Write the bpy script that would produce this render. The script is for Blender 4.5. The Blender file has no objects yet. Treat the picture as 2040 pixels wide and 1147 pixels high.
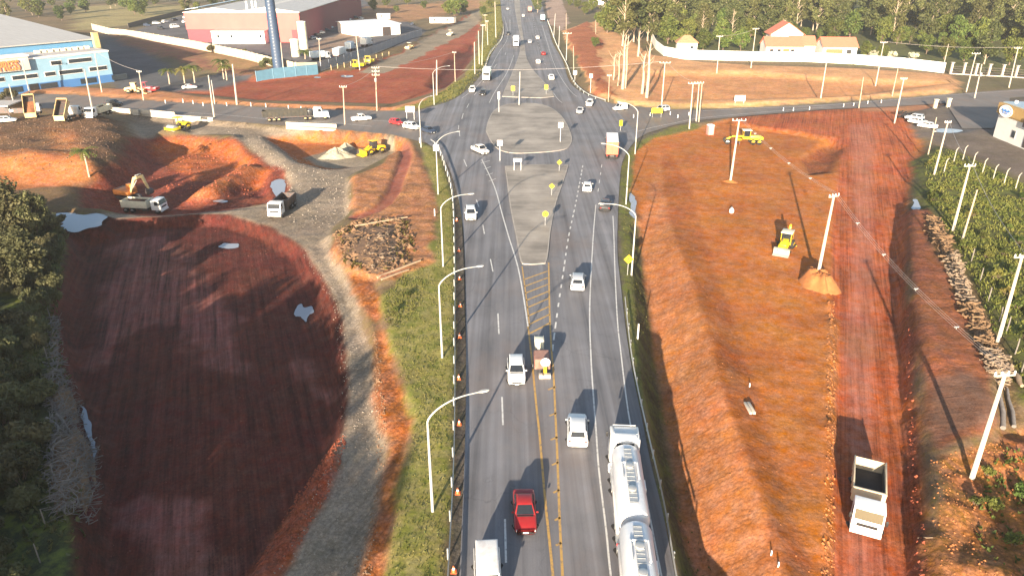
import bpy, bmesh, math, random
import numpy as np
from mathutils import Vector, Matrix
from mathutils.geometry import tessellate_polygon
R = math.radians
PI = math.pi
random.seed(11)
rng = np.random.default_rng(5)
scene = bpy.context.scene
COL = scene.collection

# ---------------------------------------------------------------- camera
CAM_H, PITCH, FPX, CX, CY = 41.0, R(25.0), 1457.0, 1020.0, 573.5
cam_d = bpy.data.cameras.new("camera")
cam_d.sensor_width = 36.0
cam_d.lens = 36.0 * FPX / 2040.0
cam_d.clip_start = 0.5
cam_d.clip_end = 6000
cam = bpy.data.objects.new("camera", cam_d)
cam.location = (0, 0, CAM_H)
cam.rotation_euler = (PI / 2 - PITCH, 0, 0)
COL.objects.link(cam)
scene.camera = cam
SP, CP = math.sin(PITCH), math.cos(PITCH)

def G(px, py, z=0.0):
    """survey point: where the line of sight through a photo point meets height z"""
    d = Vector((px - CX, FPX * CP + (CY - py) * SP, -FPX * SP + (CY - py) * CP))
    t = (z - CAM_H) / d.z
    return Vector((d.x * t, d.y * t, z))

# ---------------------------------------------------------------- light
SUN_EL, SUN_AZ = R(12.5), R(15.0)      # sun low behind the camera, 15 degrees to the left
to_sun = Vector((-math.sin(SUN_AZ) * math.cos(SUN_EL), -math.cos(SUN_AZ) * math.cos(SUN_EL), math.sin(SUN_EL)))
sun_d = bpy.data.lights.new("sun", 'SUN')
sun_d.energy = 5.0
sun_d.angle = R(0.5)
sun_d.color = (1.0, 0.84, 0.65)
sun = bpy.data.objects.new("sun", sun_d)
sun.rotation_euler = to_sun.to_track_quat('Z', 'Y').to_euler()
sun.location = (-40, -150, 80)
COL.objects.link(sun)
world = bpy.data.worlds.new("World")
scene.world = world
world.use_nodes = True
wn = world.node_tree.nodes
wl = world.node_tree.links
sky = wn.new("ShaderNodeTexSky")
sky.sky_type = 'NISHITA'
sky.sun_disc = False
sky.sun_elevation = SUN_EL
sky.sun_rotation = math.atan2(to_sun.x, to_sun.y)
sky.air_density = 1.0
sky.dust_density = 1.5
bg = wn["Background"]
bg.inputs[1].default_value = 0.078
wl.new(sky.outputs[0], bg.inputs[0])
scene.view_settings.view_transform = 'Standard'
scene.view_settings.look = 'None'
scene.view_settings.gamma = 1.0
scene.view_settings.exposure = 1.76

# ---------------------------------------------------------------- materials
def new_mat(name):
    m = bpy.data.materials.new(name)
    m.use_nodes = True
    return m, m.node_tree.nodes, m.node_tree.links, m.node_tree.nodes["Principled BSDF"]

_mats = {}
def mat(name, col, rough=0.6, metal=0.0, var=0.18, scale=3.0, bump=0.0, dirt=None, dirt_amt=0.0, stretch=None, emit=0.0, spec=None):
    if name in _mats:
        return _mats[name]
    m, n, l, p = new_mat(name)
    p.inputs["Roughness"].default_value = rough
    p.inputs["Metallic"].default_value = metal
    if spec is not None:
        p.inputs["Specular IOR Level"].default_value = spec
    tc = n.new("ShaderNodeTexCoord")
    src = tc.outputs["Object"]
    if stretch:
        mp = n.new("ShaderNodeMapping"); mp.inputs["Scale"].default_value = stretch
        l.new(src, mp.inputs[0]); src = mp.outputs[0]
    no = n.new("ShaderNodeTexNoise")
    no.inputs["Scale"].default_value = scale
    no.inputs["Detail"].default_value = 6
    l.new(src, no.inputs["Vector"])
    rp = n.new("ShaderNodeMapRange")
    rp.inputs[1].default_value = 0.25; rp.inputs[2].default_value = 0.75
    rp.inputs[3].default_value = 1.0 - var; rp.inputs[4].default_value = 1.0 + var
    l.new(no.outputs[0], rp.inputs[0])
    mul = n.new("ShaderNodeVectorMath"); mul.operation = 'SCALE'
    mul.inputs[0].default_value = col[:3]
    l.new(rp.outputs[0], mul.inputs["Scale"])
    out = mul.outputs[0]
    if dirt is not None:
        n2 = n.new("ShaderNodeTexNoise"); n2.inputs["Scale"].default_value = scale * 0.6
        n2.inputs["Detail"].default_value = 8; n2.inputs["Roughness"].default_value = 0.65
        l.new(src, n2.inputs["Vector"])
        r2 = n.new("ShaderNodeMapRange"); r2.inputs[1].default_value = 0.45; r2.inputs[2].default_value = 0.75
        r2.inputs[3].default_value = 0.0; r2.inputs[4].default_value = dirt_amt
        l.new(n2.outputs[0], r2.inputs[0])
        mx = n.new("ShaderNodeMix"); mx.data_type = 'RGBA'
        l.new(r2.outputs[0], mx.inputs["Factor"]); l.new(out, mx.inputs["A"])
        mx.inputs["B"].default_value = (*dirt[:3], 1)
        out = mx.outputs["Result"]
    l.new(out, p.inputs["Base Color"])
    if emit:
        p.inputs["Emission Strength"].default_value = emit
        p.inputs["Emission Color"].default_value = (*col[:3], 1)
    if bump:
        b = n.new("ShaderNodeBump"); b.inputs["Strength"].default_value = bump; b.inputs["Distance"].default_value = 0.05
        l.new(no.outputs[0], b.inputs["Height"]); l.new(b.outputs[0], p.inputs["Normal"])
    _mats[name] = m
    return m

SOIL = (.30, .10, .045)
def paint(name, col, dirt=0.25, rough=0.3):
    return mat(name, col, rough, 0.0, 0.05, 2.5, dirt=SOIL if dirt > .3 else (.2, .15, .11), dirt_amt=dirt)

M_GLASS = mat("car_glass", (.018, .022, .028), .07, 0, .1)
M_TYRE = mat("rubber", (.022, .020, .019), .8, 0, .25, 8)
M_RIM = mat("wheel_rim", (.38, .38, .38), .4, .6, .1)
M_BLACK = mat("black_plastic", (.02, .02, .021), .5, 0, .2)
M_STEEL = mat("dark_steel", (.07, .07, .072), .5, .4, .25, 4, dirt=SOIL, dirt_amt=.5)
M_CHROME = mat("polished_steel", (.74, .76, .79), .38, .25, .05, 1.2, dirt=(.5, .48, .44), dirt_amt=.25)
M_LAMP = mat("head_lamp", (.75, .76, .74), .12, 0, .05)
M_TAIL = mat("tail_lamp", (.35, .02, .02), .25, 0, .05)
M_WHITE = paint("white_paint", (.80, .80, .78), .12)
M_WHITED = paint("dusty_white_paint", (.76, .75, .72), .35)
M_SILVER = paint("silver_paint", (.45, .47, .50), .1, .28)
M_RED = paint("red_paint", (.30, .018, .02), .12)
M_BRED = paint("bright_red_paint", (.55, .03, .035), .1)
M_BLUEC = paint("dark_blue_paint", (.03, .045, .08), .15)
M_DARK = paint("dark_paint", (.03, .032, .036), .15)
M_YEL = mat("machine_yellow", (.72, .47, .02), .4, 0, .1, 2, dirt=SOIL, dirt_amt=.45)
M_YELB = mat("bright_yellow", (.80, .62, .02), .4, 0, .08, 2, dirt=SOIL, dirt_amt=.25)
M_ORG = mat("machine_orange", (.70, .24, .05), .45, 0, .12, 2, dirt=SOIL, dirt_amt=.5)
M_TAN = mat("machine_tan", (.60, .45, .22), .5, 0, .12, 2, dirt=SOIL, dirt_amt=.4)
M_CREAM = mat("cream_paint", (.72, .66, .50), .5, 0, .1, 2)
M_CONC = mat("concrete", (.47, .43, .37), .85, 0, .2, 1.5, .2, dirt=(.25, .2, .15), dirt_amt=.5)
M_CONCL = mat("pale_concrete", (.44, .40, .335), .85, 0, .15, 1.5, .2, dirt=(.4, .25, .15), dirt_amt=.3)
M_GALV = mat("galvanised_steel", (.50, .51, .50), .45, .5, .12, 3)
M_LAMPP = mat("lamp_post_paint", (.48, .48, .45), .45, .2, .1, 3)
M_WOODP = mat("weathered_pole_wood", (.40, .32, .24), .85, 0, .25, 2, .3)
M_SIGNW = mat("sign_white", (.82, .82, .80), .4, 0, .04)
M_SIGNY = mat("sign_yellow", (.85, .62, .02), .4, 0, .05)
M_SIGNR = mat("sign_red", (.6, .03, .03), .4, 0, .05)
M_CONE = mat("cone_orange", (.75, .15, .04), .5, 0, .1)

# ---------------------------------------------------------------- mesh builder
class MB:
    def __init__(s, M=None):
        s.v, s.f, s.m = [], [], []
        s.M = M or Matrix()
    def add(s, vs, fs, mi=0):
        n = len(s.v)
        s.v += [tuple(s.M @ Vector(v)) for v in vs]
        s.f += [[i + n for i in f] for f in fs]
        s.m += [mi] * len(fs)
        return s
    def box(s, c, d, mi=0, rz=0.0, rx=0.0, ry=0.0, top=(1, 1)):
        x, y, z = d[0] / 2, d[1] / 2, d[2] / 2
        tx, ty = top
        vs = [(-x, -y, -z), (x, -y, -z), (x, y, -z), (-x, y, -z), (-x * tx, -y * ty, z), (x * tx, -y * ty, z), (x * tx, y * ty, z), (-x * tx, y * ty, z)]
        T = Matrix.Translation(c)
        if rz: T = T @ Matrix.Rotation(rz, 4, 'Z')
        if rx: T = T @ Matrix.Rotation(rx, 4, 'X')
        if ry: T = T @ Matrix.Rotation(ry, 4, 'Y')
        return s.add([T @ Vector(v) for v in vs], [(0, 3, 2, 1), (4, 5, 6, 7), (0, 1, 5, 4), (1, 2, 6, 5), (2, 3, 7, 6), (3, 0, 4, 7)], mi)
    def bar(s, p0, p1, w, h=None, mi=0):
        """square-section bar between two points"""
        p0, p1 = Vector(p0), Vector(p1)
        h = h or w
        d = p1 - p0
        L = d.length
        q = d.to_track_quat('Z', 'Y').to_matrix().to_4x4()
        T = Matrix.Translation((p0 + p1) / 2) @ q
        x, y, z = w / 2, h / 2, L / 2
        vs = [(-x, -y, -z), (x, -y, -z), (x, y, -z), (-x, y, -z), (-x, -y, z), (x, -y, z), (x, y, z), (-x, y, z)]
        return s.add([T @ Vector(v) for v in vs], [(0, 3, 2, 1), (4, 5, 6, 7), (0, 1, 5, 4), (1, 2, 6, 5), (2, 3, 7, 6), (3, 0, 4, 7)], mi)
    def tube(s, pts, r, n=8, mi=0, caps=True):
        pts = [Vector(p) for p in pts]
        k = len(pts)
        rs = r if isinstance(r, (list, tuple)) else [r] * k
        vs, fs = [], []
        ref = None
        for i, p in enumerate(pts):
            t = (pts[min(i + 1, k - 1)] - pts[max(i - 1, 0)])
            if t.length < 1e-9: t = Vector((0, 0, 1))
            t.normalize()
            if ref is None:
                ref = Vector((1, 0, 0)) if abs(t.x) < .8 else Vector((0, 1, 0))
            a = (ref - t * ref.dot(t)).normalized()
            ref = a
            b = t.cross(a)
            for j in range(n):
                an = 2 * PI * j / n
                vs.append(p + (a * math.cos(an) + b * math.sin(an)) * rs[i])
        for i in range(k - 1):
            for j in range(n):
                j2 = (j + 1) % n
                fs.append((i * n + j, i * n + j2, (i + 1) * n + j2, (i + 1) * n + j))
        if caps:
            fs.append(tuple(range(n - 1, -1, -1)))
            fs.append(tuple((k - 1) * n + j for j in range(n)))
        return s.add(vs, fs, mi)
    def cyl(s, p0, p1, r0, r1=None, n=12, mi=0):
        return s.tube([p0, p1], [r0, r0 if r1 is None else r1], n, mi)
    def prism(s, outline, axis, a, b, mi=0):
        """extrude a 2D outline along an axis; for 'x' outline is (y,z), 'y' (x,z), 'z' (x,y)"""
        def P(u, v, w):
            return (w, u, v) if axis == 'x' else (u, w, v) if axis == 'y' else (u, v, w)
        n = len(outline)
        vs = [P(u, v, a) for u, v in outline] + [P(u, v, b) for u, v in outline]
        tri = tessellate_polygon([[Vector((u, v, 0)) for u, v in outline]])
        fs = [tuple(t) for t in tri] + [tuple(i + n for i in reversed(t)) for t in tri]
        fs += [(i, (i + 1) % n, (i + 1) % n + n, i + n) for i in range(n)]
        return s.add(vs, fs, mi)
    def loft(s, rings, mi=0, caps=True):
        n = len(rings[0])
        vs = [v for r in rings for v in r]
        fs = []
        for i in range(len(rings) - 1):
            for j in range(n):
                j2 = (j + 1) % n
                fs.append((i * n + j, i * n + j2, (i + 1) * n + j2, (i + 1) * n + j))
        if caps:
            fs.append(tuple(range(n - 1, -1, -1)))
            fs.append(tuple((len(rings) - 1) * n + j for j in range(n)))
        return s.add(vs, fs, mi)
    def quad(s, a, b, c, d, mi=0):
        return s.add([a, b, c, d], [(0, 1, 2, 3)], mi)
    def panel(s, a, b, c, d, off, mi=0, m=(0, 0, 0, 0), th=.02):
        """a thin pane lying on the quad a b c d (a-b bottom, c-d top), inset by m = left,right,bottom,top fractions, standing 'off' proud"""
        a, b, c, d = map(Vector, (a, b, c, d))
        def bl(u, v):
            return (a * (1 - u) + b * u) * (1 - v) + (d * (1 - u) + c * u) * v
        l_, r_, bo, to = m
        q = [bl(l_, bo), bl(1 - r_, bo), bl(1 - r_, 1 - to), bl(l_, 1 - to)]
        nn = (q[1] - q[0]).cross(q[3] - q[0]).normalized()
        o = [p + nn * off for p in q] + [p + nn * (off - th) for p in q]
        return s.add(o, [(0, 1, 2, 3), (7, 6, 5, 4), (0, 4, 5, 1), (1, 5, 6, 2), (2, 6, 7, 3), (3, 7, 4, 0)], mi)
    def build(s, name, mats, parent=None, smooth=False, bevel=0.0, fix=True, loc=None):
        me = bpy.data.meshes.new(name)
        me.from_pydata(s.v, [], s.f)
        if not isinstance(mats, (list, tuple)): mats = [mats]
        for m in mats: me.materials.append(m)
        if len(mats) > 1:
            me.polygons.foreach_set("material_index", s.m)
        if fix:
            bm = bmesh.new(); bm.from_mesh(me)
            bmesh.ops.recalc_face_normals(bm, faces=bm.faces)
            if bevel:
                es = [e for e in bm.edges if len(e.link_faces) == 2 and e.calc_face_angle(0) > R(25)]
                bmesh.ops.bevel(bm, geom=es, offset=bevel, segments=2, profile=.5, affect='EDGES', clamp_overlap=True)
            bm.to_mesh(me); bm.free()
        if smooth or bevel:
            me.shade_smooth()
            me.set_sharp_from_angle(angle=R(42))
        o = bpy.data.objects.new(name, me)
        COL.objects.link(o)
        if parent is not None: o.parent = parent
        if loc is not None: o.location = loc
        return o

def thing(name, label, cat, loc=(0, 0, 0), rz=0.0, group=None):
    o = bpy.data.objects.new(name, None)
    o.empty_display_size = .3
    COL.objects.link(o)
    o.location = loc
    o.rotation_euler = (0, 0, rz)
    return tag(o, label, cat, group)

def tag(o, label=None, cat=None, group=None, kind=None):
    if label: o["label"] = label
    if cat: o["category"] = cat
    if group: o["group"] = group
    if kind: o["kind"] = kind
    return o

def copy_tree(o, parent=None):
    c = o.copy()
    COL.objects.link(c)
    c.parent = parent
    for ch in list(o.children):
        copy_tree(ch, c)
    return c
# ---------------------------------------------------------------- terrain
def axis_points(lo, hi, step, growth, far_lo, far_hi):
    pts = list(np.arange(lo, hi + 1e-6, step))
    s = step
    while pts[-1] < far_hi:
        s *= growth; pts.append(pts[-1] + s)
    s = step; left = []
    x = lo
    while x > far_lo:
        s *= growth; x -= s; left.append(x)
    return np.array(left[::-1] + pts)

XS = axis_points(-46, 50, 0.42, 1.024, -1500, 1500)
YS = axis_points(38, 125, 0.42, 1.0145, -260, 2600)
GX, GY = np.meshgrid(XS, YS)

def vnoise(x, y, seed=0, octaves=4, scale=1.0, gain=.5):
    """value noise on numpy arrays, about -1..1"""
    out = np.zeros_like(x, dtype=np.float64)
    amp, tot = 1.0, 0.0
    r = np.random.default_rng(seed + 100)
    tab = r.random((256, 256)) * 2 - 1
    for o in range(octaves):
        u, v = x / scale + o * 17.3, y / scale + o * 31.7
        iu, iv = np.floor(u).astype(int), np.floor(v).astype(int)
        fu, fv = u - iu, v - iv
        fu = fu * fu * (3 - 2 * fu); fv = fv * fv * (3 - 2 * fv)
        a = tab[iu & 255, iv & 255]; b = tab[(iu + 1) & 255, iv & 255]
        c = tab[iu & 255, (iv + 1) & 255]; d = tab[(iu + 1) & 255, (iv + 1) & 255]
        out += amp * ((a * (1 - fu) + b * fu) * (1 - fv) + (c * (1 - fu) + d * fu) * fv)
        tot += amp; amp *= gain; scale *= .5
    return out / tot

def sdist(poly, X, Y):
    """signed distance to a polygon, positive inside"""
    P = np.array([(p[0], p[1]) for p in poly])
    d2 = np.full(X.shape, 1e12)
    inside = np.zeros(X.shape, bool)
    n = len(P)
    for i in range(n):
        ax, ay = P[i]; bx, by = P[(i + 1) % n]
        ex, ey = bx - ax, by - ay
        L = ex * ex + ey * ey + 1e-12
        t = np.clip(((X - ax) * ex + (Y - ay) * ey) / L, 0, 1)
        dx, dy = X - ax - t * ex, Y - ay - t * ey
        d2 = np.minimum(d2, dx * dx + dy * dy)
        c = ((ay > Y) != (by > Y)) & (X < ex * (Y - ay) / (ey if abs(ey) > 1e-12 else 1e-12) + ax)
        inside ^= c
    d = np.sqrt(d2)
    return np.where(inside, d, -d)

def wpoly(px, z=0.0):
    """photo outline -> ground outline; points below the picture are carried on"""
    return [G(x, y, z) for x, y in px]

NOISE_E = vnoise(GX, GY, 3, 4, 6.0)
def sm(t): 
    t = np.clip(t, 0, 1); return t * t * (3 - 2 * t)

Hgt = np.zeros(GX.shape)
Cr = np.zeros(GX.shape + (3,)); Cr[:] = (.17, .12, .065)
Sr = np.zeros(GX.shape)
Mr = np.zeros(GX.shape + (3,)); Mr[:] = (.35, 0, .3)      # clods, streaks along the road, growth
_far = vnoise(GX, GY, 9, 4, 60.0)
Cr += (np.clip(_far, -.6, .6)[..., None]) * np.array((.07, .02, .01))

def zone(px, z=None, w=2.0, col=None, mix=None, zr=None, cw=1.2, ze=1.2, poly=None, st=None, grow=0.0):
    """paint a stretch of ground: height (z, blended over w metres), soil and surface kind"""
    global Hgt, Cr, Mr, Sr
    P = poly or wpoly(px, zr if zr is not None else (z if isinstance(z, (int, float)) else 0.0))
    xs = [p[0] for p in P]; ys = [p[1] for p in P]
    m = w + 6
    ix0, ix1 = np.searchsorted(XS, [min(xs) - m, max(xs) + m])
    iy0, iy1 = np.searchsorted(YS, [min(ys) - m, max(ys) + m])
    sl = (slice(max(iy0 - 1, 0), iy1 + 1), slice(max(ix0 - 1, 0), ix1 + 1))
    d = sdist(P, GX[sl], GY[sl])
    if z is not None:
        k = sm(d / w + .5)
        zz = z(GX[sl], GY[sl]) if callable(z) else z
        Hgt[sl] = Hgt[sl] * (1 - k) + zz * k
    if col is not None or mix is not None:
        k = sm((d + grow + NOISE_E[sl] * ze) / cw + .5)[..., None]
        if col is not None: Cr[sl] = Cr[sl] * (1 - k) + np.array(col) * k
        if st is not None: Sr[sl] = Sr[sl] * (1 - k[..., 0]) + st * k[..., 0]
        if mix is not None: Mr[sl] = Mr[sl] * (1 - k) + np.array(mix) * k
    return P, sl, d

def ribbon_poly(pts, w):
    pts = [Vector((p[0], p[1])) for p in pts]
    L, Rr = [], []
    for i, p in enumerate(pts):
        t = (pts[min(i + 1, len(pts) - 1)] - pts[max(i - 1, 0)]).normalized()
        nrm = Vector((-t.y, t.x)) * w / 2
        L.append(p + nrm); Rr.append(p - nrm)
    return L + Rr[::-1]

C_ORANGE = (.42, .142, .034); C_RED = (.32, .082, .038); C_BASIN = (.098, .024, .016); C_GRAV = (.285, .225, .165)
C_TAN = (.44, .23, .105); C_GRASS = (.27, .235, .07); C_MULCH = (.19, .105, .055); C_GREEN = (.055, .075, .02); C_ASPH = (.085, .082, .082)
# --- left half
zone([(-600, 1400), (-300, 440), (60, 380), (150, 470), (130, 650), (160, 830), (210, 1147), (215, 1400)], 0.3, 3, (.045, .055, .022), (.5, 0, 1))
zone([(480, 1400), (745, 1400), (742, 1147), (765, 980), (785, 900), (760, 840), (750, 700), (710, 600), (690, 540), (650, 480), (700, 430), (700, 355), (770, 320), (790, 300), (640, 255), (540, 262), (400, 222), (260, 238), (270, 290), (330, 262), (470, 275), (560, 350), (590, 405), (420, 410), (230, 425), (140, 455), (180, 520), (600, 520)], -1.3, 3, C_GRAV, (.55, .25, 0), ze=2.0)
zone([(700, 440), (700, 350), (760, 325), (800, 265), (830, 295), (870, 390), (880, 470), (880, 530), (790, 560), (740, 560), (690, 540), (655, 490), (690, 450)], .3, 2.5, (.42, .185, .085), (.75, 0, .12), ze=1.5)
zone([(690, 545), (742, 650), (748, 790), (772, 860), (765, 985), (700, 1180), (640, 1400), (760, 1400), (770, 1147), (795, 980), (826, 830), (802, 770), (765, 650), (750, 560)], -.5, 1.5, (.42, .14, .045), (.9, .3, 0), ze=1.2)
zone([(640, 1400), (765, 1147), (793, 980), (828, 830), (804, 770), (764, 640), (760, 590), (800, 545), (860, 520), (878, 440), (868, 380), (845, 310), (838, 285), (862, 290), (890, 345), (904, 420), (908, 500), (907, 800), (895, 1147), (880, 1400)], .1, 1.5, C_GRASS, (.3, 0, 1), ze=1.6)
zone([(905, 1400), (893, 1147), (905, 800), (905, 500), (900, 392), (875, 300), (900, 320), (920, 450), (928, 560), (930, 800), (920, 1147), (915, 1400)], -.15, .8, (.05, .042, .036), (.6, .2, .1), ze=.1, cw=.5)
zone(None, -.15, .6, (.31, .105, .066), (.3, 0, 0), cw=.6, ze=.3, poly=ribbon_poly([G(*p) for p in [(700, 436), (740, 424), (768, 406), (786, 380), (798, 345), (810, 312), (806, 290), (785, 272), (745, 258), (690, 254)]], 2.6))
# basin of dark wet earth
def basin_z(X, Y): return -3.0 + .12 * vnoise(X, Y, 21, 4, 5.0)
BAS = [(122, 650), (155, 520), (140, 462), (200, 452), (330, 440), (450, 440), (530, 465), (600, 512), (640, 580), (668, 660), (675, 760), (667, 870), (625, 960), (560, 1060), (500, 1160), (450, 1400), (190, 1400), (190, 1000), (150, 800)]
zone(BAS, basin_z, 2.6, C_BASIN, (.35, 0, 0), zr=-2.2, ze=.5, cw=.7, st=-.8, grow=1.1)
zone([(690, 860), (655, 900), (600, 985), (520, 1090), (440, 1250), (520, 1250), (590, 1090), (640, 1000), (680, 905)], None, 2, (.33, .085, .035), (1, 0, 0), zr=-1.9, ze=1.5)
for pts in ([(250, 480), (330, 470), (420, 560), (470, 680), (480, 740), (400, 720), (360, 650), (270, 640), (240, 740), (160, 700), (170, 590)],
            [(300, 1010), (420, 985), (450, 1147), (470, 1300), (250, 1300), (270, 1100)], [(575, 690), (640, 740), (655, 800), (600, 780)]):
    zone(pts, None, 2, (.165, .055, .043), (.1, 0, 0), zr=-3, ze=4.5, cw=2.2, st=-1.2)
# pit A (wet red), heap and cut face
def pit_z(X, Y): return -4.0 + .9 * vnoise(X, Y, 33, 4, 9.0)
zone([(0, 420), (0, 320), (60, 240), (170, 232), (235, 240), (270, 290), (250, 330), (190, 380), (120, 440)], -.4, 5, (.2, .12, .06), (.6, 0, .1))
zone([(255, 300), (300, 274), (380, 268), (470, 285), (540, 330), (562, 362), (545, 395), (420, 408), (330, 414), (240, 415), (180, 410), (175, 372), (245, 335)], pit_z, 9, (.24, .06, .034), (.95, 0, 0), zr=-1, grow=1.5)
zone([(300, 274), (380, 266), (475, 284), (540, 328), (500, 350), (380, 330), (350, 318), (305, 300)], None, 3, (.42, .115, .036), (.9, 0, 0), zr=-1)
zone([(375, 382), (490, 318), (520, 330), (430, 382)], -1.6, 4, (.45, .14, .05), (1, 0, 0), zr=-1.6)
zone([(-150, 262), (0, 246), (60, 240), (180, 230), (245, 246), (262, 275), (240, 310), (190, 340), (80, 345), (-150, 345)], lambda X, Y: 2.6 + .9 * vnoise(X, Y, 41, 4, 7.0), 13, C_MULCH, (1, 0, 0), zr=.5, ze=2.5)
zone([(95, 262), (150, 262), (170, 300), (110, 300)], None, 4, (.36, .15, .06), None, zr=2)
zone([(-100, 335), (0, 326), (180, 335), (195, 362), (120, 380), (-100, 390)], None, 4, (.46, .17, .06), (.7, 0, 0), zr=-1, ze=2)
# pit B with its cut faces
zone([(532, 264), (600, 257), (700, 257), (800, 272), (800, 298), (742, 318), (660, 326), (600, 312)], -3.6, 5, (.42, .14, .045), (.6, 0, 0), zr=-.6, ze=1)
zone([(610, 306), (640, 290), (700, 286), (790, 285), (785, 306), (742, 322), (660, 328)], None, 3, (.27, .22, .16), (.5, 0, 0), zr=-2.5, ze=2)
# cross road banks, red field, lots
zone([(-200, 178), (130, 186), (330, 200), (430, 205), (640, 215), (780, 219), (880, 205), (945, 165), (930, 150), (860, 190), (780, 212), (520, 203), (390, 190), (320, 178), (130, 172), (-200, 165)], .5, 3, (.50, .22, .10), (.4, 0, .1), ze=2)
zone([(310, 186), (480, 163), (520, 160), (640, 150), (730, 134), (830, 88), (935, 30), (958, 50), (945, 105), (905, 155), (855, 190), (780, 210), (520, 203), (390, 190)], -.8, 4, C_RED, (.45, 0, 0), ze=2.5)
zone([(715, 140), (800, 100), (880, 58), (945, 25), (985, 5), (960, 40), (900, 78), (820, 118), (765, 142)], None, 4, (.27, .22, .155), (.35, 0, 0), ze=3)
zone([(855, 180), (900, 120), (940, 95), (948, 110), (915, 160), (880, 190)], -2.5, 5, (.16, .04, .028), (1, 0, .1), ze=3)
zone([(780, 221), (880, 207), (914, 192), (945, 167), (972, 120), (990, 91), (1004, 55), (997, 0), (950, 0), (965, 60), (955, 105), (930, 150), (890, 175), (840, 205)], .3, 4, (.27, .235, .055), (.2, 0, 1), ze=2)
zone([(195, 60), (330, 125), (365, 160), (485, 140), (520, 140), (560, 135), (430, 178), (330, 182), (230, 178), (205, 110)], 0, 2, (.10, .10, .105), (.2, 0, 0))
zone([(222, 62), (255, 72), (380, 93), (500, 118), (600, 142), (520, 150), (430, 140), (330, 112), (240, 84)], 1.0, 8, (.24, .10, .06), (.3, 0, .4), ze=2)
zone([(385, 92), (500, 117), (600, 142), (520, 146), (430, 138)], None, 4, (.38, .21, .09), None, ze=2)
zone([(150, 62), (140, 15), (260, 8), (390, 12), (370, 35), (262, 50), (200, 58)], None, 12, (.33, .26, .12), (.2, 0, .6), ze=8, cw=6)
zone([(262, 62), (380, 22), (700, -15), (760, 20), (850, 60), (830, 80), (640, 132), (510, 108), (390, 84)], .8, 6, (.12, .115, .12), (.2, 0, 0), ze=1)
zone([(610, 100), (700, 60), (735, 50), (740, 75), (640, 120)], None, 6, (.30, .21, .15), (.2, 0, 0), ze=4)
zone([(690, 40), (740, 12), (860, 8), (960, -8), (970, 15), (890, 30), (800, 45), (740, 50)], None, 12, (.38, .19, .09), (.4, 0, .3), ze=14, cw=8)
# --- right half
zone([(1228, 330), (1250, 300), (1300, 262), (1390, 245), (1400, 262), (1300, 285), (1268, 310), (1262, 420), (1285, 560), (1305, 680), (1340, 850), (1410, 1150), (1450, 1400), (1390, 1400), (1350, 1147), (1283, 850), (1255, 720), (1240, 600), (1230, 450)], -.35, 2.2, (.15, .145, .045), (.5, 0, 1), ze=.8)
def site_z(X, Y):
    s = np.clip((140 - Y) / 60, 0, 1)
    return -.5 - .6 * s + .05 * vnoise(X, Y, 51, 3, 6.0)
zone([(1262, 305), (1300, 280), (1380, 262), (1450, 240), (1520, 234), (1700, 224), (1795, 220), (1838, 290), (1845, 320), (1812, 372), (1800, 440), (1792, 560), (1805, 700), (1832, 850), (1850, 1000), (1870, 1400), (1480, 1400), (1400, 1010), (1345, 800), (1300, 620), (1272, 450), (1258, 390)], site_z, 3, C_ORANGE, (.3, .06, 0), zr=-.9, ze=.8, st=.18)
CREST = [(1316, 311), (1335, 446), (1399, 620), (1438, 778), (1501, 952), (1560, 1130), (1660, 1400)]
TOE = [(1340, 311), (1367, 359), (1430, 540), (1470, 651), (1517, 794), (1560, 930), (1600, 1060), (1700, 1400)]
DITCH = [(1272, 450), (1300, 605), (1328, 790), (1350, 912), (1396, 1080), (1480, 1400)]
def line_fn(px, z):
    w = sorted([(G(x, y, z).y, G(x, y, z).x) for x, y in px])
    return [a for a, b in w], [b for a, b in w]
_c, _t, _d = line_fn(CREST, -.2), line_fn(TOE, -1), line_fn(DITCH, -2)
def embank_z(X, Y):
    """cross-section of the bank right of the highway: ditch, lit slope, crest, gentle fall to the graded floor"""
    xc, xt, xd = np.interp(Y, *_c), np.interp(Y, *_t), np.interp(Y, *_d)
    k = np.clip((128 - Y) / 40, 0, 1)
    zd = np.interp(Y, [38, 75, 100, 125], [-4.3, -3.8, -2.4, -.5])
    zc = -.35 * k - .4 * (1 - k); zf = -.5 - .6 * np.clip((140 - Y) / 60, 0, 1)
    xh = xd - np.interp(Y, [38, 80, 125], [3.2, 2.6, 1.2])
    z = np.where(X < xd, zd + (-.15 - zd) * np.clip((xd - X - .6) / np.maximum(xd - xh, .5), 0, 1), zd + (zc - zd) * np.clip((X - xd - .4) / np.maximum(xc - xd - .4, .5), 0, 1))
    return np.where(X > xc, zc + (zf - zc) * sm(np.clip((X - xc) / np.maximum(xt - xc, .5), 0, 1)), z)
BANKP = [(1252, 450), (1262, 560), (1275, 700), (1294, 850), (1330, 1010), (1365, 1147), (1420, 1400)]
EMB = BANKP + TOE[::-1] 
zone(EMB, embank_z, 1.0, None, None, zr=-.3)
zone(BANKP + DITCH[::-1], None, 1, (.085, .075, .035), (.8, 0, .6), zr=-.8, ze=.8, st=0)  # shadow on the roadside slope put into a darker grass colour
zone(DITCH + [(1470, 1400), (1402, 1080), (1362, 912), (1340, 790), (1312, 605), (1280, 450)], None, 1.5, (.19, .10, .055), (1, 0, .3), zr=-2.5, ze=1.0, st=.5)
zone(DITCH + CREST[::-1], None, 1, (.46, .175, .066), (.5, .1, 0), zr=-1, ze=.6, st=.3)  # side facing the sun painted lighter than the site soil
zone(CREST + TOE[::-1], None, 1, (.36, .115, .030), (.4, .1, 0), zr=-.5, ze=.6, st=.25)  # side turned from the sun painted darker than the site soil
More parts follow.
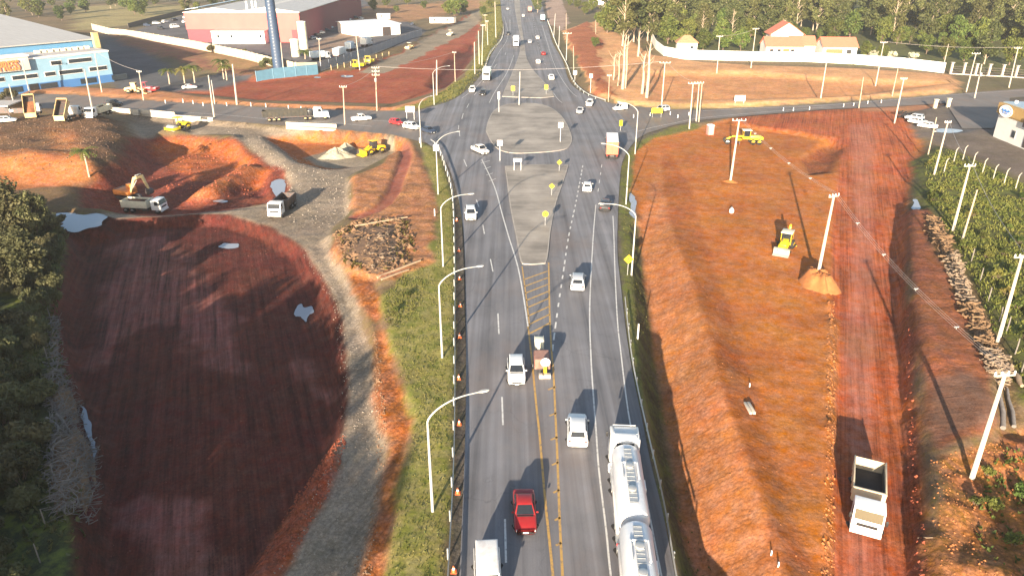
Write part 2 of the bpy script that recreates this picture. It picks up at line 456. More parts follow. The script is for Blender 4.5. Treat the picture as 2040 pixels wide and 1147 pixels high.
def redroad_z(X, Y):
    return np.interp(Y, [40, 100, 135, 165, 185], [-2.35, -1.7, -.9, .1, .2]) 
RED = [(1480, 236), (1560, 230), (1725, 224), (1795, 222), (1822, 300), (1805, 400), (1797, 560), (1815, 740), (1832, 900), (1850, 1147), (1870, 1400), (1648, 1400), (1650, 1100), (1658, 900), (1662, 700), (1657, 560), (1655, 450), (1672, 330), (1662, 292), (1600, 276), (1500, 262), (1455, 252)]
zone(RED, redroad_z, 1.6, (.37, .098, .034), (.3, .75, 0), zr=-1.2, ze=.4, cw=.8, st=0)
zone([(1690, 260), (1740, 255), (1740, 420), (1745, 700), (1735, 1147), (1700, 1147), (1690, 700), (1700, 420)], None, 2, (.36, .125, .07), (.1, .6, 0), zr=-1.2, ze=.8, cw=1.5)
zone([(1645, 1400), (1642, 1147), (1648, 900), (1652, 640), (1664, 640), (1662, 900), (1658, 1147), (1662, 1400)], None, 1, (.46, .17, .05), (1, 0, 0), zr=-2, ze=.7, cw=.6)
zone([(1836, 1400), (1824, 1147), (1812, 900), (1800, 640), (1806, 640), (1822, 900), (1838, 1147), (1850, 1400)], -1.5, 1.2, (.24, .06, .03), (1, 0, 0), zr=-2, ze=.7, cw=.6)
# stepped ground right of the red road
def bank_z(X, Y):
    return np.interp(X - (31.5 + (90 - Y) * .0), [0, 3, 14], [-1.4, -1.3, 1.4])
zone([(1802, 430), (1850, 425), (1880, 500), (1925, 600), (1965, 700), (1985, 770), (1985, 890), (1860, 905), (1840, 850), (1806, 600)], bank_z, 2.5, (.27, .09, .042), (.6, 0, .1), zr=-.4, ze=1.2, st=.55)
zone([(1822, 320), (1860, 290), (1900, 300), (2040, 365), (2400, 460), (2400, 830), (2040, 800), (1985, 700), (1900, 520), (1850, 425), (1830, 400)], 1.0, 5, (.09, .085, .028), (.5, 0, 1), zr=.5, ze=2)
zone([(1845, 430), (1880, 440), (1960, 600), (2010, 740), (2060, 900), (2000, 880), (1930, 640), (1860, 500)], None, 3, (.17, .105, .055), (1, 0, .2), zr=1, ze=1.5)
def rub_z(X, Y): return -.4 + 1.3 * vnoise(X, Y, 61, 4, 6.0)
zone([(1850, 915), (1990, 870), (2400, 840), (2500, 1400), (1880, 1400), (1858, 1100)], rub_z, 3, (.40, .15, .05), (1, 0, .3), zr=-.8, ze=2)
zone([(1840, 770), (1930, 770), (1990, 860), (1940, 880), (1850, 895)], None, 2, (.15, .075, .05), (.3, 0, 0), zr=-.5, ze=1, cw=1.5)  # cast shade on the bank painted as a darker soil patch
# ramp edge and low floor in the far right site
zone([(1655, 285), (1675, 300), (1650, 345), (1612, 350), (1600, 320), (1630, 300)], -1.7, 3.0, (.30, .09, .03), (.8, 0, 0), zr=-1)
# upper right fields
zone([(1120, 60), (1190, 40), (1300, 108), (1400, 122), (1500, 128), (1700, 134), (1890, 146), (1925, 178), (1780, 194), (1640, 205), (1500, 211), (1330, 215), (1225, 204), (1175, 180)], .8, 6, (.60, .315, .145), (.3, 0, .06), ze=3)
zone([(1130, 60), (1170, 40), (1200, 80), (1190, 130), (1230, 190), (1190, 180), (1150, 120)], 1.5, 6, (.42, .14, .06), (.7, 0, .05), ze=3)
zone([(1290, 150), (1500, 150), (1700, 165), (1880, 172), (1700, 196), (1500, 203), (1300, 205)], -.4, 7, (.57, .265, .11), (.35, 0, 0), ze=3)
zone([(1240, 208), (1400, 214), (1560, 208), (1780, 194), (1900, 184), (1905, 188), (1780, 199), (1560, 213), (1400, 220), (1240, 214)], .1, 2, (.42, .29, .13), (.2, 0, .4), ze=1)
zone([(1700, 212), (1790, 209), (1890, 200), (1900, 206), (1830, 222), (1720, 224)], None, 2, (.45, .20, .10), (.4, 0, .1), ze=1.5)
zone([(1800, 225), (1890, 206), (2100, 190), (2300, 200), (2300, 420), (2040, 352), (1900, 296), (1860, 285), (1830, 270)], .6, 4, (.15, .12, .10), (.35, 0, .1), ze=1.5)
zone([(1880, 206), (2000, 195), (2000, 245), (1960, 262), (1900, 270)], None, 3, (.085, .085, .09), (.2, 0, 0), ze=1.5)
zone([(1200, 60), (1290, 30), (1300, 95), (1320, 108), (1400, 118), (1880, 138), (2040, 150), (2600, 170), (2600, -60), (1200, -60)], None, 10, (.10, .098, .042), (.5, 0, 1), ze=6)
zone([(1800, 70), (1850, 45), (1930, 60), (1900, 75), (1840, 80)], None, 10, (.2, .17, .07), (.3, 0, .8), ze=6)
zone([(1080, 40), (1090, -10), (1115, -10), (1135, 45), (1120, 62)], .2, 4, (.36, .25, .19), (.2, 0, 0), ze=2)
# highway strip is level; keep the ground just under the road sheets
ROADFLAT = [(895, 1400), (905, 1147), (925, 800), (922, 560), (915, 420), (880, 305), (846, 281), (760, 262), (680, 256), (425, 237), (200, 219), (-300, 205), (-300, 186), (130, 188), (330, 203), (640, 218), (826, 221), (914, 190), (972, 118), (1003, 55), (997, -12), (1082, -12), (1101, 86), (1134, 162), (1210, 205), (1330, 218), (1500, 214), (1900, 187), (2300, 160), (2300, 182), (1910, 205), (1640, 219), (1460, 234), (1340, 251), (1262, 284), (1236, 330), (1232, 440), (1250, 680), (1275, 800), (1340, 1147), (1385, 1400)]
P_, sl_, d_ = zone(ROADFLAT, None, 2)
k_ = sm((d_ + 1.2) / 1.2)
Hgt[sl_] = Hgt[sl_] * (1 - k_) + (-.14) * k_
k2 = sm((d_ + .6) / .9)[..., None]
Cr[sl_] = Cr[sl_] * (1 - k2) + np.array((.12, .10, .08)) * k2
# fine relief: clods where the soil is loose, ruts along the haul road
clod = vnoise(GX, GY, 71, 3, 1.6)
dist = np.sqrt(GX ** 2 + GY ** 2)
onroad = np.zeros(GX.shape); onroad[sl_] = k_
Hgt += (1 - onroad) * Mr[..., 0] * (.22 * np.maximum(clod, -.3) * np.clip(1.3 - dist / 400, .3, 1) + .35 * Mr[..., 0] * vnoise(GX, GY, 72, 3, 4.5) * (Mr[..., 0] > .7))
Hgt += (1 - onroad) * Mr[..., 1] * .05 * vnoise(GX * 2.2, GY * .05, 73, 2, 1.0)
# loose windrow lines left by the grader at the road edges
for pts, hh in (([(1655, 1300), (1650, 1147), (1654, 900), (1657, 640), (1655, 480)], .35), ([(1850, 1300), (1834, 1147), (1815, 900), (1802, 640), (1796, 480)], .4)):
    w = [G(x, y, -1.9) for x, y in pts]
    P2, s2, d2 = zone(None, None, 1, None, None, poly=ribbon_poly(w, .9))
    Hgt[s2] += sm(d2 / .6 + .6) * hh * (.6 + .7 * np.maximum(vnoise(GX[s2], GY[s2], 75, 3, 1.5), -.4))
# hollows that hold standing water
PUDDLES = []
def puddle(px, seed=0):
    cx, cy = sum(x for x, y in px) / len(px), sum(y for x, y in px) / len(px)
    z = 0.0
    for _ in range(8):
        p = G(cx, cy, z); z = .5 * z + .5 * T0(p.x, p.y)
    w = [G(x, y, z) for x, y in px]
    r = random.Random(seed)
    pts = []
    n = len(w)
    for i in range(n):
        p0, p1, p2, p3 = w[i - 1], w[i], w[(i + 1) % n], w[(i + 2) % n]
        L = (p2 - p1).length
        for j in range(4):
            t = j / 4
            q = .5 * ((2 * p1) + (p2 - p0) * t + (2 * p0 - 5 * p1 + 4 * p2 - p3) * t * t + (3 * p1 - p0 - 3 * p2 + p3) * t ** 3)
            pts.append((q.x + r.gauss(0, .03) * L, q.y + r.gauss(0, .03) * L))
    P_, s_, d_ = zone(None, None, 3, None, None, poly=pts)
    k = sm((d_ + 1.5) / 1.6)
    Hgt[s_] = Hgt[s_] * (1 - k) + (z - .10) * k
    kw = (sm((d_ + .9) / 1.0) * .55)[..., None]
    Cr[s_] = Cr[s_] * (1 - kw) + Cr[s_] * .4 * kw          # wet margin
    PUDDLES.append((pts, z - .05))
def oval(cx, cy, rx, ry, seed):
    r = random.Random(seed)
    return [(cx + rx * math.cos(a) * r.uniform(.7, 1.15), cy + ry * math.sin(a) * r.uniform(.7, 1.15)) for a in [2 * PI * i / 9 for i in range(9)]]
def T0(x, y):
    i = int(np.clip(np.searchsorted(XS, x) - 1, 0, len(XS) - 2)); j = int(np.clip(np.searchsorted(YS, y) - 1, 0, len(YS) - 2))
    return float(Hgt[j, i])
for i, q in enumerate([[(110, 426), (135, 423), (165, 427), (192, 424), (214, 431), (203, 440), (200, 449), (172, 455), (150, 462), (126, 455), (118, 440)], [(590, 612), (600, 604), (606, 612), (620, 609), (625, 621), (614, 627), (609, 640), (599, 630), (588, 628)], [(538, 366), (552, 357), (566, 358), (570, 378), (560, 396), (548, 386)],
    [(1257, 384), (1265, 396), (1268, 415), (1266, 434), (1259, 428), (1255, 405)], [(1818, 398), (1828, 398), (1833, 412), (1826, 424), (1817, 418)], [(160, 806), (170, 815), (180, 840), (184, 870), (190, 905), (182, 925), (178, 880), (168, 850)],
    oval(455, 489, 22, 6, 11), oval(440, 400, 14, 3, 5), oval(735, 119, 9, 3, 6), oval(690, 152, 16, 2.5, 7), oval(633, 154, 8, 2, 8), oval(1888, 260, 34, 5, 9)]):
    puddle(q, i)
# the ground far behind the frame rises gently into hills
Hgt += np.clip((dist - 900) / 1500, 0, 1) ** 2 * (60 + 40 * vnoise(GX, GY, 80, 3, 500))
Cr = np.clip(Cr, .01, 1)

def T(x, y):
    """ground height at a point"""
    i = int(np.clip(np.searchsorted(XS, x) - 1, 0, len(XS) - 2)); j = int(np.clip(np.searchsorted(YS, y) - 1, 0, len(YS) - 2))
    u = (x - XS[i]) / (XS[i + 1] - XS[i]); v = (y - YS[j]) / (YS[j + 1] - YS[j])
    return float((Hgt[j, i] * (1 - u) + Hgt[j, i + 1] * u) * (1 - v) + (Hgt[j + 1, i] * (1 - u) + Hgt[j + 1, i + 1] * u) * v)

def P(px, py):
    """photo point -> point on the ground surface"""
    z = 0.0
    for _ in range(8):
        p = G(px, py, z)
        z = .5 * z + .5 * T(p.x, p.y)
    p = G(px, py, z); p.z = T(p.x, p.y)
    return p

def grid_mesh(name, m):
    ny, nx = GX.shape
    me = bpy.data.meshes.new(name)
    co = np.stack([GX, GY, Hgt], -1).reshape(-1, 3).astype(np.float32)
    me.vertices.add(ny * nx)
    me.vertices.foreach_set("co", co.ravel())
    idx = np.arange(ny * nx).reshape(ny, nx)
    q = np.stack([idx[:-1, :-1], idx[:-1, 1:], idx[1:, 1:], idx[1:, :-1]], -1).reshape(-1, 4)
    nf = len(q)
    me.loops.add(nf * 4)
    me.loops.foreach_set("vertex_index", q.ravel().astype(np.int32))
    me.polygons.add(nf)
    me.polygons.foreach_set("loop_start", np.arange(0, nf * 4, 4, dtype=np.int32))
    me.update(calc_edges=True)
    a = me.color_attributes.new("soil", 'FLOAT_COLOR', 'POINT')
    a.data.foreach_set("color", np.concatenate([Cr, np.ones(GX.shape + (1,))], -1).reshape(-1).astype(np.float32))
    b = me.color_attributes.new("kind", 'FLOAT_COLOR', 'POINT')
    b.data.foreach_set("color", np.concatenate([Mr, Sr[..., None]], -1).reshape(-1).astype(np.float32))
    me.materials.append(m)
    me.shade_smooth()
    o = bpy.data.objects.new(name, me)
    COL.objects.link(o)
    return o

def ground_material():
    m, n, l, p = new_mat("earth")
    p.inputs["Roughness"].default_value = .92
    p.inputs["Specular IOR Level"].default_value = .2
    at = n.new("ShaderNodeAttribute"); at.attribute_name = "soil"
    ak = n.new("ShaderNodeAttribute"); ak.attribute_name = "kind"
    sep = n.new("ShaderNodeSeparateColor"); l.new(ak.outputs["Color"], sep.inputs[0])
    geo = n.new("ShaderNodeNewGeometry")
    def noise(scale, detail=6, rough=.6, vec=None, mapscale=None, rot=None):
        src = geo.outputs["Position"]
        if rot:
            mr = n.new("ShaderNodeMapping"); mr.inputs["Rotation"].default_value = rot
            l.new(src, mr.inputs[0]); src = mr.outputs[0]
        if mapscale:
            mp = n.new("ShaderNodeMapping"); mp.inputs["Scale"].default_value = mapscale
            l.new(src, mp.inputs[0]); src = mp.outputs[0]
        t = n.new("ShaderNodeTexNoise"); t.inputs["Scale"].default_value = scale
        t.inputs["Detail"].default_value = detail; t.inputs["Roughness"].default_value = rough
        l.new(src, t.inputs["Vector"])
        return t.outputs[0]
    def rng_(x, a, b, c, d):
        t = n.new("ShaderNodeMapRange"); l.new(x, t.inputs[0])
        for i, v in enumerate((a, b, c, d)): t.inputs[i + 1].default_value = v
        return t.outputs[0]
    def math_(op, a, b):
        t = n.new("ShaderNodeMath"); t.operation = op
        for i, v in enumerate((a, b)):
            if isinstance(v, (int, float)): t.inputs[i].default_value = v
            else: l.new(v, t.inputs[i])
        return t.outputs[0]
    big = rng_(noise(.07, 5), .3, .7, .78, 1.22)
    mid = rng_(noise(.6, 7, .65), .28, .72, .82, 1.18)
    fin = math_('MULTIPLY', rng_(noise(4.5, 6, .75), .28, .72, .7, 1.3), rng_(noise(13.0, 3, .75), .28, .72, .78, 1.22))
    streak = noise(1.0, 9, .72, mapscale=(2.6, .045, 1), rot=(0, 0, R(22)))
    fan = noise(1.0, 9, .72, mapscale=(1.5, .05, 1), rot=(0, 0, R(-21)))
    streak2 = noise(1.0, 4, .6, mapscale=(1.3, .06, 1), rot=(0, 0, R(20)))
    # wheel and blade marks
    st = rng_(streak, .32, .68, -.6, .6)
    st = math_('MULTIPLY', st, sep.outputs[1])
    rows = noise(1.0, 8, .7, mapscale=(.16, 2.6, 1), rot=(0, 0, R(8)))
    st2 = math_('ADD', rng_(streak2, .32, .68, -.05, .05), math_('ADD', math_('MULTIPLY', rng_(rows, .3, .7, -.45, .45), math_('MAXIMUM', ak.outputs['Alpha'], 0.0)), math_('MULTIPLY', rng_(fan, .32, .68, -.6, .6), math_('MAXIMUM', math_('MULTIPLY', ak.outputs['Alpha'], -1.0), 0.0))))
    mul = math_('MULTIPLY', math_('MULTIPLY', big, mid), fin)
    mul = math_('ADD', mul, math_('ADD', st, st2))
    vor = n.new("ShaderNodeTexVoronoi"); vor.inputs["Scale"].default_value = 2.2
    l.new(geo.outputs["Position"], vor.inputs["Vector"])
    clods = math_('MULTIPLY', rng_(vor.outputs["Distance"], .15, .6, .1, -.35), sep.outputs[0])
    mul = math_('ADD', mul, clods)
    sc = n.new("ShaderNodeVectorMath"); sc.operation = 'SCALE'
    l.new(at.outputs["Color"], sc.inputs[0]); l.new(mul, sc.inputs["Scale"])
    # growth: green and straw patches where plants grow
    gn = rng_(noise(.45, 6, .7), .46, .6, 0, 1)
    gf = math_('MULTIPLY', gn, sep.outputs[2])
    gf = math_('MULTIPLY', gf, .75)
    mx = n.new("ShaderNodeMix"); mx.data_type = 'RGBA'
    l.new(gf, mx.inputs["Factor"]); l.new(sc.outputs[0], mx.inputs["A"])
    mx.inputs["B"].default_value = (.145, .165, .035, 1)
    # hue wander between orange and red soil
    hs = n.new("ShaderNodeHueSaturation")
    l.new(mx.outputs["Result"], hs.inputs["Color"])
    l.new(rng_(noise(.16, 5), .3, .7, .492, .508), hs.inputs["Hue"])
    l.new(rng_(noise(.9, 5), .3, .7, .88, 1.1), hs.inputs["Saturation"])
    l.new(hs.outputs[0], p.inputs["Base Color"])
    h = math_('ADD', math_('MULTIPLY', noise(2.6, 8, .7), math_('ADD', sep.outputs[0], .25)), math_('MULTIPLY', streak, math_('MULTIPLY', sep.outputs[1], .8)))
    h = math_('ADD', h, math_('ADD', math_('MULTIPLY', rows, math_('MAXIMUM', ak.outputs['Alpha'], 0.0)), math_('MULTIPLY', fan, math_('MAXIMUM', math_('MULTIPLY', ak.outputs['Alpha'], -.8), 0.0))))
    h = math_('ADD', h, math_('MULTIPLY', vor.outputs["Distance"], math_('MULTIPLY', sep.outputs[0], -.5)))
    b = n.new("ShaderNodeBump"); b.inputs["Strength"].default_value = .55; b.inputs["Distance"].default_value = .18
    l.new(h, b.inputs["Height"]); l.new(b.outputs[0], p.inputs["Normal"])
    return m
ground = grid_mesh("ground", ground_material())
tag(ground, "red and orange earth of the roadworks", None, None, "structure")
# ---------------------------------------------------------------- road sheets
def sheet(name, pts, z, m, kind="structure", parent=None, th=0.0):
    """flat polygon lying at height z (th > 0 gives it real thickness)"""
    mb = MB()
    o2 = [(p[0], p[1]) for p in pts]
    tri = tessellate_polygon([[Vector((x, y, 0)) for x, y in o2]])
    n = len(o2)
    vs = [(x, y, z) for x, y in o2]
    fs = [tuple(t) for t in tri]
    # face up
    def up(t):
        a, b, c = (Vector(vs[i]) for i in t)
        return t if (b - a).cross(c - a).z > 0 else t[::-1]
    fs = [up(t) for t in fs]
    if th:
        vs += [(x, y, z - th) for x, y in o2]
        area = sum(o2[i][0] * o2[(i + 1) % n][1] - o2[(i + 1) % n][0] * o2[i][1] for i in range(n))
        for i in range(n):
            j = (i + 1) % n
            fs.append((i, i + n, j + n, j) if area > 0 else (i, j, j + n, i + n))
    mb.add(vs, fs)
    o = mb.build(name, m, parent, fix=False)
    if kind: o["kind"] = kind
    return o

def smooth_pts(px, k=3, z=0.0):
    """Catmull-Rom through ground points"""
    p = [G(x, y, z) for x, y in px]
    out = []
    for i in range(len(p) - 1):
        p0, p1, p2, p3 = p[max(i - 1, 0)], p[i], p[i + 1], p[min(i + 2, len(p) - 1)]
        for j in range(k):
            t = j / k
            out.append(.5 * ((2 * p1) + (p2 - p0) * t + (2 * p0 - 5 * p1 + 4 * p2 - p3) * t * t + (3 * p1 - p0 - 3 * p2 + p3) * t ** 3))
    out.append(p[-1])
    return out

def asphalt(name, col, streak=.10, patch=.12, wear=(.235, .215, .205), across=False):
    m, n, l, p = new_mat(name)
    p.inputs["Roughness"].default_value = .72
    p.inputs["Specular IOR Level"].default_value = .35
    geo = n.new("ShaderNodeNewGeometry")
    def noise(scale, ms=None, d=6, r=.6):
        t = n.new("ShaderNodeTexNoise"); t.inputs["Scale"].default_value = scale; t.inputs["Detail"].default_value = d; t.inputs["Roughness"].default_value = r
        mp = n.new("ShaderNodeMapping"); mp.inputs["Scale"].default_value = ms or (1, 1, 1)
        l.new(geo.outputs["Position"], mp.inputs[0]); l.new(mp.outputs[0], t.inputs["Vector"])
        return t.outputs[0]
    def rg(x, a, b, c, d):
        t = n.new("ShaderNodeMapRange"); l.new(x, t.inputs[0])
        for i, v in enumerate((a, b, c, d)): t.inputs[i + 1].default_value = v
        return t.outputs[0]
    def mt(op, a, b):
        t = n.new("ShaderNodeMath"); t.operation = op
        for i, v in enumerate((a, b)):
            if isinstance(v, (int, float)): t.inputs[i].default_value = v
            else: l.new(v, t.inputs[i])
        return t.outputs[0]
    s = rg(noise(1, (.10, 1.1, 1) if across else (.85, .012, 1), 4), .3, .7, 1 - streak * 1.6, 1 + streak * 1.6)
    b = rg(noise(.12, None, 5), .3, .7, 1 - patch, 1 + patch)
    f = rg(noise(9, None, 4, .8), .25, .75, .86, 1.14)
    v = mt('MULTIPLY', mt('MULTIPLY', s, b), f)
    sc = n.new("ShaderNodeVectorMath"); sc.operation = 'SCALE'; sc.inputs[0].default_value = col
    l.new(v, sc.inputs["Scale"])
    mx = n.new("ShaderNodeMix"); mx.data_type = 'RGBA'
    l.new(rg(noise(.35, (.25, 1.4, 1) if across else (1, .25, 1), 7, .7), .48, .75, 0, .8 if across else .55), mx.inputs["Factor"])
    l.new(sc.outputs[0], mx.inputs["A"]); mx.inputs["B"].default_value = (*wear, 1)
    col_out = mx.outputs["Result"]
    if not across:
        dm = n.new("ShaderNodeMix"); dm.data_type = 'RGBA'
        l.new(rg(noise(.045, (1, .6, 1), 6, .7), .5, .72, 0, .45), dm.inputs["Factor"])
        l.new(col_out, dm.inputs["A"]); dm.inputs["B"].default_value = (.25, .17, .125, 1)
        vo = n.new("ShaderNodeTexVoronoi"); vo.feature = 'DISTANCE_TO_EDGE'; vo.inputs["Scale"].default_value = .22
        wv = n.new("ShaderNodeVectorMath"); wv.operation = 'ADD'
        nn_ = n.new("ShaderNodeTexNoise"); nn_.inputs["Scale"].default_value = .6; nn_.inputs["Detail"].default_value = 5
        l.new(geo.outputs["Position"], nn_.inputs["Vector"]); sv = n.new("ShaderNodeVectorMath"); sv.operation = 'SCALE'; sv.inputs["Scale"].default_value = 2.2
        l.new(nn_.outputs["Color"], sv.inputs[0]); l.new(geo.outputs["Position"], wv.inputs[0]); l.new(sv.outputs[0], wv.inputs[1]); l.new(wv.outputs[0], vo.inputs["Vector"])
        cr = n.new("ShaderNodeMix"); cr.data_type = 'RGBA'
        l.new(mt('MULTIPLY', rg(vo.outputs["Distance"], .003, .012, .38, 0), rg(noise(.08), .45, .6, 0, 1)), cr.inputs["Factor"])
        l.new(dm.outputs["Result"], cr.inputs["A"]); cr.inputs["B"].default_value = (.05, .048, .048, 1)
        col_out = cr.outputs["Result"]
    l.new(col_out, p.inputs["Base Color"])
    bm_ = n.new("ShaderNodeBump"); bm_.inputs["Strength"].default_value = .25; bm_.inputs["Distance"].default_value = .02
    l.new(noise(14, None, 3, .8), bm_.inputs["Height"]); l.new(bm_.outputs[0], p.inputs["Normal"])
    return m
M_ASPH = asphalt("worn_asphalt", (.162, .161, .172), .26, .18)
M_ASPH2 = asphalt("dusty_asphalt", (.17, .152, .138), .06, .16, (.26, .16, .10))
M_PAVE = asphalt("median_paving", (.275, .245, .21), .06, .45, (.40, .355, .30), True)
M_KERB = mat("kerb_concrete", (.34, .31, .275), .85, 0, .25, .8, .2)
def marking(name, col, cover):
    m, n, l, p = new_mat(name)
    p.inputs["Roughness"].default_value = .6
    geo = n.new("ShaderNodeNewGeometry")
    t = n.new("ShaderNodeTexNoise"); t.inputs["Scale"].default_value = 2.2; t.inputs["Detail"].default_value = 8; t.inputs["Roughness"].default_value = .75
    l.new(geo.outputs["Position"], t.inputs["Vector"])
    r = n.new("ShaderNodeMapRange"); r.inputs[1].default_value = cover; r.inputs[2].default_value = cover + .16
    l.new(t.outputs[0], r.inputs[0])
    mx = n.new("ShaderNodeMix"); mx.data_type = 'RGBA'
    l.new(r.outputs[0], mx.inputs["Factor"]); mx.inputs["A"].default_value = (*col, 1); mx.inputs["B"].default_value = (.13, .115, .105, 1)
    l.new(mx.outputs["Result"], p.inputs["Base Color"])
    return m
M_LINEW = marking("white_road_paint", (.62, .61, .58), .52)
M_LINEY = marking("yellow_road_paint", (.50, .30, .085), .50)

HW_L = [(905, 1400), (915, 1147), (924, 950), (928, 800), (928, 640), (926, 520), (922, 450), (914, 400), (904, 362), (890, 325), (868, 298), (846, 283)]
HW_L2 = [(826, 223), (862, 212), (900, 200), (930, 180), (950, 160), (966, 138), (975, 115), (990, 92), (1004, 70), (1004, 50), (997, 31), (997, 0), (1003, -12)]
HW_R = [(1074, -12), (1078, 0), (1093, 58), (1101, 86), (1121, 121), (1134, 162), (1162, 186), (1215, 206)]
HW_R2 = [(1275, 272), (1256, 292), (1240, 322), (1234, 370), (1231, 430), (1230, 500), (1237, 570), (1246, 650), (1258, 730), (1275, 815), (1296, 920), (1318, 1010), (1345, 1147), (1390, 1400)]
hw = smooth_pts(HW_L) + smooth_pts(HW_L2) + smooth_pts(HW_R) + smooth_pts(HW_R2)
sheet("highway_road", hw, 0.0, M_ASPH)
CR_L = [(826, 221), (763, 221), (640, 218), (520, 214), (430, 207), (330, 202), (130, 187), (-300, 170), (-300, 206), (0, 212), (200, 221), (425, 239), (560, 250), (680, 258), (780, 268), (846, 284)]
sheet("side_road", [G(*p) for p in CR_L] , -.004, M_ASPH2)
CR_R = [(1213, 205), (1260, 212), (1330, 218), (1400, 219), (1500, 214), (1640, 208), (1780, 197), (1900, 187), (2040, 177), (2350, 155), (2350, 176), (2040, 193), (1910, 204), (1780, 212), (1640, 218), (1540, 226), (1460, 233), (1390, 240), (1340, 250), (1290, 265), (1273, 275)]
sheet("side_road", [G(*p) for p in CR_R], -.005, M_ASPH2)
sheet("pavement", [G(*p) for p in [(1880, 206), (2010, 196), (2010, 235), (1975, 262), (1915, 262)]], .78, M_ASPH2)

# kerbed traffic islands
def island(px, k=4):
    p = smooth_pts(px + [px[0]], k)[:-1]
    c = sum((Vector((q.x, q.y)) for q in p), Vector((0, 0))) / len(p)
    inner = []
    n = len(p)
    for i in range(n):
        t = Vector((p[(i + 1) % n].x - p[i - 1].x, p[(i + 1) % n].y - p[i - 1].y)).normalized()
        nn = Vector((-t.y, t.x))
        if nn.dot(c - Vector((p[i].x, p[i].y))) < 0: nn = -nn
        inner.append((p[i].x + nn.x * .18, p[i].y + nn.y * .18))
    # kerb ring
    mb = MB()
    vs = [(q.x, q.y, -.05) for q in p] + [(q.x, q.y, .14) for q in p] + [(x, y, .14) for x, y in inner]
    fs = []
    for i in range(n):
        j = (i + 1) % n
        fs += [(i, j, j + n, i + n), (i + n, j + n, j + 2 * n, i + 2 * n)]
    mb.add(vs, fs)
    kb = mb.build("kerb", M_KERB)
    kb["kind"] = "structure"
    sheet("traffic_island", inner, .137, M_PAVE)
island([(968, 262), (973, 240), (988, 218), (1020, 207), (1080, 209), (1117, 230), (1138, 268), (1136, 290), (1118, 300), (1065, 305), (1015, 305), (985, 292)])
island([(1006, 332), (1060, 329), (1125, 329), (1131, 334), (1121, 367), (1108, 405), (1097, 460), (1090, 518), (1078, 526), (1050, 527), (1037, 520), (1028, 470), (1016, 410)], 3)
island([(1000, 193), (1050, 195), (1104, 193), (1085, 166), (1059, 138), (1048, 112), (1045, 87), (1039, 52), (1036, 10), (1034, -11), (1026, -11), (1025, 10), (1032, 52), (1038, 78), (1036, 105), (1027, 132), (1013, 165)], 2)

# painted lines
MARKS = {"w": MB(), "y": MB()}
def line(px, w=.15, dash=None, c="w", z=.006, phase=0.0):
    p = smooth_pts(px, 6)
    segs = []
    if dash is None:
        segs = [p]
    else:
        on, off = dash
        d, acc = phase, []
        for a, b in zip(p[:-1], p[1:]):
            L = (b - a).length
            s = max(1, int(L / .5))
            for i in range(s):
                q = a.lerp(b, i / s)
                if d % (on + off) < on: acc.append(q)
                else:
                    if len(acc) > 1: segs.append(acc)
                    acc = []
                d += L / s
        if len(acc) > 1: segs.append(acc)
    for sg in segs:
        vs, fs = [], []
        for i, q in enumerate(sg):
            t = (sg[min(i + 1, len(sg) - 1)] - sg[max(i - 1, 0)]); t.z = 0
            if t.length < 1e-6: continue
            t.normalize()
            nn = Vector((-t.y, t.x, 0)) * w / 2
            vs += [(q.x + nn.x, q.y + nn.y, z), (q.x - nn.x, q.y - nn.y, z)]
        m_ = len(vs) // 2
        fs = [(2 * i, 2 * i + 1, 2 * i + 3, 2 * i + 2) for i in range(m_ - 1)]
        MARKS[c].add(vs, fs)
def dashes(px, w, c="w"):
    for a, b in px: line([a, b], w, None, c)
dashes([((1008, 1120), (1006, 1033)), ((1002, 846), (1000, 790)), ((994, 665), (992, 624)), ((982, 541), (977, 516)), ((965, 466), (962, 448)), ((954, 412), (949, 398)), ((930, 332), (924, 318)), ((916, 272), (915, 262)), ((913, 258), (914, 250)), ((920, 237), (923, 226)), ((930, 215), (934, 207)), ((945, 190), (950, 183)), ((962, 165), (967, 157)), ((985, 135), (989, 128)), ((1006, 110), (1008, 105)), ((1016, 62), (1016, 40)), ((1016, 30), (1016, 5))], .16)
line([(960, 318), (985, 372), (1000, 425), (1013, 470), (1033, 537), (1050, 637), (1060, 720), (1068, 803)], .18)
for x0, y0, x1, y1 in ((958, 325, 976, 320), (965, 337, 978, 332), (969, 349, 982, 345), (974, 361, 988, 356)): line([(x0, y0), (x1, y1)], .16)
line([(1052, 650), (1060, 720), (1068, 803), (1075, 867), (1085, 984), (1097, 1100), (1106, 1190), (1120, 1330)], .2, None, "y", .011)
line([(1093, 523), (1095, 620), (1098, 687), (1103, 750), (1107, 837), (1110, 900), (1115, 1034), (1121, 1150), (1132, 1330)], .2, None, "y")
line([(1040, 530), (1048, 590), (1055, 650)], .16, None, "y")
for y in (540, 553, 566, 580, 594, 610, 626, 643):
    t = (y - 540) / 110
    line([(1043 + 14 * t, y + 17 + 4 * t), (1091 + 5 * t, y)], .27, None, "y")
for y in (770, 822, 870, 920, 975, 1030, 1080): line([(1092 + (y - 770) * .05, y + 6), (1107 + (y - 770) * .035, y)], .2, None, "y")
line([(1161, 330), (1148, 400), (1133, 470), (1123, 537), (1113, 603), (1103, 677), (1099, 712)], .2, (1.9, .9))
line([(1187, 408), (1182, 468), (1175, 603), (1177, 703), (1182, 787), (1187, 850), (1193, 934), (1207, 1050), (1217, 1147), (1242, 1330)], .15)
line([(1199, 328), (1193, 370), (1190, 392)], .15, (2.5, 3))
line([(1221, 430), (1223, 470), (1225, 537), (1230, 637), (1237, 703), (1247, 787), (1257, 850), (1283, 970), (1318, 1147), (1360, 1330)], .14)
line([(1080, 50), (1096, 105), (1112, 145), (1135, 180), (1150, 193)], .12)
line([(1060, 20), (1066, 60), (1075, 95), (1090, 140)], .14, (4, 8))
line([(1024, 110), (1010, 145), (985, 185), (975, 205)], .14)
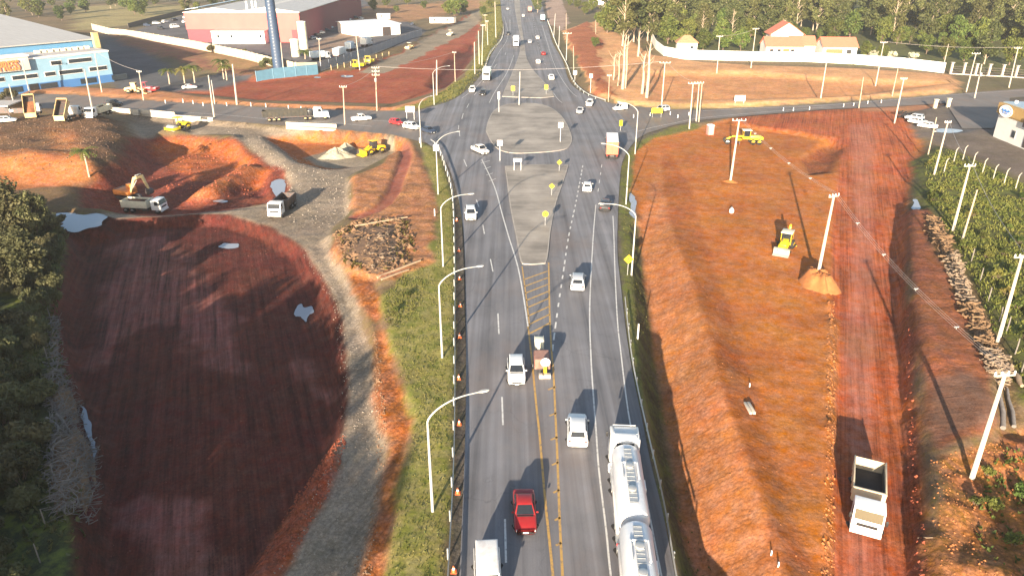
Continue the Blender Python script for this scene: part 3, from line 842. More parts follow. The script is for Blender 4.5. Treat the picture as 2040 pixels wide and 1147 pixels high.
line([(1090, 168), (1110, 196), (1120, 205)], .14)
line([(1004, 33), (1011, 60), (1010, 80), (992, 108), (975, 140), (950, 172), (920, 196)], .12)
line([(1270, 262), (1300, 254), (1340, 246), (1390, 236), (1460, 229), (1540, 222), (1640, 214)], .14)
line([(200, 214), (430, 228), (560, 240), (640, 243), (740, 252)], .14, None, "w")
line([(740, 240), (790, 243), (830, 248)], .14, None, "w")
line([(1400, 221), (1500, 216), (1640, 210), (1780, 199), (1900, 189), (2040, 180)], .14)
o = MARKS["w"].build("road_marking", M_LINEW, fix=False); tag(o, kind="structure")
o = MARKS["y"].build("road_marking", M_LINEY, fix=False); tag(o, kind="structure")

# standing water on the works
M_WATER, n_, l_, p_ = new_mat("sky_tinted_muddy_water")
p_.inputs["Base Color"].default_value = (.30, .32, .36, 1)  # blue of the reflected sky put into the muddy base colour
p_.inputs["Roughness"].default_value = .08
p_.inputs["IOR"].default_value = 1.33
for pts, zz in PUDDLES:
    sheet("puddle_water", pts, zz, M_WATER)
# ---------------------------------------------------------------- vehicles (local +Y is forward, wheels on z = 0)
def wheel(root, x, y, r=.32, w=.21, sub=True, rim=None):
    s = 1 if x > 0 else -1
    mb = MB()
    prof = [(-w / 2, r * .86), (-w / 2 + .03, r * .98), (-w / 4, r), (w / 4, r), (w / 2 - .03, r * .98), (w / 2, r * .86), (w / 2, r * .55)]
    mb.tube([(x + a * s, y, r) for a, _ in prof], [b for _, b in prof], 16)
    o = mb.build("wheel", M_TYRE, root, smooth=True)
    if sub:
        m2 = MB()
        m2.tube([(x + s * (w / 2 - .01), y, r), (x + s * (w / 2 + .012), y, r), (x + s * (w / 2 + .02), y, r)], [r * .62, r * .6, r * .2], 12)
        m2.build("rim", rim or M_RIM, o, smooth=True)
    return o

CAR = {  # L, W, H, belt, hood front z, cowl z, tail z, windscreen base/top y, rear window top/base y, roof half-width share
    "sedan": (4.5, 1.76, 1.46, .93, .70, .92, .98, .95, .22, -1.02, -1.68, .70),
    "hatch": (4.0, 1.72, 1.50, .95, .72, .93, .95, .92, .25, -1.42, -1.86, .72),
    "suv": (4.5, 1.84, 1.70, 1.08, .88, 1.05, 1.08, 1.05, .42, -1.75, -2.12, .76),
    "pickup": (5.2, 1.86, 1.80, 1.12, .92, 1.08, 1.10, 1.15, .55, -.80, -.98, .76),
    "van": (4.9, 1.92, 2.10, 1.20, .95, 1.15, 1.2, 1.72, 1.00, -2.25, -2.40, .84),
    "fiorino": (4.1, 1.68, 1.90, 1.02, .72, .95, 1.05, .95, .30, -1.92, -2.0, .86),
}
def car(kind, pt, label, loc, rz, cat=None, name=None, detail=2, group=None, open_bed=True):
    L, W, Hh, belt, hz, cz, tz, wb, wt, rt, rb, rs = CAR[kind]
    nm = name or {"sedan": "sedan_car", "hatch": "hatchback_car", "suv": "suv_car", "pickup": "pickup_truck", "van": "van", "fiorino": "small_van"}[kind]
    root = thing(nm, label, cat or {"pickup": "pickup", "van": "van", "fiorino": "van"}.get(kind, "car"), loc, rz, group)
    hw_ = W / 2
    def ring(y, ws, zt, z0):
        w = hw_ * ws
        half = [(w * .80, z0), (w * .97, z0 + .10), (w, z0 + .28), (w, zt - .22), (w * .97, zt - .07), (w * .86, zt), (w * .45, zt + .025)]
        return [(x, y, z) for x, z in half] + [(-x, y, z) for x, z in half[::-1]]
    f, b = L / 2, -L / 2
    zt_ = tz - .02
    rings = [ring(f, .76, hz - .18, .36), ring(f - .07, .86, hz - .07, .27), ring(f - .25, .95, hz, .22), ring(f - .65, .995, hz + (cz - hz) * .45, .2), ring(wb, 1, cz, .2), ring(0, 1, belt, .2)]
    if kind == "pickup" and open_bed:
        rings += [ring(rb - .05, 1, belt, .2), ring(b + .03, .97, tz, .3), ring(b, .95, tz - .04, .42)]
    else:
        rings += [ring(rb, 1, tz, .2), ring(b + .22, .97, zt_, .24), ring(b + .07, .9, zt_ - .08, .3), ring(b, .82, zt_ - .22, .4)]
    mb = MB(); mb.loft(rings)
    # cabin: painted pillars and roof
    bw, rw = hw_ * .93, hw_ * rs
    zb = min(cz, belt) - .04
    zr = Hh - .05
    c1 = [(-bw, wb, zb), (bw, wb, zb), (bw, rb, zb), (-bw, rb, zb)]
    c2 = [(-rw, wt, zr), (rw, wt, zr), (rw, rt, zr), (-rw, rt, zr)]
    ym = (wt + rt) / 2
    c3 = [(-rw * .86, wt - .12, Hh), (rw * .86, wt - .12, Hh), (rw * .86, rt + .12, Hh), (-rw * .86, rt + .12, Hh)]
    mb.loft([c1, c2, c3])
    if kind == "pickup" and open_bed:
        mb.box((0, (rb - .1 + b + .1) / 2, tz + .012), (W * .80, abs(b - rb) - .30, .02), 1)
    mb.build("body", [pt, M_BLACK], root, smooth=True, bevel=.03 if detail > 1 else 0)
    # glass
    g = MB(); g.panel(c1[1], c1[0], c2[0], c2[1], .012, 0, (.06, .06, .12, .06)); g.build("windscreen", M_GLASS, root)
    if kind in ("van", "fiorino"):
        sp = [(0.0, .30)] if kind == "fiorino" else [(0, .22), (.25, .60), (.62, .97)]
    elif kind == "pickup": sp = [(0.02, .5), (.53, .97)]
    else: sp = [(.03, .48), (.51, .95)]
    for a, bq in ((c1[1], c2[1]), (c1[0], c2[0])):
        sd = 1 if a[0] > 0 else -1
        A, B_, Cc, D = (c1[2], c1[1], c2[1], c2[2]) if sd > 0 else (c1[0], c1[3], c2[3], c2[0])
        g = MB()
        for u0, u1 in sp:
            if sd > 0: g.panel(B_, A, D, Cc, -.012, 0, (u0 + .03, 1 - u1 + .01, .22, .1))
            else: g.panel(A, B_, Cc, D, .012, 0, (u0 + .03, 1 - u1 + .01, .22, .1))
        g.build("side_window", M_GLASS, root)
    if kind != "fiorino":
        g = MB(); g.panel(c1[3], c1[2], c2[2], c2[3], .012, 0, (.1, .1, .25, .1)); g.build("rear_window", M_GLASS, root)
    for x in (-1, 1):
        for y in (L * .305, -L * .285):
            wheel(root, x * (hw_ - .085), y, .31 if kind not in ("suv", "pickup", "van") else .36, .2, detail > 1)
    if detail >= 1:
        for x in (-1, 1):
            mb = MB(); mb.box((x * hw_ * .66, f - .075, hz - .16), (hw_ * .36, .12, .13)); mb.build("headlight", M_LAMP, root)
            mb = MB(); mb.box((x * hw_ * .74, b + .05, tz - .24), (hw_ * .28, .1, .16)); mb.build("tail_light", M_TAIL, root)
            mb = MB(); mb.box((x * (hw_ + .09), wb - .32, cz + .06), (.17, .11, .13)); mb.build("door_mirror", pt, root, bevel=.02)
        mb = MB(); mb.box((0, f - .02, hz - .28), (hw_ * 1.0, .07, .12)); mb.build("grille", M_BLACK, root)
        mb = MB(); mb.box((0, f - .0, .4), (.4, .04, .12)); mb.build("number_plate", M_SIGNW, root)
        if detail > 1:
            for x in (-1, 1):
                mb = MB(); mb.box((x * (hw_ - .005), 0, .33), (.05, L * .42, .16)); mb.build("sill", M_BLACK, root)
                mb = MB(); mb.box((x * (hw_ + .004), .05, belt - .19), (.02, .14, .035)); mb.box((x * (hw_ + .004), 0, belt - .33), (.016, L * .38, .03)); mb.build("door_trim", M_BLACK, root)
            mb = MB(); mb.box((0, f - .06, .36), (hw_ * 1.5, .14, .12)); mb.build("lower_grille", M_BLACK, root)
            mb = MB(); mb.box((0, wb + .03, cz + .012), (W * .72, .16, .03)); mb.build("wiper_cowl", M_BLACK, root)
    if kind == "pickup" and detail > 1:
        pass
    return root

def heading(a, b):
    d = b - a
    return math.atan2(-d.x, d.y)

def put_car(kind, pt, label, rear, front, **k):
    """rear and front: photo points where the thing's shadowless footprint ends"""
    a, b = P(*rear), P(*front)
    c = (a + b) / 2
    c.z = T(c.x, c.y)
    if c.z < -.12 and c.z > -.16: c.z = 0
    return car(kind, pt, label, c, heading(a, b), **k)

# ---- traffic on the highway
put_car("van", M_WHITED, "white minibus cut off by the bottom edge of the photo", (970, 1122), (974, 1215))
put_car("sedan", M_RED, "dark red car driving towards the viewer in the left lanes", (1043, 998), (1047, 1064))
put_car("suv", M_WHITE, "white car with black windscreen beside the rusty roadside trailer", (1027, 727), (1030, 776))
put_car("suv", M_WHITE, "white car coming down the left carriageway past the narrow end of the island", (937, 423), (939, 447))
put_car("pickup", M_WHITED, "white pickup turning out of the junction beside the rounded island", (944, 300), (970, 311))
put_car("suv", M_WHITE, "white car driving away just ahead of the tanker lorry", (1150, 891), (1149, 845))
put_car("suv", M_SILVER, "silver car driving away beside the hatched yellow markings", (1150, 583), (1151, 557))
put_car("hatch", M_WHITE, "white hatchback driving away behind the orange box lorry", (1169, 387), (1171, 371))
put_car("suv", M_DARK, "dark car with red tail lights driving away in the outer lane", (1204, 428), (1206, 407), detail=2)
put_car("sedan", M_SILVER, "silver car entering the roundabout right of the rounded island", (1157, 221), (1153, 231), detail=1)
put_car("suv", M_WHITE, "white car following the silver car into the roundabout", (1177, 207), (1172, 216), detail=1)
put_car("suv", M_WHITE, "white car leaving on the left carriageway beside the straw verge", (944, 178), (938, 190), detail=1)
put_car("hatch", M_DARK, "black car on the left carriageway in front of the green box lorry", (965, 184), (959, 196), detail=1)
put_car("suv", M_WHITED, "white and dark car climbing past the point of the upper island", (1100, 165), (1096, 153), detail=1)
put_car("hatch", M_WHITE, "small white car on the far right carriageway beside the guardrail posts", (1073, 131), (1071, 123), detail=1)
put_car("hatch", M_RED, "small dark red car on the far right carriageway", (1084, 114), (1081, 107), detail=1)
put_car("hatch", M_SILVER, "silver car in the shadow of the far white lorry", (1056, 90), (1055, 83), detail=1)
put_car("hatch", M_WHITED, "pale car just beyond the far white lorry's shadow", (1072, 82), (1070, 75), detail=1)
put_car("hatch", M_WHITE, "white car far up the right carriageway behind the red lorry", (1043, 37), (1042, 31), detail=1)
put_car("hatch", M_DARK, "dark car on the far left carriageway behind the white lorry", (1013, 67), (1012, 73), detail=1)
put_car("hatch", M_WHITE, "farthest white car at the top of the left carriageway", (1012, 18), (1011, 23), detail=1)
# ---- side roads
put_car("pickup", M_WHITED, "white pickup on the left side road behind the low-loader lorry", (702, 243), (738, 240), detail=1, open_bed=False)
put_car("hatch", M_BRED, "bright red car waiting in the queue at the junction", (777, 246), (803, 252), detail=1)
put_car("suv", M_WHITE, "white car waiting between the red car and the black car", (808, 256), (833, 260), detail=1)
put_car("sedan", M_BLUEC, "black car first in the queue at the junction", (842, 262), (866, 269), detail=1)
put_car("suv", M_DARK, "black car on the left side road beside the concrete barrier", (212, 211), (245, 212), detail=1)
put_car("fiorino", M_WHITE, "white box van on the right side road behind the orange lorry", (1249, 219), (1219, 222), detail=1)
put_car("suv", M_SILVER, "silver car on the right side road behind the yellow board", (1330, 222), (1306, 225), detail=1)
put_car("sedan", M_WHITE, "long white car parked by the blue forecourt wall", (362, 178), (394, 176), detail=1)
put_car("hatch", M_WHITE, "white car nearest the left edge beside the tipped lorry", (-2, 246), (34, 243), detail=1)
put_car("hatch", M_WHITED, "white car under the small roof at the left edge", (24, 225), (46, 223), detail=1)
put_car("sedan", M_WHITE, "white car parked nearest the blue pole line on the right", (1868, 258), (1826, 254), detail=1)
put_car("sedan", M_WHITED, "white car parked in the middle of the row by the tyre heap", (1846, 249), (1808, 246), detail=1)
put_car("suv", M_SILVER, "silver car parked farthest in the row by the tyre heap", (1838, 241), (1804, 239), detail=1)
# cars in the warehouse yard
yard = [("van", M_WHITE, "white delivery van in the yard left of the pink warehouse", (336, 57), (362, 55)), ("suv", M_DARK, "black car parked left of the white delivery van", (312, 58), (330, 60)),
        ("suv", M_WHITED, "white car parked in the corner by the pink warehouse", (358, 47), (384, 45)), ("hatch", M_WHITE, "white car at the back of the yard beside the pink warehouse", (360, 38), (382, 36)),
        ("hatch", M_SILVER, "silver car parked along the shaded red warehouse side", (655, 52), (675, 49)), ("hatch", M_WHITE, "white car parked beyond the shaded red warehouse side", (684, 42), (706, 40)),
        ("hatch", M_DARK, "dark car parked in the far yard row", (700, 38), (716, 36)), ("hatch", M_WHITED, "pale car parked last in the far yard row", (712, 40), (728, 38)),
        ("suv", M_WHITE, "white car parked by the corner of the white shed", (716, 55), (732, 53)), ("hatch", M_BLUEC, "blue grey car beside the right end of the white shed", (815, 53), (828, 50)), ]
for i_, (x_, m_, lb_) in enumerate(((614, M_SILVER, "silver car nearest the cream tank along the shaded red wall"), (622, M_DARK, "dark car second from the tank along the shaded red wall"), (630, M_WHITED, "white car third from the tank along the shaded red wall"), (639, M_BLUEC, "blue car fourth from the tank along the shaded red wall"), (648, M_WHITE, "white car fifth from the tank along the shaded red wall"))):
    yard.append(("hatch", m_, lb_, (x_ + 4, 79 - i_ * 5.2), (x_ + 18, 77 - i_ * 5.2)))
for i_, (x_, y_, m_, lb_) in enumerate(((286, 54, M_BLUEC, "dark blue car at the front of the shaded yard row"), (304, 50, M_SILVER, "silver car in the middle of the shaded yard row"), (322, 47, M_WHITED, "pale car towards the back of the shaded yard row"), (340, 43, M_DARK, "black car at the back of the shaded yard row"))):
    yard.append(("suv", m_, lb_, (x_, y_), (x_ + 16, y_ - 2)))
for k_, m_, lb, a, b in yard: put_car(k_, m_, lb, a, b, detail=0)

# ---------------------------------------------------------------- lorries
def cab(root, y0, y1, w, z0, z1, pt, slant=.35, name="cab", bonnet=0):
    h = z1 - z0
    if bonnet:
        pr = [(y0, z0), (y1, z0), (y1, z0 + h * .42), (y1 - .12, z0 + h * .5), (y1 - bonnet, z0 + h * .58), (y1 - bonnet - slant, z1), (y0, z1)]
        ws = ((y1 - bonnet, z0 + h * .58), (y1 - bonnet - slant, z1))
    else:
        pr = [(y0, z0), (y1, z0), (y1, z0 + h * .48), (y1 - slant, z1), (y0 + .1, z1), (y0, z1 - .12)]
        ws = ((y1, z0 + h * .48), (y1 - slant, z1))
    mb = MB(); mb.prism(pr, 'x', -w / 2, w / 2)
    c = mb.build(name, pt, root, bevel=.06)
    (ya, za), (yb, zb) = ws
    g = MB(); g.panel((w / 2, ya, za), (-w / 2, ya, za), (-w / 2, yb, zb), (w / 2, yb, zb), .012, 0, (.06, .06, .1, .16)); g.build("windscreen", M_GLASS, c)
    yf = ya - .18
    for s in (-1, 1):
        g = MB(); X = s * (w / 2)
        q = [(X, yf - .95, za - .02), (X, yf, za - .02), (X, yb - .12, zb - .25), (X, yf - .95, zb - .25)]
        if s < 0: q = [q[1], q[0], q[3], q[2]]
        g.panel(*q, .012); g.build("side_window", M_GLASS, c)
        g = MB(); g.box((s * (w / 2 + .16), yf + .12, za + .32), (.2, .1, .5)); g.build("door_mirror", M_BLACK, root, bevel=.03)
        g = MB(); g.box((s * w * .36, y1 + .015, z0 + .2), (.34, .06, .2)); g.build("headlight", M_LAMP, root)
    g = MB(); g.box((0, y1 + .06, z0 - .06), (w * .99, .2, .34)); g.build("bumper", pt, root, bevel=.04)
    g = MB(); g.box((0, y1 + .012, z0 + h * .30), (w * .66, .03, h * .14)); g.build("grille", M_BLACK, root)
    return c

def tipper(label, loc, rz, pt=M_WHITED, bedm=M_CREAM, tip=0.0, load=None, axles=2, blen=4.4, name="tipper_lorry", group=None, bedin=M_STEEL, gap=0.0):
    root = thing(name, label, "tipper lorry", loc, rz, group)
    L = blen + 2.75 + gap
    y1 = L / 2
    yb0 = -L / 2 + .05
    mb = MB(); mb.box((0, 0 - .1, .82), (.9, L - .5, .26)); mb.box((.75, .6, .72), (.55, 1.1, .5)); mb.box((-.75, .6, .72), (.5, .9, .5))
    mb.build("chassis", M_STEEL, root)
    cab(root, y1 - 1.9, y1, 2.35, .75, 2.75, pt, .38)
    ya = [yb0 + .95] if axles == 2 else [yb0 + .75, yb0 + 2.05]
    for s in (-1, 1):
        wheel(root, s * 1.02, y1 - .85, .5, .3)
        for y in ya:
            wheel(root, s * .94, y, .5, .52)
    # bed, hinged at its rear floor edge
    T0 = Matrix.Translation((0, yb0 + .3, 1.08)) @ Matrix.Rotation(tip, 4, 'X') @ Matrix.Translation((0, -yb0 - .3, -1.08))
    w, hb = 2.46, 1.15
    ye = yb0 + blen
    m2 = MB(T0)
    ym, ln = (yb0 + ye) / 2, ye - yb0
    m2.box((0, ym, 1.12), (w, ln, .1))
    m2.box((-w / 2 + .03, ym, 1.12 + hb / 2 + .04), (.07, ln, hb)); m2.box((w / 2 - .03, ym, 1.12 + hb / 2 + .04), (.07, ln, hb))
    m2.box((0, ye - .035, 1.12 + hb / 2 + .14), (w - .14, .07, hb + .2))
    for s in (-1, 1):
        for i in range(6):
            m2.box((s * (w / 2 + .03), yb0 + .25 + i * (ln - .5) / 5, 1.62), (.06, .1, 1.1))
        m2.box((s * (w / 2 + .01), ym, 1.18 + hb + .05), (.12, ln, .09))
    m2.box((0, ye + .02, 1.12 + hb + .26), (w, .2, .08))
    bd = m2.build("tipper_body", bedm, root, bevel=.012)
    m3 = MB(T0); m3.box((0, ym, 1.182), (w - .16, ln - .16, .02)); m3.box((0, ye - .085, 1.7), (w - .16, .02, 1.0))
    m3.box((-w / 2 + .08, ym, 1.66), (.02, ln - .16, .92)); m3.box((w / 2 - .08, ym, 1.66), (.02, ln - .16, .92))
    m3.build("bed_lining", bedin, bd)
    tg = MB(T0)
    if tip > .2: tg.box((0, yb0 - .35, 1.12 + hb - .3), (w, .07, hb), rx=-.9)
    else: tg.box((0, yb0 + .0, 1.12 + hb / 2 + .06), (w - .16, .07, hb))
    tg.build("tailgate", bedm, bd)
    if load:
        m4 = MB(T0)
        r = random.Random(3)
        nx, ny = 8, 12
        vs, fs = [], []
        for j in range(ny + 1):
            for i in range(nx + 1):
                u, v = i / nx, j / ny
                z = 1.5 + .75 * math.sin(PI * u) * math.sin(PI * min(1, v * 1.1)) + r.uniform(-.08, .08)
                if tip > .2: z = 1.25 + .9 * (1 - v) * (.4 + .6 * math.sin(PI * u)) + r.uniform(-.08, .08)
                vs.append((-w / 2 + .1 + u * (w - .2), yb0 + .1 + v * (ln - .2) * (.75 if tip > .2 else 1), z))
        for j in range(ny):
            for i in range(nx):
                a = j * (nx + 1) + i
                fs.append((a, a + 1, a + nx + 2, a + nx + 1))
        m4.add(vs, fs); m4.build("earth_load", load, root, smooth=True)
    if tip > .2:
        m5 = MB(); p = T0 @ Vector((0, ye - .6, 1.05)); m5.tube([(0, ye - .9, .95), tuple(p)], [.11, .07], 8); m5.build("hydraulic_ram", M_GALV, root)
    return root

def put2(fn, label, rear, front, *a, **k):
    p, q = P(*rear), P(*front)
    c = (p + q) / 2
    c.z = T(c.x, c.y)
    if -.16 < c.z < -.12: c.z = 0
    return fn(label, c, heading(p, q), *a, **k)

M_EARTH = mat("dumped_earth", (.22, .09, .04), .95, 0, .35, 2.5, .8)
put2(tipper, "white tipper lorry with empty dark bed driving down the red haul road", (1724, 955), (1720, 1074), M_WHITE, mat("dusty_pale_bed", (.62, .52, .36), .6, 0, .15, 2, dirt=SOIL, dirt_amt=.4), blen=4.7, gap=.45, bedin=mat("dark_lining", (.02, .022, .028), .9, 0, .3))  # bed inside darker than its outer sides
put2(tipper, "white tipper lorry with cream bed under the orange excavator", (262, 419), (318, 421), M_WHITE, M_CREAM, load=M_EARTH, axles=3, blen=5.2)
put2(tipper, "white tipper lorry with black bed standing on the gravel track", (578, 408), (549, 436), M_WHITED, M_STEEL, axles=3, blen=5.0)
put2(tipper, "white lorry tipping brown earth from its raised yellow bed", (52, 247), (88, 232), M_WHITED, M_TAN, tip=R(52), load=M_EARTH, axles=3, blen=5.0)
put2(tipper, "lorry with tan raised bed at the middle of the earth heap", (128, 243), (152, 235), M_WHITED, M_TAN, tip=R(48), axles=3, blen=4.6)
put2(tipper, "white lorry with lowered cream bed on top of the earth heap", (226, 237), (172, 238), M_WHITE, M_CREAM, axles=3, blen=5.2)

def box_lorry(label, loc, rz, pt, boxm, rear_m=None, blen=7.0, bh=2.6, roof_m=None, group=None, name="box_lorry", cat="lorry"):
    root = thing(name, label, cat, loc, rz, group)
    L = blen + 2.2
    y1 = L / 2; yb = -L / 2
    mb = MB(); mb.box((0, 0, .85), (.9, L - .4, .28)); mb.build("chassis", M_STEEL, root)
    cab(root, y1 - 1.95, y1, 2.4, .7, 2.95, pt, .3)
    mb = MB(); mb.box((0, yb + blen / 2, 1.15 + bh / 2), (2.55, blen, bh)); bx = mb.build("cargo_box", boxm, root, bevel=.04)
    mb = MB(); mb.box((0, yb + blen / 2, 1.15 + bh + .012), (2.5, blen - .1, .03)); mb.build("box_roof", roof_m or M_SIGNW, bx)
    mb = MB()
    for s in (-1, 1): mb.box((s * .62, yb - .012, 1.15 + bh / 2), (1.18, .03, bh - .2))
    mb.build("rear_door", rear_m or boxm, bx)
    for s in (-1, 1):
        mb = MB(); mb.box((s * 1.0, yb - .02, .95), (.35, .08, .16)); mb.build("tail_light", M_TAIL, root)
        wheel(root, s * 1.03, y1 - .9, .5, .3, False)
        for y in (yb + 1.1, yb + 2.4): wheel(root, s * .97, y, .5, .5, False)
    return root
M_ORBOX = mat("orange_red_box", (.52, .125, .065), .5, 0, .08, 1.2, dirt=(.35, .12, .06), dirt_amt=.4)
put2(box_lorry, "tall orange box lorry with white roof driving away on the right carriageway", (1219, 327), (1217, 290), M_WHITE, M_ORBOX, blen=8.5, bh=2.75)
put2(box_lorry, "pale green and white box lorry coming down the left carriageway", (974, 150), (966, 169), M_WHITE, mat("pale_green_box", (.52, .72, .60), .5, 0, .06, 1), blen=5.5, bh=2.6)
put2(box_lorry, "white box lorry with long shadow far up the left carriageway", (1029, 84), (1027, 101), M_WHITE, M_WHITE, blen=6.5, bh=3.0)
put2(box_lorry, "teal box lorry far up the right carriageway by the roadside trees", (1082, 48), (1080, 38), M_WHITE, mat("teal_box", (.30, .62, .72), .5, 0, .06, 1), blen=6, bh=2.5)
put2(box_lorry, "long red lorry at the top of the right carriageway", (1058, 40), (1053, 12), M_RED, mat("brown_red_box", (.42, .20, .15), .6, 0, .12, 1), blen=12, bh=2.6, roof_m=mat("brown_tarpaulin", (.36, .25, .20), .8, 0, .15, 1))
put2(box_lorry, "white box lorry parked in the yard behind the slatted fence", (655, 122), (700, 106), M_WHITE, M_WHITE, blen=7, bh=2.6)
put2(box_lorry, "pale lorry parked next to the water tank in the warehouse yard", (625, 121), (652, 118), M_SILVER, mat("pale_blue_box", (.6, .68, .74), .5, 0, .06, 1), blen=5.5, bh=2.2)
put2(box_lorry, "white lorry backed up to the white shed", (716, 97), (745, 88), M_WHITE, M_WHITE, blen=6, bh=2.8)
put2(box_lorry, "white lorry with light blue box in the middle of the yard", (684, 108), (712, 95), M_WHITE, mat("pale_blue_box", (.6, .68, .74)), blen=5, bh=2.6)

# double tank lorry
def tanker(label, loc, rz):
    root = thing("tanker_lorry", label, "tanker lorry", loc, rz)
    y1 = 9.6
    c = cab(root, y1 - 2.3, y1, 2.45, .75, 3.35, M_WHITE, .3)
    mb = MB()
    mb.tube([(-1.0, y1 - .25, 3.42), (-1.0, y1 - 1.6, 3.5), (1.0, y1 - 1.6, 3.5), (1.0, y1 - .25, 3.42), (-1.0, y1 - .25, 3.42)], .04, 6)
    mb.build("roof_rail", M_GALV, c)
    mb = MB(); mb.box((0, y1 - 1.9, 3.46), (1.9, .7, .2)); mb.build("wind_deflector", M_WHITE, c, bevel=.06)
    mb = MB(); mb.box((0, y1 - 2.31, 2.65), (1.5, .03, .75)); mb.build("rear_window", M_GLASS, c)
    mb = MB(); mb.box((0, 3.6, .85), (.9, 10.6, .3)); mb.box((0, -6.2, .85), (.9, 7.6, .3)); mb.build("chassis", M_STEEL, root)
    def tank(ya, yb):
        mb = MB(); r = 1.16; zc = 2.35
        n = 28
        def rg(y, k): return [(r * 1.04 * k * math.cos(2 * PI * i / n), y, zc + r * k * math.sin(2 * PI * i / n)) for i in range(n)]
        mb.loft([rg(yb - .0, .55), rg(yb + .12, .82), rg(yb + .3, .97), rg(yb + .45, 1), rg(ya - .45, 1), rg(ya - .3, .97), rg(ya - .12, .82), rg(ya, .55)])
        t = mb.build("tank", M_CHROME, root, smooth=True)
        mb = MB(); ym = (ya + yb) / 2
        mb.box((0, ym, zc + r + .05), (.62, (ya - yb) * .78, .05))
        for i in range(14): mb.box((0, yb + (ya - yb) * (.13 + .74 * i / 13), zc + r + .085), (.6, .05, .02))
        mb.build("walkway", M_GALV, t)
        for yy in (ym + (ya - yb) * .12, ym - (ya - yb) * .2):
            mb = MB(); mb.tube([(0, yy, zc + r), (0, yy, zc + r + .2), (0, yy, zc + r + .24)], [.33, .33, .2], 14); mb.build("manhole", M_GALV, t, smooth=True)
        mb = MB()
        mb.box((-.62, ym + .5, zc + r + .03), (.12, 1.9, .18)); mb.box((.62, ym + .5, zc + r + .03), (.12, 1.9, .18)); mb.box((0, ym + 1.45, zc + r + .06), (1.0, .1, .12))
        mb.build("spill_box", M_WHITE, t)
        mb = MB()
        for s in (-1, 1): mb.box((s * 1.1, ym, 1.05), (.24, (ya - yb) * .9, .45)); mb.box((s * 1.12, ym, 1.9), (.06, (ya - yb) * .85, .06))
        mb.build("side_skirt", M_WHITED, root, bevel=.03)
        mb = MB(); mb.box((1.18, ym + .2, 2.1), (.22, 1.2, .7)); mb.build("hose_box", M_WHITE, root, bevel=.03)
        return t
    tank(6.9, -1.6); tank(-2.1, -9.6)
    for s in (-1, 1):
        for y in (8.7, 5.6, 4.3, .2, -1.1, -2.3, -6.6, -7.9, -9.2):
            wheel(root, s * 1.0, y, .5, .45, True, M_GALV)
        mb = MB(); mb.box((s * 1.03, 4.95, 1.04), (.5, 2.7, .05)); mb.build("mudguard", M_GALV, root)
        mb = MB(); mb.box((s * 1.03, -.9, 1.04), (.5, 3.9, .05)); mb.build("mudguard", M_GALV, root)
        mb = MB(); mb.cyl((s * 1.1, 6.4, .85), (s * 1.1, 7.1, .85), .3, n=14); mb.build("fuel_tank", M_CHROME, root, smooth=True)
        mb = MB(); mb.box((s * 1.12, -2.35, 1.05), (.3, .06, .3)); mb.build("reflector", M_SIGNR, root)
    mb = MB(); mb.tube([(1.1, y1 - 2.5, 1.0), (1.1, y1 - 2.5, 3.6)], .09, 10); mb.build("exhaust_stack", M_CHROME, root, smooth=True)
    return root
ta, tb = G(1242, 853, 2.9), G(1282, 1147, 3.5)
dd = (ta - tb).normalized()
tc_ = ta - dd * 9.6
tanker("polished steel tanker lorry with two round tanks and white cab", (tc_.x, tc_.y, 0), math.atan2(-dd.x, dd.y))

# bonneted lorry with low open trailer on the left side road
def low_loader(label, loc, rz):
    root = thing("tipping_trailer_lorry", label, "lorry", loc, rz)
    cab(root, 4.6, 8.4, 2.4, .75, 3.1, M_WHITE, .3, bonnet=1.5)
    mb = MB(); mb.box((0, -.5, .95), (.9, 14, .3)); mb.build("chassis", M_STEEL, root)
    mb = MB(); mb.box((0, 3.7, 1.9), (2.2, 1.0, 1.4)); mb.build("sleeper_fairing", M_DARK, root, bevel=.05)
    m = mat("grimy_trailer", (.035, .033, .028), .8, 0, .3, 1.5, dirt=(.09, .07, .04), dirt_amt=.6)
    mb = MB(); 
    for s in (-1, 1): mb.box((s * 1.22, -2.6, 2.05), (.08, 11.2, 1.5))
    mb.box((0, -2.6, 1.34), (2.4, 11.2, .1)); mb.box((0, 2.96, 2.05), (2.4, .08, 1.5)); mb.box((0, -8.16, 2.05), (2.4, .08, 1.5))
    for s in (-1, 1):
        for i in range(12): mb.box((s * 1.3, -8 + i * 1.0, 2.0), (.08, .12, 1.4))
    mb.build("trailer_body", m, root)
    for s in (-1, 1):
        for y in (7.4, 3.6, 2.4, -4.2, -5.4, -6.6): wheel(root, s * 1.0, y, .5, .45, True, M_TAN)
    return root
put2(low_loader, "white bonneted lorry with a long dark open trailer on the side road", (534, 243), (646, 238))
# ---------------------------------------------------------------- buildings and walls
M_BLUE = mat("blue_cladding", (.10, .27, .46), .5, 0, .06, .4, dirt=(.2, .3, .4), dirt_amt=.3)
M_LBLUE = mat("light_blue_wall", (.22, .38, .50), .7, 0, .07, .4, dirt=(.3, .42, .5), dirt_amt=.4)
M_BLUESHADE = mat("shaded_blue_wall", (.05, .16, .38), .7, 0, .08, .4)
M_ROOFG = mat("grey_metal_roof", (.52, .49, .45), .5, .2, .12, .35, stretch=(6, .4, 1), dirt=(.38, .34, .29), dirt_amt=.5)
M_ROOFB = mat("bluish_metal_roof", (.36, .46, .54), .5, .2, .08, .4)
M_WIN = mat("window_glass", (.03, .04, .05), .1, 0, .3, 2)
M_WALLW = mat("white_wall", (.80, .78, .73), .8, 0, .06, .5, dirt=(.55, .42, .30), dirt_amt=.3)
M_REDLIT = mat("sunlit_red_cladding", (.60, .085, .075), .6, 0, .06, .3, dirt=(.42, .18, .14), dirt_amt=.15)  # sunlight on the front put into a lighter red cladding
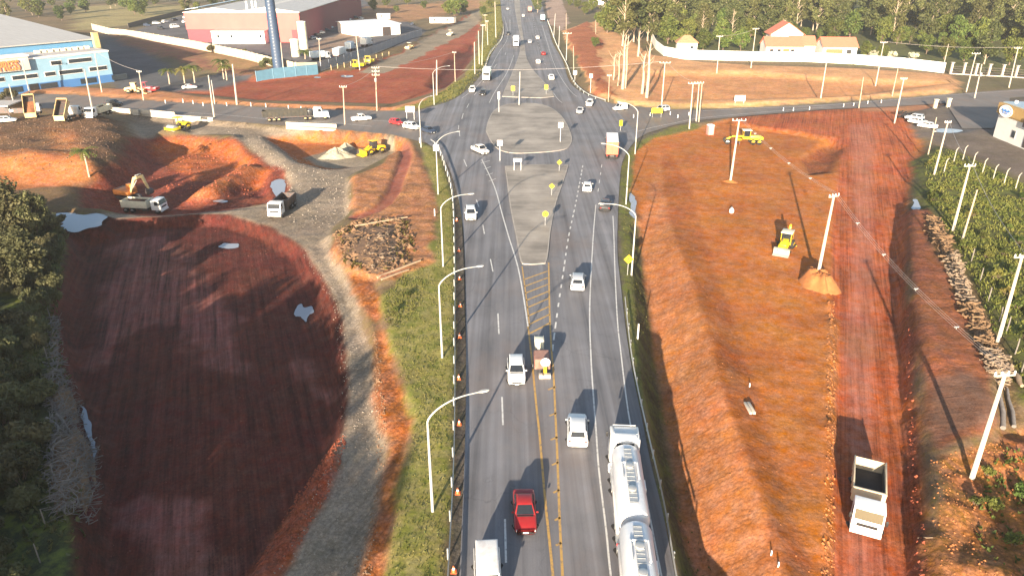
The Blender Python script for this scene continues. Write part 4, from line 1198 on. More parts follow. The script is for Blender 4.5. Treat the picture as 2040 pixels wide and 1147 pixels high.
M_REDSHADE = mat("shaded_red_cladding", (.20, .022, .04), .6, 0, .07, .3)  # shade on the side wall put into a darker red cladding
M_TILE = mat("red_roof_tiles", (.54, .175, .105), .8, 0, .2, 1.2, .4, stretch=(1, 5, 5))
M_STEELB = mat("blue_steel", (.032, .06, .115), .55, 0, .1, .6)
M_BLUEF = mat("blue_fence_paint", (.085, .19, .27), .6, 0, .12, .8)
M_LETTER = mat("orange_lettering", (.85, .26, .09), .5, 0, .05)
M_PREC = mat("precast_panels", (.44, .385, .30), .85, 0, .12, .5, dirt=(.35, .27, .19), dirt_amt=.5)

class Frame:
    """local frame on a wall line: x along the wall, y inwards (away from the viewer's side), z up"""
    def __init__(s, a, b, z=None):
        s.o = Vector((a.x, a.y, 0)); d = Vector((b.x - a.x, b.y - a.y, 0)); s.L = d.length
        s.rz = math.atan2(d.y, d.x); s.z = z if z is not None else min(T(a.x, a.y), T(b.x, b.y))
    def loc(s): return (s.o.x, s.o.y, s.z)

# -- blue office block with the big hall behind
fr = Frame(G(-60, 200), G(228, 163))
bl = thing("office_building", "long light blue office block with orange letters at the left edge", "building", fr.loc(), fr.rz)
L = fr.L; hA = 9.8
mb = MB(); mb.box((L / 2 - 20, 7, hA / 2 - 1), (L + 40, 14, hA + 2)); wa = mb.build("wall", M_LBLUE, bl)
mb = MB(); mb.box((L / 2 - 20, -.06, 1.3), (L + 39.9, .12, 2.6)); mb.build("ground_storey_shade", M_BLUESHADE, bl)  # shade on the bottom storey painted as a deeper blue band
mb = MB(); mb.box((L / 2 - 20, 7, hA + .22), (L + 40.5, 14.5, .44)); mb.build("parapet", M_WALLW, bl)
mb = MB(); mb.box((L / 2 - 20, 7.2, hA + .3), (L + 39, 13, .34)); mb.build("flat_roof", mat("roof_gravel", (.45, .42, .40), .9, 0, .2, .5), bl)
r_ = random.Random(4)
for zc in (4.9, 8.0):
    x = -14
    while x < L - 3:
        w = r_.choice((3.0, 5.5, 7.0))
        if x + w > L - 1.2: break
        if not (zc > 6 and -30 < x < L * .40):
            m1 = MB(); m1.box((x + w / 2, -.02, zc), (w + .3, .12, 1.45)); f_ = m1.build("window", M_WALLW, bl)
            m1 = MB(); m1.box((x + w / 2, -.07, zc), (w, .1, 1.15))
            f2 = m1.build("pane", M_WIN, f_)
        x += w + r_.choice((1.2, 2.2))
for x in (3, 12, 22, 34, 44):
    m1 = MB(); m1.box((x, -.14, 1.5), (5, .14, 1.6)); m1.build("window", M_WIN, bl)
m1 = MB(); m1.box((L * .42, -.16, 1.3), (2.6, .2, 2.6)); m1.build("door", M_BLACK, bl)
# name board with raised letters
bx0, bx1 = L * .135 - 6, L * .425
m1 = MB(); m1.box(((bx0 + bx1) / 2, -.5, 8.9), (bx1 - bx0, 1.0, 3.9)); nb = m1.build("name_board", mat("board_grey", (.50, .47, .43), .7, 0, .1, .6), bl)
m1 = MB(); m1.box(((bx0 + bx1) / 2, 1.2, 11.1), (bx1 - bx0 + .6, 5, .5)); m1.build("board_cornice", M_WALLW, bl)
def text_mesh(txt, size, depth, name, m, parent, loc, rot, spacing=1.0):
    cu = bpy.data.curves.new(name, 'FONT')
    cu.body = txt; cu.size = size; cu.extrude = depth; cu.align_x = 'CENTER'; cu.align_y = 'CENTER'; cu.space_character = spacing; cu.offset = size * .018
    tmp = bpy.data.objects.new(name, cu); COL.objects.link(tmp)
    dg = bpy.context.evaluated_depsgraph_get()
    me = bpy.data.meshes.new_from_object(tmp.evaluated_get(dg))
    bpy.data.objects.remove(tmp)
    me.materials.clear(); me.materials.append(m)
    o = bpy.data.objects.new(name, me); COL.objects.link(o); o.parent = parent
    o.location = loc; o.rotation_euler = rot
    return o
text_mesh("PRESS", 4.0, .12, "lettering", M_LETTER, nb, (bx1 - 5.7, -1.15, 8.5), (PI / 2, 0, 0), 1.0).scale = (.56, 1, 1)
# hall
hh = 13.2
mb = MB(); mb.prism([(15, -1), (185, -1), (185, hh - 1), (15, hh - .6)], 'x', -70, L * .85 + 9); mb.build("hall", M_BLUE, bl)
mb = MB(); mb.prism([(14.2, hh - .55), (100, hh + 3.2), (186, hh - .9), (186, hh - 1.2), (100, hh + 2.9), (14.2, hh - .85)], 'x', -71, L * .85 + 9.8); mb.build("hall_roof", M_ROOFG, bl)
mb = MB(); mb.box((L * .86 + 8.6, 13.6, 7), (1.7, 1.7, 15.4)); mb.build("chimney_pier", M_TAN, bl)
mb = MB(); 
for i in range(9): mb.box((L * .58 + i * 1.9, 9.5 + .3 * (i % 2), hA + .8), (1.3, 1.6, 1.0))
mb.build("air_conditioner", M_CREAM, bl)

# -- red warehouse, sunlit front and shaded side
a, b = G(415, 88), G(602, 88)
fr = Frame(a, b)
wz = T((a.x + b.x) / 2, a.y)
Lw = b.x - G(378, 88).x
wh = thing("warehouse", "big red warehouse with pink sunlit front and dark shaded side wall", "warehouse", (b.x, a.y, wz), 0)
hw2 = 13.0; dep = 150
mb = MB(); mb.box((-Lw / 2, dep / 2, hw2 / 2 - 1), (Lw, dep, hw2 + 2)); mb.build("side_wall", M_REDSHADE, wh)
mb = MB(); mb.box((-Lw / 2, -.2, 9.4), (Lw + .3, .5, 7.6)); mb.box((-6.2, -.15, 2.8), (12.5, .35, 5.8)); mb.build("front_wall", M_REDLIT, wh)
mb = MB(); mb.box((-27, -3.2, 2.7), (24, 6.4, 5.4)); mb.build("office_annex", M_WALLW, wh)
mb = MB(); mb.box((-27, -3.2, 5.45), (24.5, 7, .2)); mb.build("annex_roof", M_ROOFG, wh)
mb = MB(); mb.box((-1.9, -.36, 2.7), (4.2, .16, 5.4)); mb.build("loading_door", mat("maroon_door", (.12, .02, .03), .6), wh)
for x in (-36, -30, -16.8): 
    mb = MB(); mb.box((x, -6.45, 3.2), (1.0, .1, 1.2)); mb.build("window", M_WIN, wh)
mb = MB(); mb.prism([(-Lw - .6, hw2 + .05), (-Lw + 14, hw2 + 2.0), (-Lw / 2, hw2 + .6), (-15, hw2 + 2.2), (.5, hw2 + .12), (.5, hw2 - .15), (-Lw - .6, hw2 - .2)], 'y', -.6, dep + 1); mb.build("roof", M_ROOFG, wh)
mb = MB(); mb.box((-Lw + 3.5, dep / 2, hw2 + 1.6), (6.0, dep, .2), ry=-.12); mb.build("roof_light_strip", M_ROOFB, wh)
for x, y in ((-26, 8), (-24, 10), (-22, 9)):
    mb = MB(); mb.cyl((x, y, hw2 + .5), (x, y, hw2 + 4.2), .45, n=10); mb.build("roof_vent", M_SIGNW, wh)
# -- white shed
a, b = G(722, 78), G(798, 72)
fr = Frame(a, b)
sh = thing("shed", "flat white shed in the yard behind the slatted fence", "shed", fr.loc(), fr.rz)
Ls = fr.L
mb = MB(); mb.box((Ls / 2, 13, 2.6), (Ls, 26, 5.4)); mb.build("wall", M_WALLW, sh)
mb = MB(); mb.prism([(-.6, 5.0), (13, 5.9), (26.6, 5.2), (26.6, 5.5), (13, 6.2), (-.6, 5.3)], 'x', -.5, Ls + .5); mb.build("roof", mat("white_roof_sheet", (.74, .74, .73), .5, .1, .08, .4, stretch=(5, .5, 1)), sh)
mb = MB(); mb.box((Ls * .64, -.06, 2.0), (4.6, .16, 4.0)); mb.build("door", M_STEEL, sh)
# -- site cabins beyond the shed
for i, (px, w, lb) in enumerate([(765, 6, "white site cabin just behind the shed roof"), (870, 6, "white site cabin with pale roof left of the last cabin"), (895, 6, "white site cabin nearest the far grass mound")]):
    c = P(px, 46 if i else 38)
    cb = thing("site_cabin", lb, "site cabin", (c.x, c.y, c.z), .05 * i, "site cabins in the far red lot")
    mb = MB(); mb.box((0, 0, 1.5), (w + 2, 3, 3.0)); mb.build("wall", M_WALLW, cb, bevel=.04)
    mb = MB(); mb.box((0, 0, 3.08), (w + 2.4, 3.4, .14)); mb.build("roof", M_ROOFG, cb)
    mb = MB(); mb.box((-1.2, -1.52, 1.7), (1.4, .08, 1.0)); mb.build("window", M_WIN, cb)
    mb = MB(); mb.box((1.4, -1.52, 1.1), (.9, .08, 2.1)); mb.build("door", M_GALV, cb)
# -- tower mast, tanks
c = P(556, 140)
ms = thing("monopole_mast", "huge tapering blue steel mast rising out of the top of the photo", "mast", c)
mb = MB(); mb.tube([(0, 0, -.5), (-.3, .4, 22), (-.5, .8, 46)], [1.95, 1.65, 1.4], 24); mb.build("shaft", M_STEELB, ms, smooth=True)
mb = MB(); mb.tube([(0, 0, -.3), (0, 0, .5)], [2.6, 2.6], 24); mb.build("base", M_CONC, ms)
mb = MB(); 
for i in range(40): mb.box((0, -2.35 + i * .012, 1 + i * 1.1), (.5, .12, .06))
mb.build("ladder", M_GALV, ms)
for px, py, h, r, lb in ((606, 98, 11, 1.85, "tall cream water tank at the corner of the pink warehouse"), (590, 113, 6.4, 1.7, "short pale water tank in front of the tall cream one")):
    c = P(px, py)
    t = thing("water_tank", lb, "water tank", c)
    mb = MB(); mb.cyl((0, 0, -.3), (0, 0, h), r, n=20); mb.build("shell", M_CREAM, t, smooth=True)
    mb = MB(); mb.tube([(0, 0, h), (0, 0, h + .25), (0, 0, h + .5)], [r + .08, r + .02, .3], 20); mb.build("lid", M_WALLW, t, smooth=True)
    for i in range(3):
        mb = MB(); mb.tube([(r * 1.01 * math.cos(2 * PI * j / 20), r * 1.01 * math.sin(2 * PI * j / 20), h * (.25 + .25 * i)) for j in range(21)], .05, 5)
        mb.build("hoop", M_CONC, t)

# -- house with tiled roofs, garage, hut
def gable(mb_w, mb_r, x0, x1, y0, y1, h, rise, over=.5, along='x'):
    mb_w.box(((x0 + x1) / 2, (y0 + y1) / 2, h / 2 - .5), (x1 - x0, y1 - y0, h + 1))
    if along == 'x':
        ym = (y0 + y1) / 2
        mb_w.prism([(y0, h), (y1, h), (ym, h + rise)], 'x', x0 + .05, x1 - .05)
        s = rise / (ym - y0)
        mb_r.prism([(y0 - over, h - over * s + .05), (ym, h + rise + .05), (y1 + over, h - over * s + .05), (y1 + over, h - over * s + .25), (ym, h + rise + .3), (y0 - over, h - over * s + .25)], 'x', x0 - over, x1 + over)
    else:
        xm = (x0 + x1) / 2
        mb_w.prism([(x0, h), (x1, h), (xm, h + rise)], 'y', y0 + .05, y1 - .05)
        s = rise / (xm - x0)
        mb_r.prism([(x0 - over, h - over * s + .05), (xm, h + rise + .05), (x1 + over, h - over * s + .05), (x1 + over, h - over * s + .25), (xm, h + rise + .3), (x0 - over, h - over * s + .25)], 'y', y0 - over, y1 + over)
a, b = G(1526, 110, 1.0), G(1708, 112, 1.0)
fr = Frame(a, b, .9)
L = fr.L
hs = thing("house", "white house with stepped red tiled roofs behind the white wall", "house", fr.loc(), fr.rz)
w_, r2 = MB(), MB()
gable(w_, r2, 0, L * .40, 1, 12, 3.4, 3.0)
gable(w_, r2, L * .30, L * .56, 4, 13, 3.6, 3.0)
gable(w_, r2, L * .12, L * .48, 13.5, 23, 7.0, 4.2, .8, 'y')
w_.build("wall", M_WALLW, hs); r2.build("roof", M_TILE, hs)
for x, w in ((2.2, 1.5), (5.2, 1.4), (10.5, 1.4)):
    mb = MB(); mb.box((x, .95, 1.7), (w, .12, 1.3)); wn_ = mb.build("window", mat("window_wood", (.35, .14, .05), .6), hs)
    mb = MB(); mb.box((x, .9, 1.7), (w - .25, .1, 1.05)); mb.build("pane", M_WIN, wn_)
mb = MB(); mb.box((8.0, .94, 1.3), (2.6, .14, 2.5)); mb.build("door", mat("window_wood", (.35, .14, .05)), hs)
mb = MB(); mb.box((L * .30, 13.4, 5.0), (4.5, .12, 1.0)); mb.build("window", M_WIN, hs)
gr = thing("garage", "white garage with a plain red roof right of the stepped house", "garage", fr.loc(), fr.rz)
w_, r2 = MB(), MB()
gable(w_, r2, L * .62, L * .985, 0, 11, 3.5, 3.0)
w_.build("wall", M_WALLW, gr); r2.build("roof", M_TILE, gr)
mb = MB(); mb.box((L * .74, -.06, 1.4), (6.5, .14, 2.5)); mb.build("garage_door", mat("window_wood", (.35, .14, .05)), gr)
mb = MB(); mb.box((L * .90, -.06, 1.5), (1.8, .14, 2.0)); mb.build("door", M_BLACK, gr)
c = P(1368, 104)
ht = thing("hut", "small white hut with hipped brown roof at the bend of the white wall", "hut", (c.x, c.y, c.z), -.1)
mb = MB(); mb.box((0, 3, 1.6), (8.4, 6, 4.2)); mb.build("wall", M_WALLW, ht)
mb = MB(); mb.add([(-4.9, -.6, 3.7), (4.9, -.6, 3.7), (4.9, 6.6, 3.7), (-4.9, 6.6, 3.7), (-1.2, 3, 6.6), (1.2, 3, 6.6)], [(0, 1, 5, 4), (1, 2, 5), (2, 3, 4, 5), (3, 0, 4), (3, 2, 1, 0)]); mb.build("roof", mat("brown_roof_tiles", (.40, .20, .11), .85, 0, .2, 1.5, .4), ht)
mb = MB(); mb.box((2, -.04, 1.9), (1.2, .1, 1.1)); mb.build("window", M_WIN, ht)

# -- white office at the right edge with an oval sign
a, b = P(1978, 272), P(2060, 306)
fr = Frame(a, b)
of = thing("white_building", "white flat building with an oval sign at the right edge", "building", fr.loc(), fr.rz)
L = 34
M_SHW = mat("cool_white_wall", (.68, .68, .66), .75, 0, .06, .4, dirt=(.5, .45, .4), dirt_amt=.3)
mb = MB(); mb.box((L / 2, 7, 2.3), (L, 14, 6.6)); mb.build("wall", M_SHW, of)
mb = MB(); mb.box((L / 2 - .1, 7, 6.7), (L + .8, 14.8, 2.3)); mb.box((L / 2, 7, 5.4), (L + .4, 14.4, .3)); mb.build("fascia", mat("tan_fascia", (.42, .27, .10), .7, 0, .12, .6), of)
mb = MB(); mb.box((L / 2, 7.4, 7.95), (L + .6, 14.0, .2)); mb.build("roof", M_ROOFB, of)
mb = MB(); mb.tube([(3.2 + 2.3 * math.cos(2 * PI * i / 28), -.62, 6.5 + 1.25 * math.sin(2 * PI * i / 28)) for i in range(29)], .12, 6)
vs = [(3.2, -.66, 6.5)] + [(3.2 + 2.3 * math.cos(2 * PI * i / 28), -.60, 6.5 + 1.25 * math.sin(2 * PI * i / 28)) for i in range(28)]
mb.add(vs, [(0, 1 + i, 1 + (i + 1) % 28) for i in range(28)]); sg = mb.build("oval_sign", M_SIGNW, of)
mb = MB(); mb.tube([(1.7 + .3 * i, -.7, 6.6 + .22 * math.sin(i * 1.6)) for i in range(11)], .14, 6); mb.tube([(2.0 + .3 * i, -.7, 6.05 + .08 * math.sin(i * 2)) for i in range(8)], .07, 6); mb.build("sign_mark", mat("sign_blue", (.06, .2, .6), .5), sg)
mb = MB(); mb.box((7.2, -.03, 2.2), (1.5, .12, 1.7)); w1 = mb.build("window", M_GALV, of)
mb = MB(); mb.box((7.2, -.07, 2.2), (1.2, .1, 1.4)); mb.build("pane", M_WIN, w1)
mb = MB(); mb.box((11.8, -.05, 1.6), (1.1, .14, 2.6)); mb.build("door", M_STEEL, of)
mb = MB(); mb.box((16, -.45, 5.5), (11, .7, 1.8)); mb.build("window_band", M_WIN, of)
for x in (1, 9, 14):
    mb = MB(); mb.cyl((x, 2.5, 8.0), (x, 2.5, 8.5), .35, n=10); mb.build("roof_vent", M_SIGNW, of)
# -- little roof at the left edge
c = P(-8, 238)
sr = thing("carport", "open carport with pale roof cut by the left edge", "carport", (c.x, c.y, c.z), .12)
mb = MB(); mb.box((0, 4, 3.3), (7.5, 8, .25)); mb.build("roof", M_ROOFG, sr)
for x in (-3.4, 3.4):
    for y in (.4, 7.6):
        mb = MB(); mb.box((x, y, 1.5), (.2, .2, 3.6)); mb.build("post", M_STEEL, sr)
mb = MB(); mb.box((0, 7.8, 1.5), (7.2, .15, 3.2)); mb.build("rear_wall", M_STEEL, sr)

# ---------------------------------------------------------------- walls, fences and barriers
def wall_run(name, label, cat, px, h, th, m, step=None, postm=None, pz=None, parts="panel", group=None, cap=None, z0=-.6):
    pts = [P(*p) for p in px]
    o = pts[0].copy()
    root = thing(name, label, cat, o, 0, group)
    mb, mp, mc = MB(), MB(), MB()
    for a, b in zip(pts[:-1], pts[1:]):
        d = b - a; d.z = 0; Lr = d.length; n = max(1, int(Lr / (step or 12)))
        for i in range(n):
            p, q = a.lerp(b, i / n) - o, a.lerp(b, (i + 1) / n) - o
            nn = Vector((-d.y, d.x, 0)).normalized() * th / 2
            zb = min(p.z, q.z) + z0
            vs = [p + nn, q + nn, q - nn, p - nn]
            vs = [(v.x, v.y, zb) for v in vs] + [(vs[0].x, vs[0].y, p.z + h), (vs[1].x, vs[1].y, q.z + h), (vs[2].x, vs[2].y, q.z + h), (vs[3].x, vs[3].y, p.z + h)]
            mb.add(vs, [(3, 2, 1, 0), (4, 5, 6, 7), (0, 1, 5, 4), (1, 2, 6, 5), (2, 3, 7, 6), (3, 0, 4, 7)])
            if postm: mp.box((p.x, p.y, p.z + (h + (pz or .15) + z0) / 2), (th + .14, th + .14, h + (pz or .15) - z0))
            if cap:
                mc.bar((p.x, p.y, p.z + h + .06), (q.x, q.y, q.z + h + .06), th + .16, .12)
    mb.build(parts, m, root)
    if postm: mp.build("posts", postm, root)["kind"] = "stuff"
    if cap: mc.build("coping", cap, root)
    return root
wall_run("perimeter_wall", "long white rendered wall below the tall trees and the house", "wall", [(1299, 84), (1306, 98), (1322, 111), (1360, 118), (1420, 120), (1500, 122), (1600, 123), (1700, 128), (1800, 136), (1880, 146)], 3.6, .3, mat("bright_white_render", (.84, .82, .77), .8, 0, .05, .3, dirt=(.6, .48, .34), dirt_amt=.25), step=8)
wall_run("precast_wall", "long precast panel wall stepping down in front of the pink warehouse", "wall", [(254, 74), (282, 78), (380, 96), (440, 108), (495, 120), (546, 134), (592, 144), (633, 143)], 3.3, .2, M_PREC, step=5, postm=M_PREC)
wall_run("precast_wall", "short panel wall running back from the corner by the blue hall", "wall", [(185, 60), (222, 70), (254, 73)], 3.2, .2, M_PREC, step=5, postm=M_PREC)
wall_run("boundary_fence", "dark fence along the back of the warehouse yard", "fence", [(256, 56), (300, 44), (382, 24)], 2.4, .1, M_STEEL, step=5)
wall_run("blue_fence", "light blue sheet fence at the foot of the blue mast", "fence", [(512, 163), (545, 157), (590, 152), (634, 148)], 3.4, .12, M_BLUEF, step=4, postm=M_BLUEF)
def slat_fence(name, label, px, h, gap, m, base=None, postw=.16, bars=6, step=3.0):
    pts = [P(*p) for p in px]; o = pts[0].copy()
    root = thing(name, label, "fence", o)
    mb = MB(); mbb = MB(); k = 0
    for a, b in zip(pts[:-1], pts[1:]):
        n = max(1, int((b - a).length / step))
        for i in range(n + 1):
            p = a.lerp(b, i / n) - o
            mp = MB(); mp.box((p.x, p.y, p.z + h / 2 - .2), (postw, postw, h + .5)); mp.build("post", m, root)
        for j in range(bars):
            z = .35 + (h - .45) * j / (bars - 1)
            p, q = a - o, b - o
            mb.bar((p.x, p.y, p.z + z), (q.x, q.y, q.z + z), .05, gap)
        if base: mbb.bar((a - o) + Vector((0, 0, .1)), (b - o) + Vector((0, 0, .1)), .3, .7)
    mb.build("slats", m, root)
    if base: mbb.build("plinth", base, root)
    return root
slat_fence("slatted_fence", "long blue grey slatted fence in front of the parked lorries", [(640, 142), (740, 110), (840, 72)], 3.2, .42, mat("grey_fence_slats", (.22, .26, .33), .5, .2, .1), M_CONC, .18, 7, 6.0)
# white columns with railings, far right
cols = [(1893, 148), (1918, 149), (1942, 151), (1968, 152), (1995, 153), (2022, 155), (2050, 157)]
cp = [P(*p) for p in cols]
o0 = cp[0].copy()
rl = thing("railing_fence", "low railing fence with white square columns at the far right", "fence", o0)
rm = MB()
for i, p in enumerate(cp):
    q = p - o0
    mb = MB(); mb.box((q.x, q.y, q.z + 1.9), (.62, .62, 3.9)); cl = mb.build("column", M_CONC, rl)
    mb = MB(); mb.box((q.x, q.y, q.z + 4.0), (1.0, 1.0, .2)); mb.build("capital", M_CONC, cl)
    if i:
        e = cp[i - 1] - o0
        for z in (.3, 1.1, 1.9, 2.7): rm.bar((e.x, e.y, e.z + z), (q.x, q.y, q.z + z), .08)
        n = 10
        for k in range(1, n): 
            w = e.lerp(q, k / n); rm.bar((w.x, w.y, w.z), (w.x, w.y, w.z + 2.9), .05)
        mb = MB(); mb.bar((e.x, e.y, e.z + .1), (q.x, q.y, q.z + .1), .3, .4); mb.build("plinth", M_CONC, rl)
rm.build("railings", M_STEEL, rl)
# concrete barriers beside the left road
def barrier(label, px, h=1.0, w=.5, m=None):
    pts = [P(*p) for p in px]; o = pts[0].copy()
    mb = MB()
    for a, b in zip(pts[:-1], pts[1:]):
        d = b - a; L_ = d.length; T0 = Matrix.Translation(a - o) @ Matrix.Rotation(math.atan2(d.y, d.x), 4, 'Z')
        m0 = mb.M; mb.M = T0
        mb.prism([(-w / 2, -.3), (w / 2, -.3), (w * .3, h * .4), (w * .2, h), (-w * .2, h), (-w * .3, h * .4)], 'x', 0, L_)
        mb.M = m0
    ob = mb.build("concrete_barrier", m or M_CONCL, loc=o, bevel=.03)
    return tag(ob, label, "barrier")
barrier("pinkish concrete parapet between the black car and the yellow roller", [(200, 221), (278, 231)], 1.3, .6)
barrier("long white concrete parapet behind the yellow roller", [(280, 229), (350, 236), (426, 245)], 1.5, .7)
barrier("bright concrete parapet in front of the bonneted lorry", [(571, 256), (672, 263)], 1.5, .7)
# guardrails
def guardrail(label, px, side, k=5, step=4.0, h=.72, name="guardrail"):
    pts = smooth_pts(px, k)
    pts = [Vector((p.x, p.y, 0)) for p in pts]
    o = pts[0].copy()
    root = thing(name, label, "guardrail", o)
    prof = [(0, h - .31), (.05, h - .25), (.08, h - .2), (.03, h - .155), (.08, h - .11), (.05, h - .05), (0, h)]
    mb = MB()
    vs, fs = [], []
    n = len(prof)
    for i, p in enumerate(pts):
        t = (pts[min(i + 1, len(pts) - 1)] - pts[max(i - 1, 0)]).normalized()
        nn = Vector((-t.y, t.x, 0)) * side
        for u, z in prof:
            vs.append((p.x - o.x + nn.x * u, p.y - o.y + nn.y * u, z))
    for i in range(len(pts) - 1):
        for j in range(n - 1): fs.append((i * n + j, i * n + j + 1, (i + 1) * n + j + 1, (i + 1) * n + j))
    mb.add(vs, fs); mb.build("rail", M_GALV, root, fix=False, smooth=True)
    d = 0; cnt = 0; mp = MB()
    for a, b in zip(pts[:-1], pts[1:]):
        L_ = (b - a).length
        while d < L_ and cnt < 95:
            q = a.lerp(b, d / L_); nn = Vector((-(b - a).y, (b - a).x, 0)).normalized() * side * -.1
            m1 = MB(); m1.box((q.x - o.x + nn.x, q.y - o.y + nn.y, h / 2 - .14), (.1, .12, h + .23)); m1.build("post", M_GALV, root)
            d += step; cnt += 1
        d -= L_
    return root
guardrail("steel guardrail along the left edge of the highway", [(884, 1300), (893, 1147), (903, 950), (906, 800), (906, 640), (906, 500), (902, 392), (889, 340), (874, 300), (858, 285)], -1, h=1.0)
guardrail("steel guardrail along the right edge of the highway beside the tanker", [(1375, 1300), (1345, 1147), (1322, 1010), (1297, 900), (1270, 780), (1256, 700), (1245, 600)], 1)
guardrail("far guardrail curving along the right side above the junction", [(1206, 203), (1170, 190), (1143, 165), (1128, 128), (1108, 88), (1098, 60), (1090, 40)], -1, 5, 5.0)
guardrail("far guardrail along the left carriageway beside the straw verge", [(966, 135), (977, 105), (995, 85), (1002, 68), (1002, 50)], 1, 5, 5.0)
# ---------------------------------------------------------------- street lamps
def street_lamp(label, base, arm_dir, arm=4.2, h=9.0, sign=False, base_z=None):
    c = P(*base)
    if -.16 < c.z < -.1: c.z = -.05
    root = thing("street_lamp", label, "street lamp", c, 0, "curved street lamps along the highway")
    ax, ay = math.cos(arm_dir), math.sin(arm_dir)
    mb = MB(); mb.tube([(0, 0, -.3), (0, 0, h * .5), (0, 0, h - .4)], [.13, .11, .085], 10); mb.build("post", M_LAMPP, root, smooth=True)
    pts = []
    for i in range(13):
        t = i / 12
        u = arm * t
        z = h - .4 + 1.65 * math.sin(min(1, t * 1.12) * PI / 2)
        r = .0 if t == 0 else 1
        u = arm * (t ** 1.55)
        pts.append((ax * u, ay * u, z))
    mb = MB(); mb.tube(pts, [.08 - .03 * i / 12 for i in range(13)], 8); mb.build("arm", M_LAMPP, root, smooth=True)
    e = Vector(pts[-1])
    M0 = Matrix.Translation(e) @ Matrix.Rotation(arm_dir, 4, 'Z')
    mb = MB(M0); mb.loft([[(x, y * s_, z * s2) for y, z in ((-.14, -.03), (.14, -.03), (.11, .09), (-.11, .09))] for x, s_, s2 in ((-.1, .5, .6), (.15, 1, 1), (.55, .9, .9), (.75, .45, .5))])
    mb.build("lamp_head", M_LAMPP, root, smooth=True)
    mb = MB(M0); mb.box((.35, 0, -.045), (.45, .22, .03)); mb.build("lamp_glass", M_LAMP, root)
    if sign:
        mb = MB(); mb.box((0, -.14, h - .9), (1.0, .05, 1.05)); mb.build("sign_plate", M_SIGNW, root)
    return root
ad = R(18)
street_lamp("nearest street lamp on the left verge with its arm over the left lanes", (862, 1018), R(22))
street_lamp("second street lamp from the bottom on the left verge", (881, 712), R(20))
street_lamp("street lamp on the left verge standing by the fallen logs", (883, 531), R(18), 4.0)
street_lamp("street lamp with a white plate on its post beside the left guardrail", (873, 387), R(40), 4.6, 9.5, True)
street_lamp("street lamp on the green corner in front of the queue of cars", (839, 294), R(55), 4.0, 9.5)
street_lamp("street lamp beyond the left side road in the straw verge", (865, 209), R(35), 5.0, 9.0)
street_lamp("nearest street lamp on the right verge beside the yellow diamond sign", (1258, 548), R(175), 4.3, 9.0)
street_lamp("street lamp on the right verge beside the orange lorry", (1247, 407), R(150), 4.6, 9.0)
street_lamp("street lamp at the right corner of the junction", (1265, 307), R(140), 4.6, 9.5)

# ---------------------------------------------------------------- utility poles
POLES = {}
def pole(key, label, base, top, kind="concrete", arms=1, armdir=0.0, r=.2, trans=False, lamp=None, armw=2.2, name="utility_pole", up=0.0):
    """height follows from where the photo shows base and top, for an upright pole"""
    c = P(*base)
    if up: c = G(base[0], base[1], c.z + up)
    # height so that the top projects at top[1]
    lo, hi = 1.0, 30.0
    for _ in range(40):
        h = (lo + hi) / 2
        dz = CAM_H - (c.z + h); dy = c.y
        f = dy * CP + dz * SP; v = -dy * SP * -1
        ycam = dy * SP - dz * CP
        py = CY - FPX * ycam / f
        if py > top[1]: lo = h
        else: hi = h
    m = {"concrete": M_CONCL, "wood": M_WOODP, "white": M_LAMPP}[kind]
    root = thing(name, label, "utility pole", c)
    tgt = G(top[0], top[1], c.z + h) - c          # a slight lean, as seen
    ln = Vector((max(-.05 * h, min(.05 * h, tgt.x)), max(-.03 * h, min(.03 * h, tgt.y)), h))
    mb = MB(); mb.tube([(0, 0, -.5), tuple(ln * .5), tuple(ln)], [r, r * .82, r * .62], 8 if kind != "concrete" else 6); mb.build("shaft", m, root, smooth=kind != "concrete")
    ax, ay = math.cos(armdir), math.sin(armdir)
    tops = []
    for i in range(arms):
        z = 1 - (.25 + i * .95) / h
        p = ln * z
        mb = MB(); mb.bar((p.x - ax * armw / 2, p.y - ay * armw / 2, p.z), (p.x + ax * armw / 2, p.y + ay * armw / 2, p.z), .12, .14); ca = mb.build("crossarm", M_CONCL if kind != "wood" else M_WOODP, root)
        for k in (-.46, -.16, .16, .46):
            mb = MB()
            q = (p.x + ax * armw * k, p.y + ay * armw * k, p.z)
            mb.tube([(q[0], q[1], q[2] + .05), (q[0], q[1], q[2] + .2), (q[0], q[1], q[2] + .38)], [.05, .09, .05], 7)
            mb.build("insulator", M_SIGNW, ca)
        tops.append([Vector((p.x + ax * armw * k, p.y + ay * armw * k, p.z + .38)) + c for k in (-.46, .16, .46)])
    if trans:
        p = ln * .72
        mb = MB(); mb.tube([(p.x, p.y - .55, p.z - .5), (p.x, p.y - .55, p.z - .4), (p.x, p.y - .55, p.z + .45), (p.x, p.y - .55, p.z + .55)], [.3, .36, .36, .2], 12); mb.build("transformer", M_GALV, root, smooth=True)
    POLES[key] = (c + ln, tops, c)
    return root
pole("r1", "nearest bright concrete pole on the orange rubble at lower right", (1936, 952), (2003, 742), r=.24, arms=1, armdir=.1, armw=1.8)
pole("r2", "tall concrete pole at the right edge of the log heap", (1988, 680), (2037, 508), r=.23, armdir=.1, armw=1.8)
pole("r3", "concrete pole standing at the upper end of the log heap", (1898, 460), (1933, 328), r=.22, armdir=.1, armw=1.8)
pole("r4", "short bare pole right of the log heap in the bushes", (1918, 474), (1947, 378), "wood", 0, r=.16)
pole("r5", "concrete pole with a hook arm at the top corner of the bushes", (1861, 348), (1889, 242), r=.2, arms=1, armw=1.2)
pole("r6", "thin leaning wooden pole between the red road and the parked cars", (1849, 308), (1866, 234), "wood", 0, r=.14)
pole("r7", "concrete pole at the end of the bank above the red road", (1782, 246), (1801, 156), r=.21, armw=1.6)
pole("m1", "concrete pole on the sandy mound beside the yellow backhoe", (1632, 535), (1662, 388), r=.24, armdir=.4, armw=1.7, up=1.9)
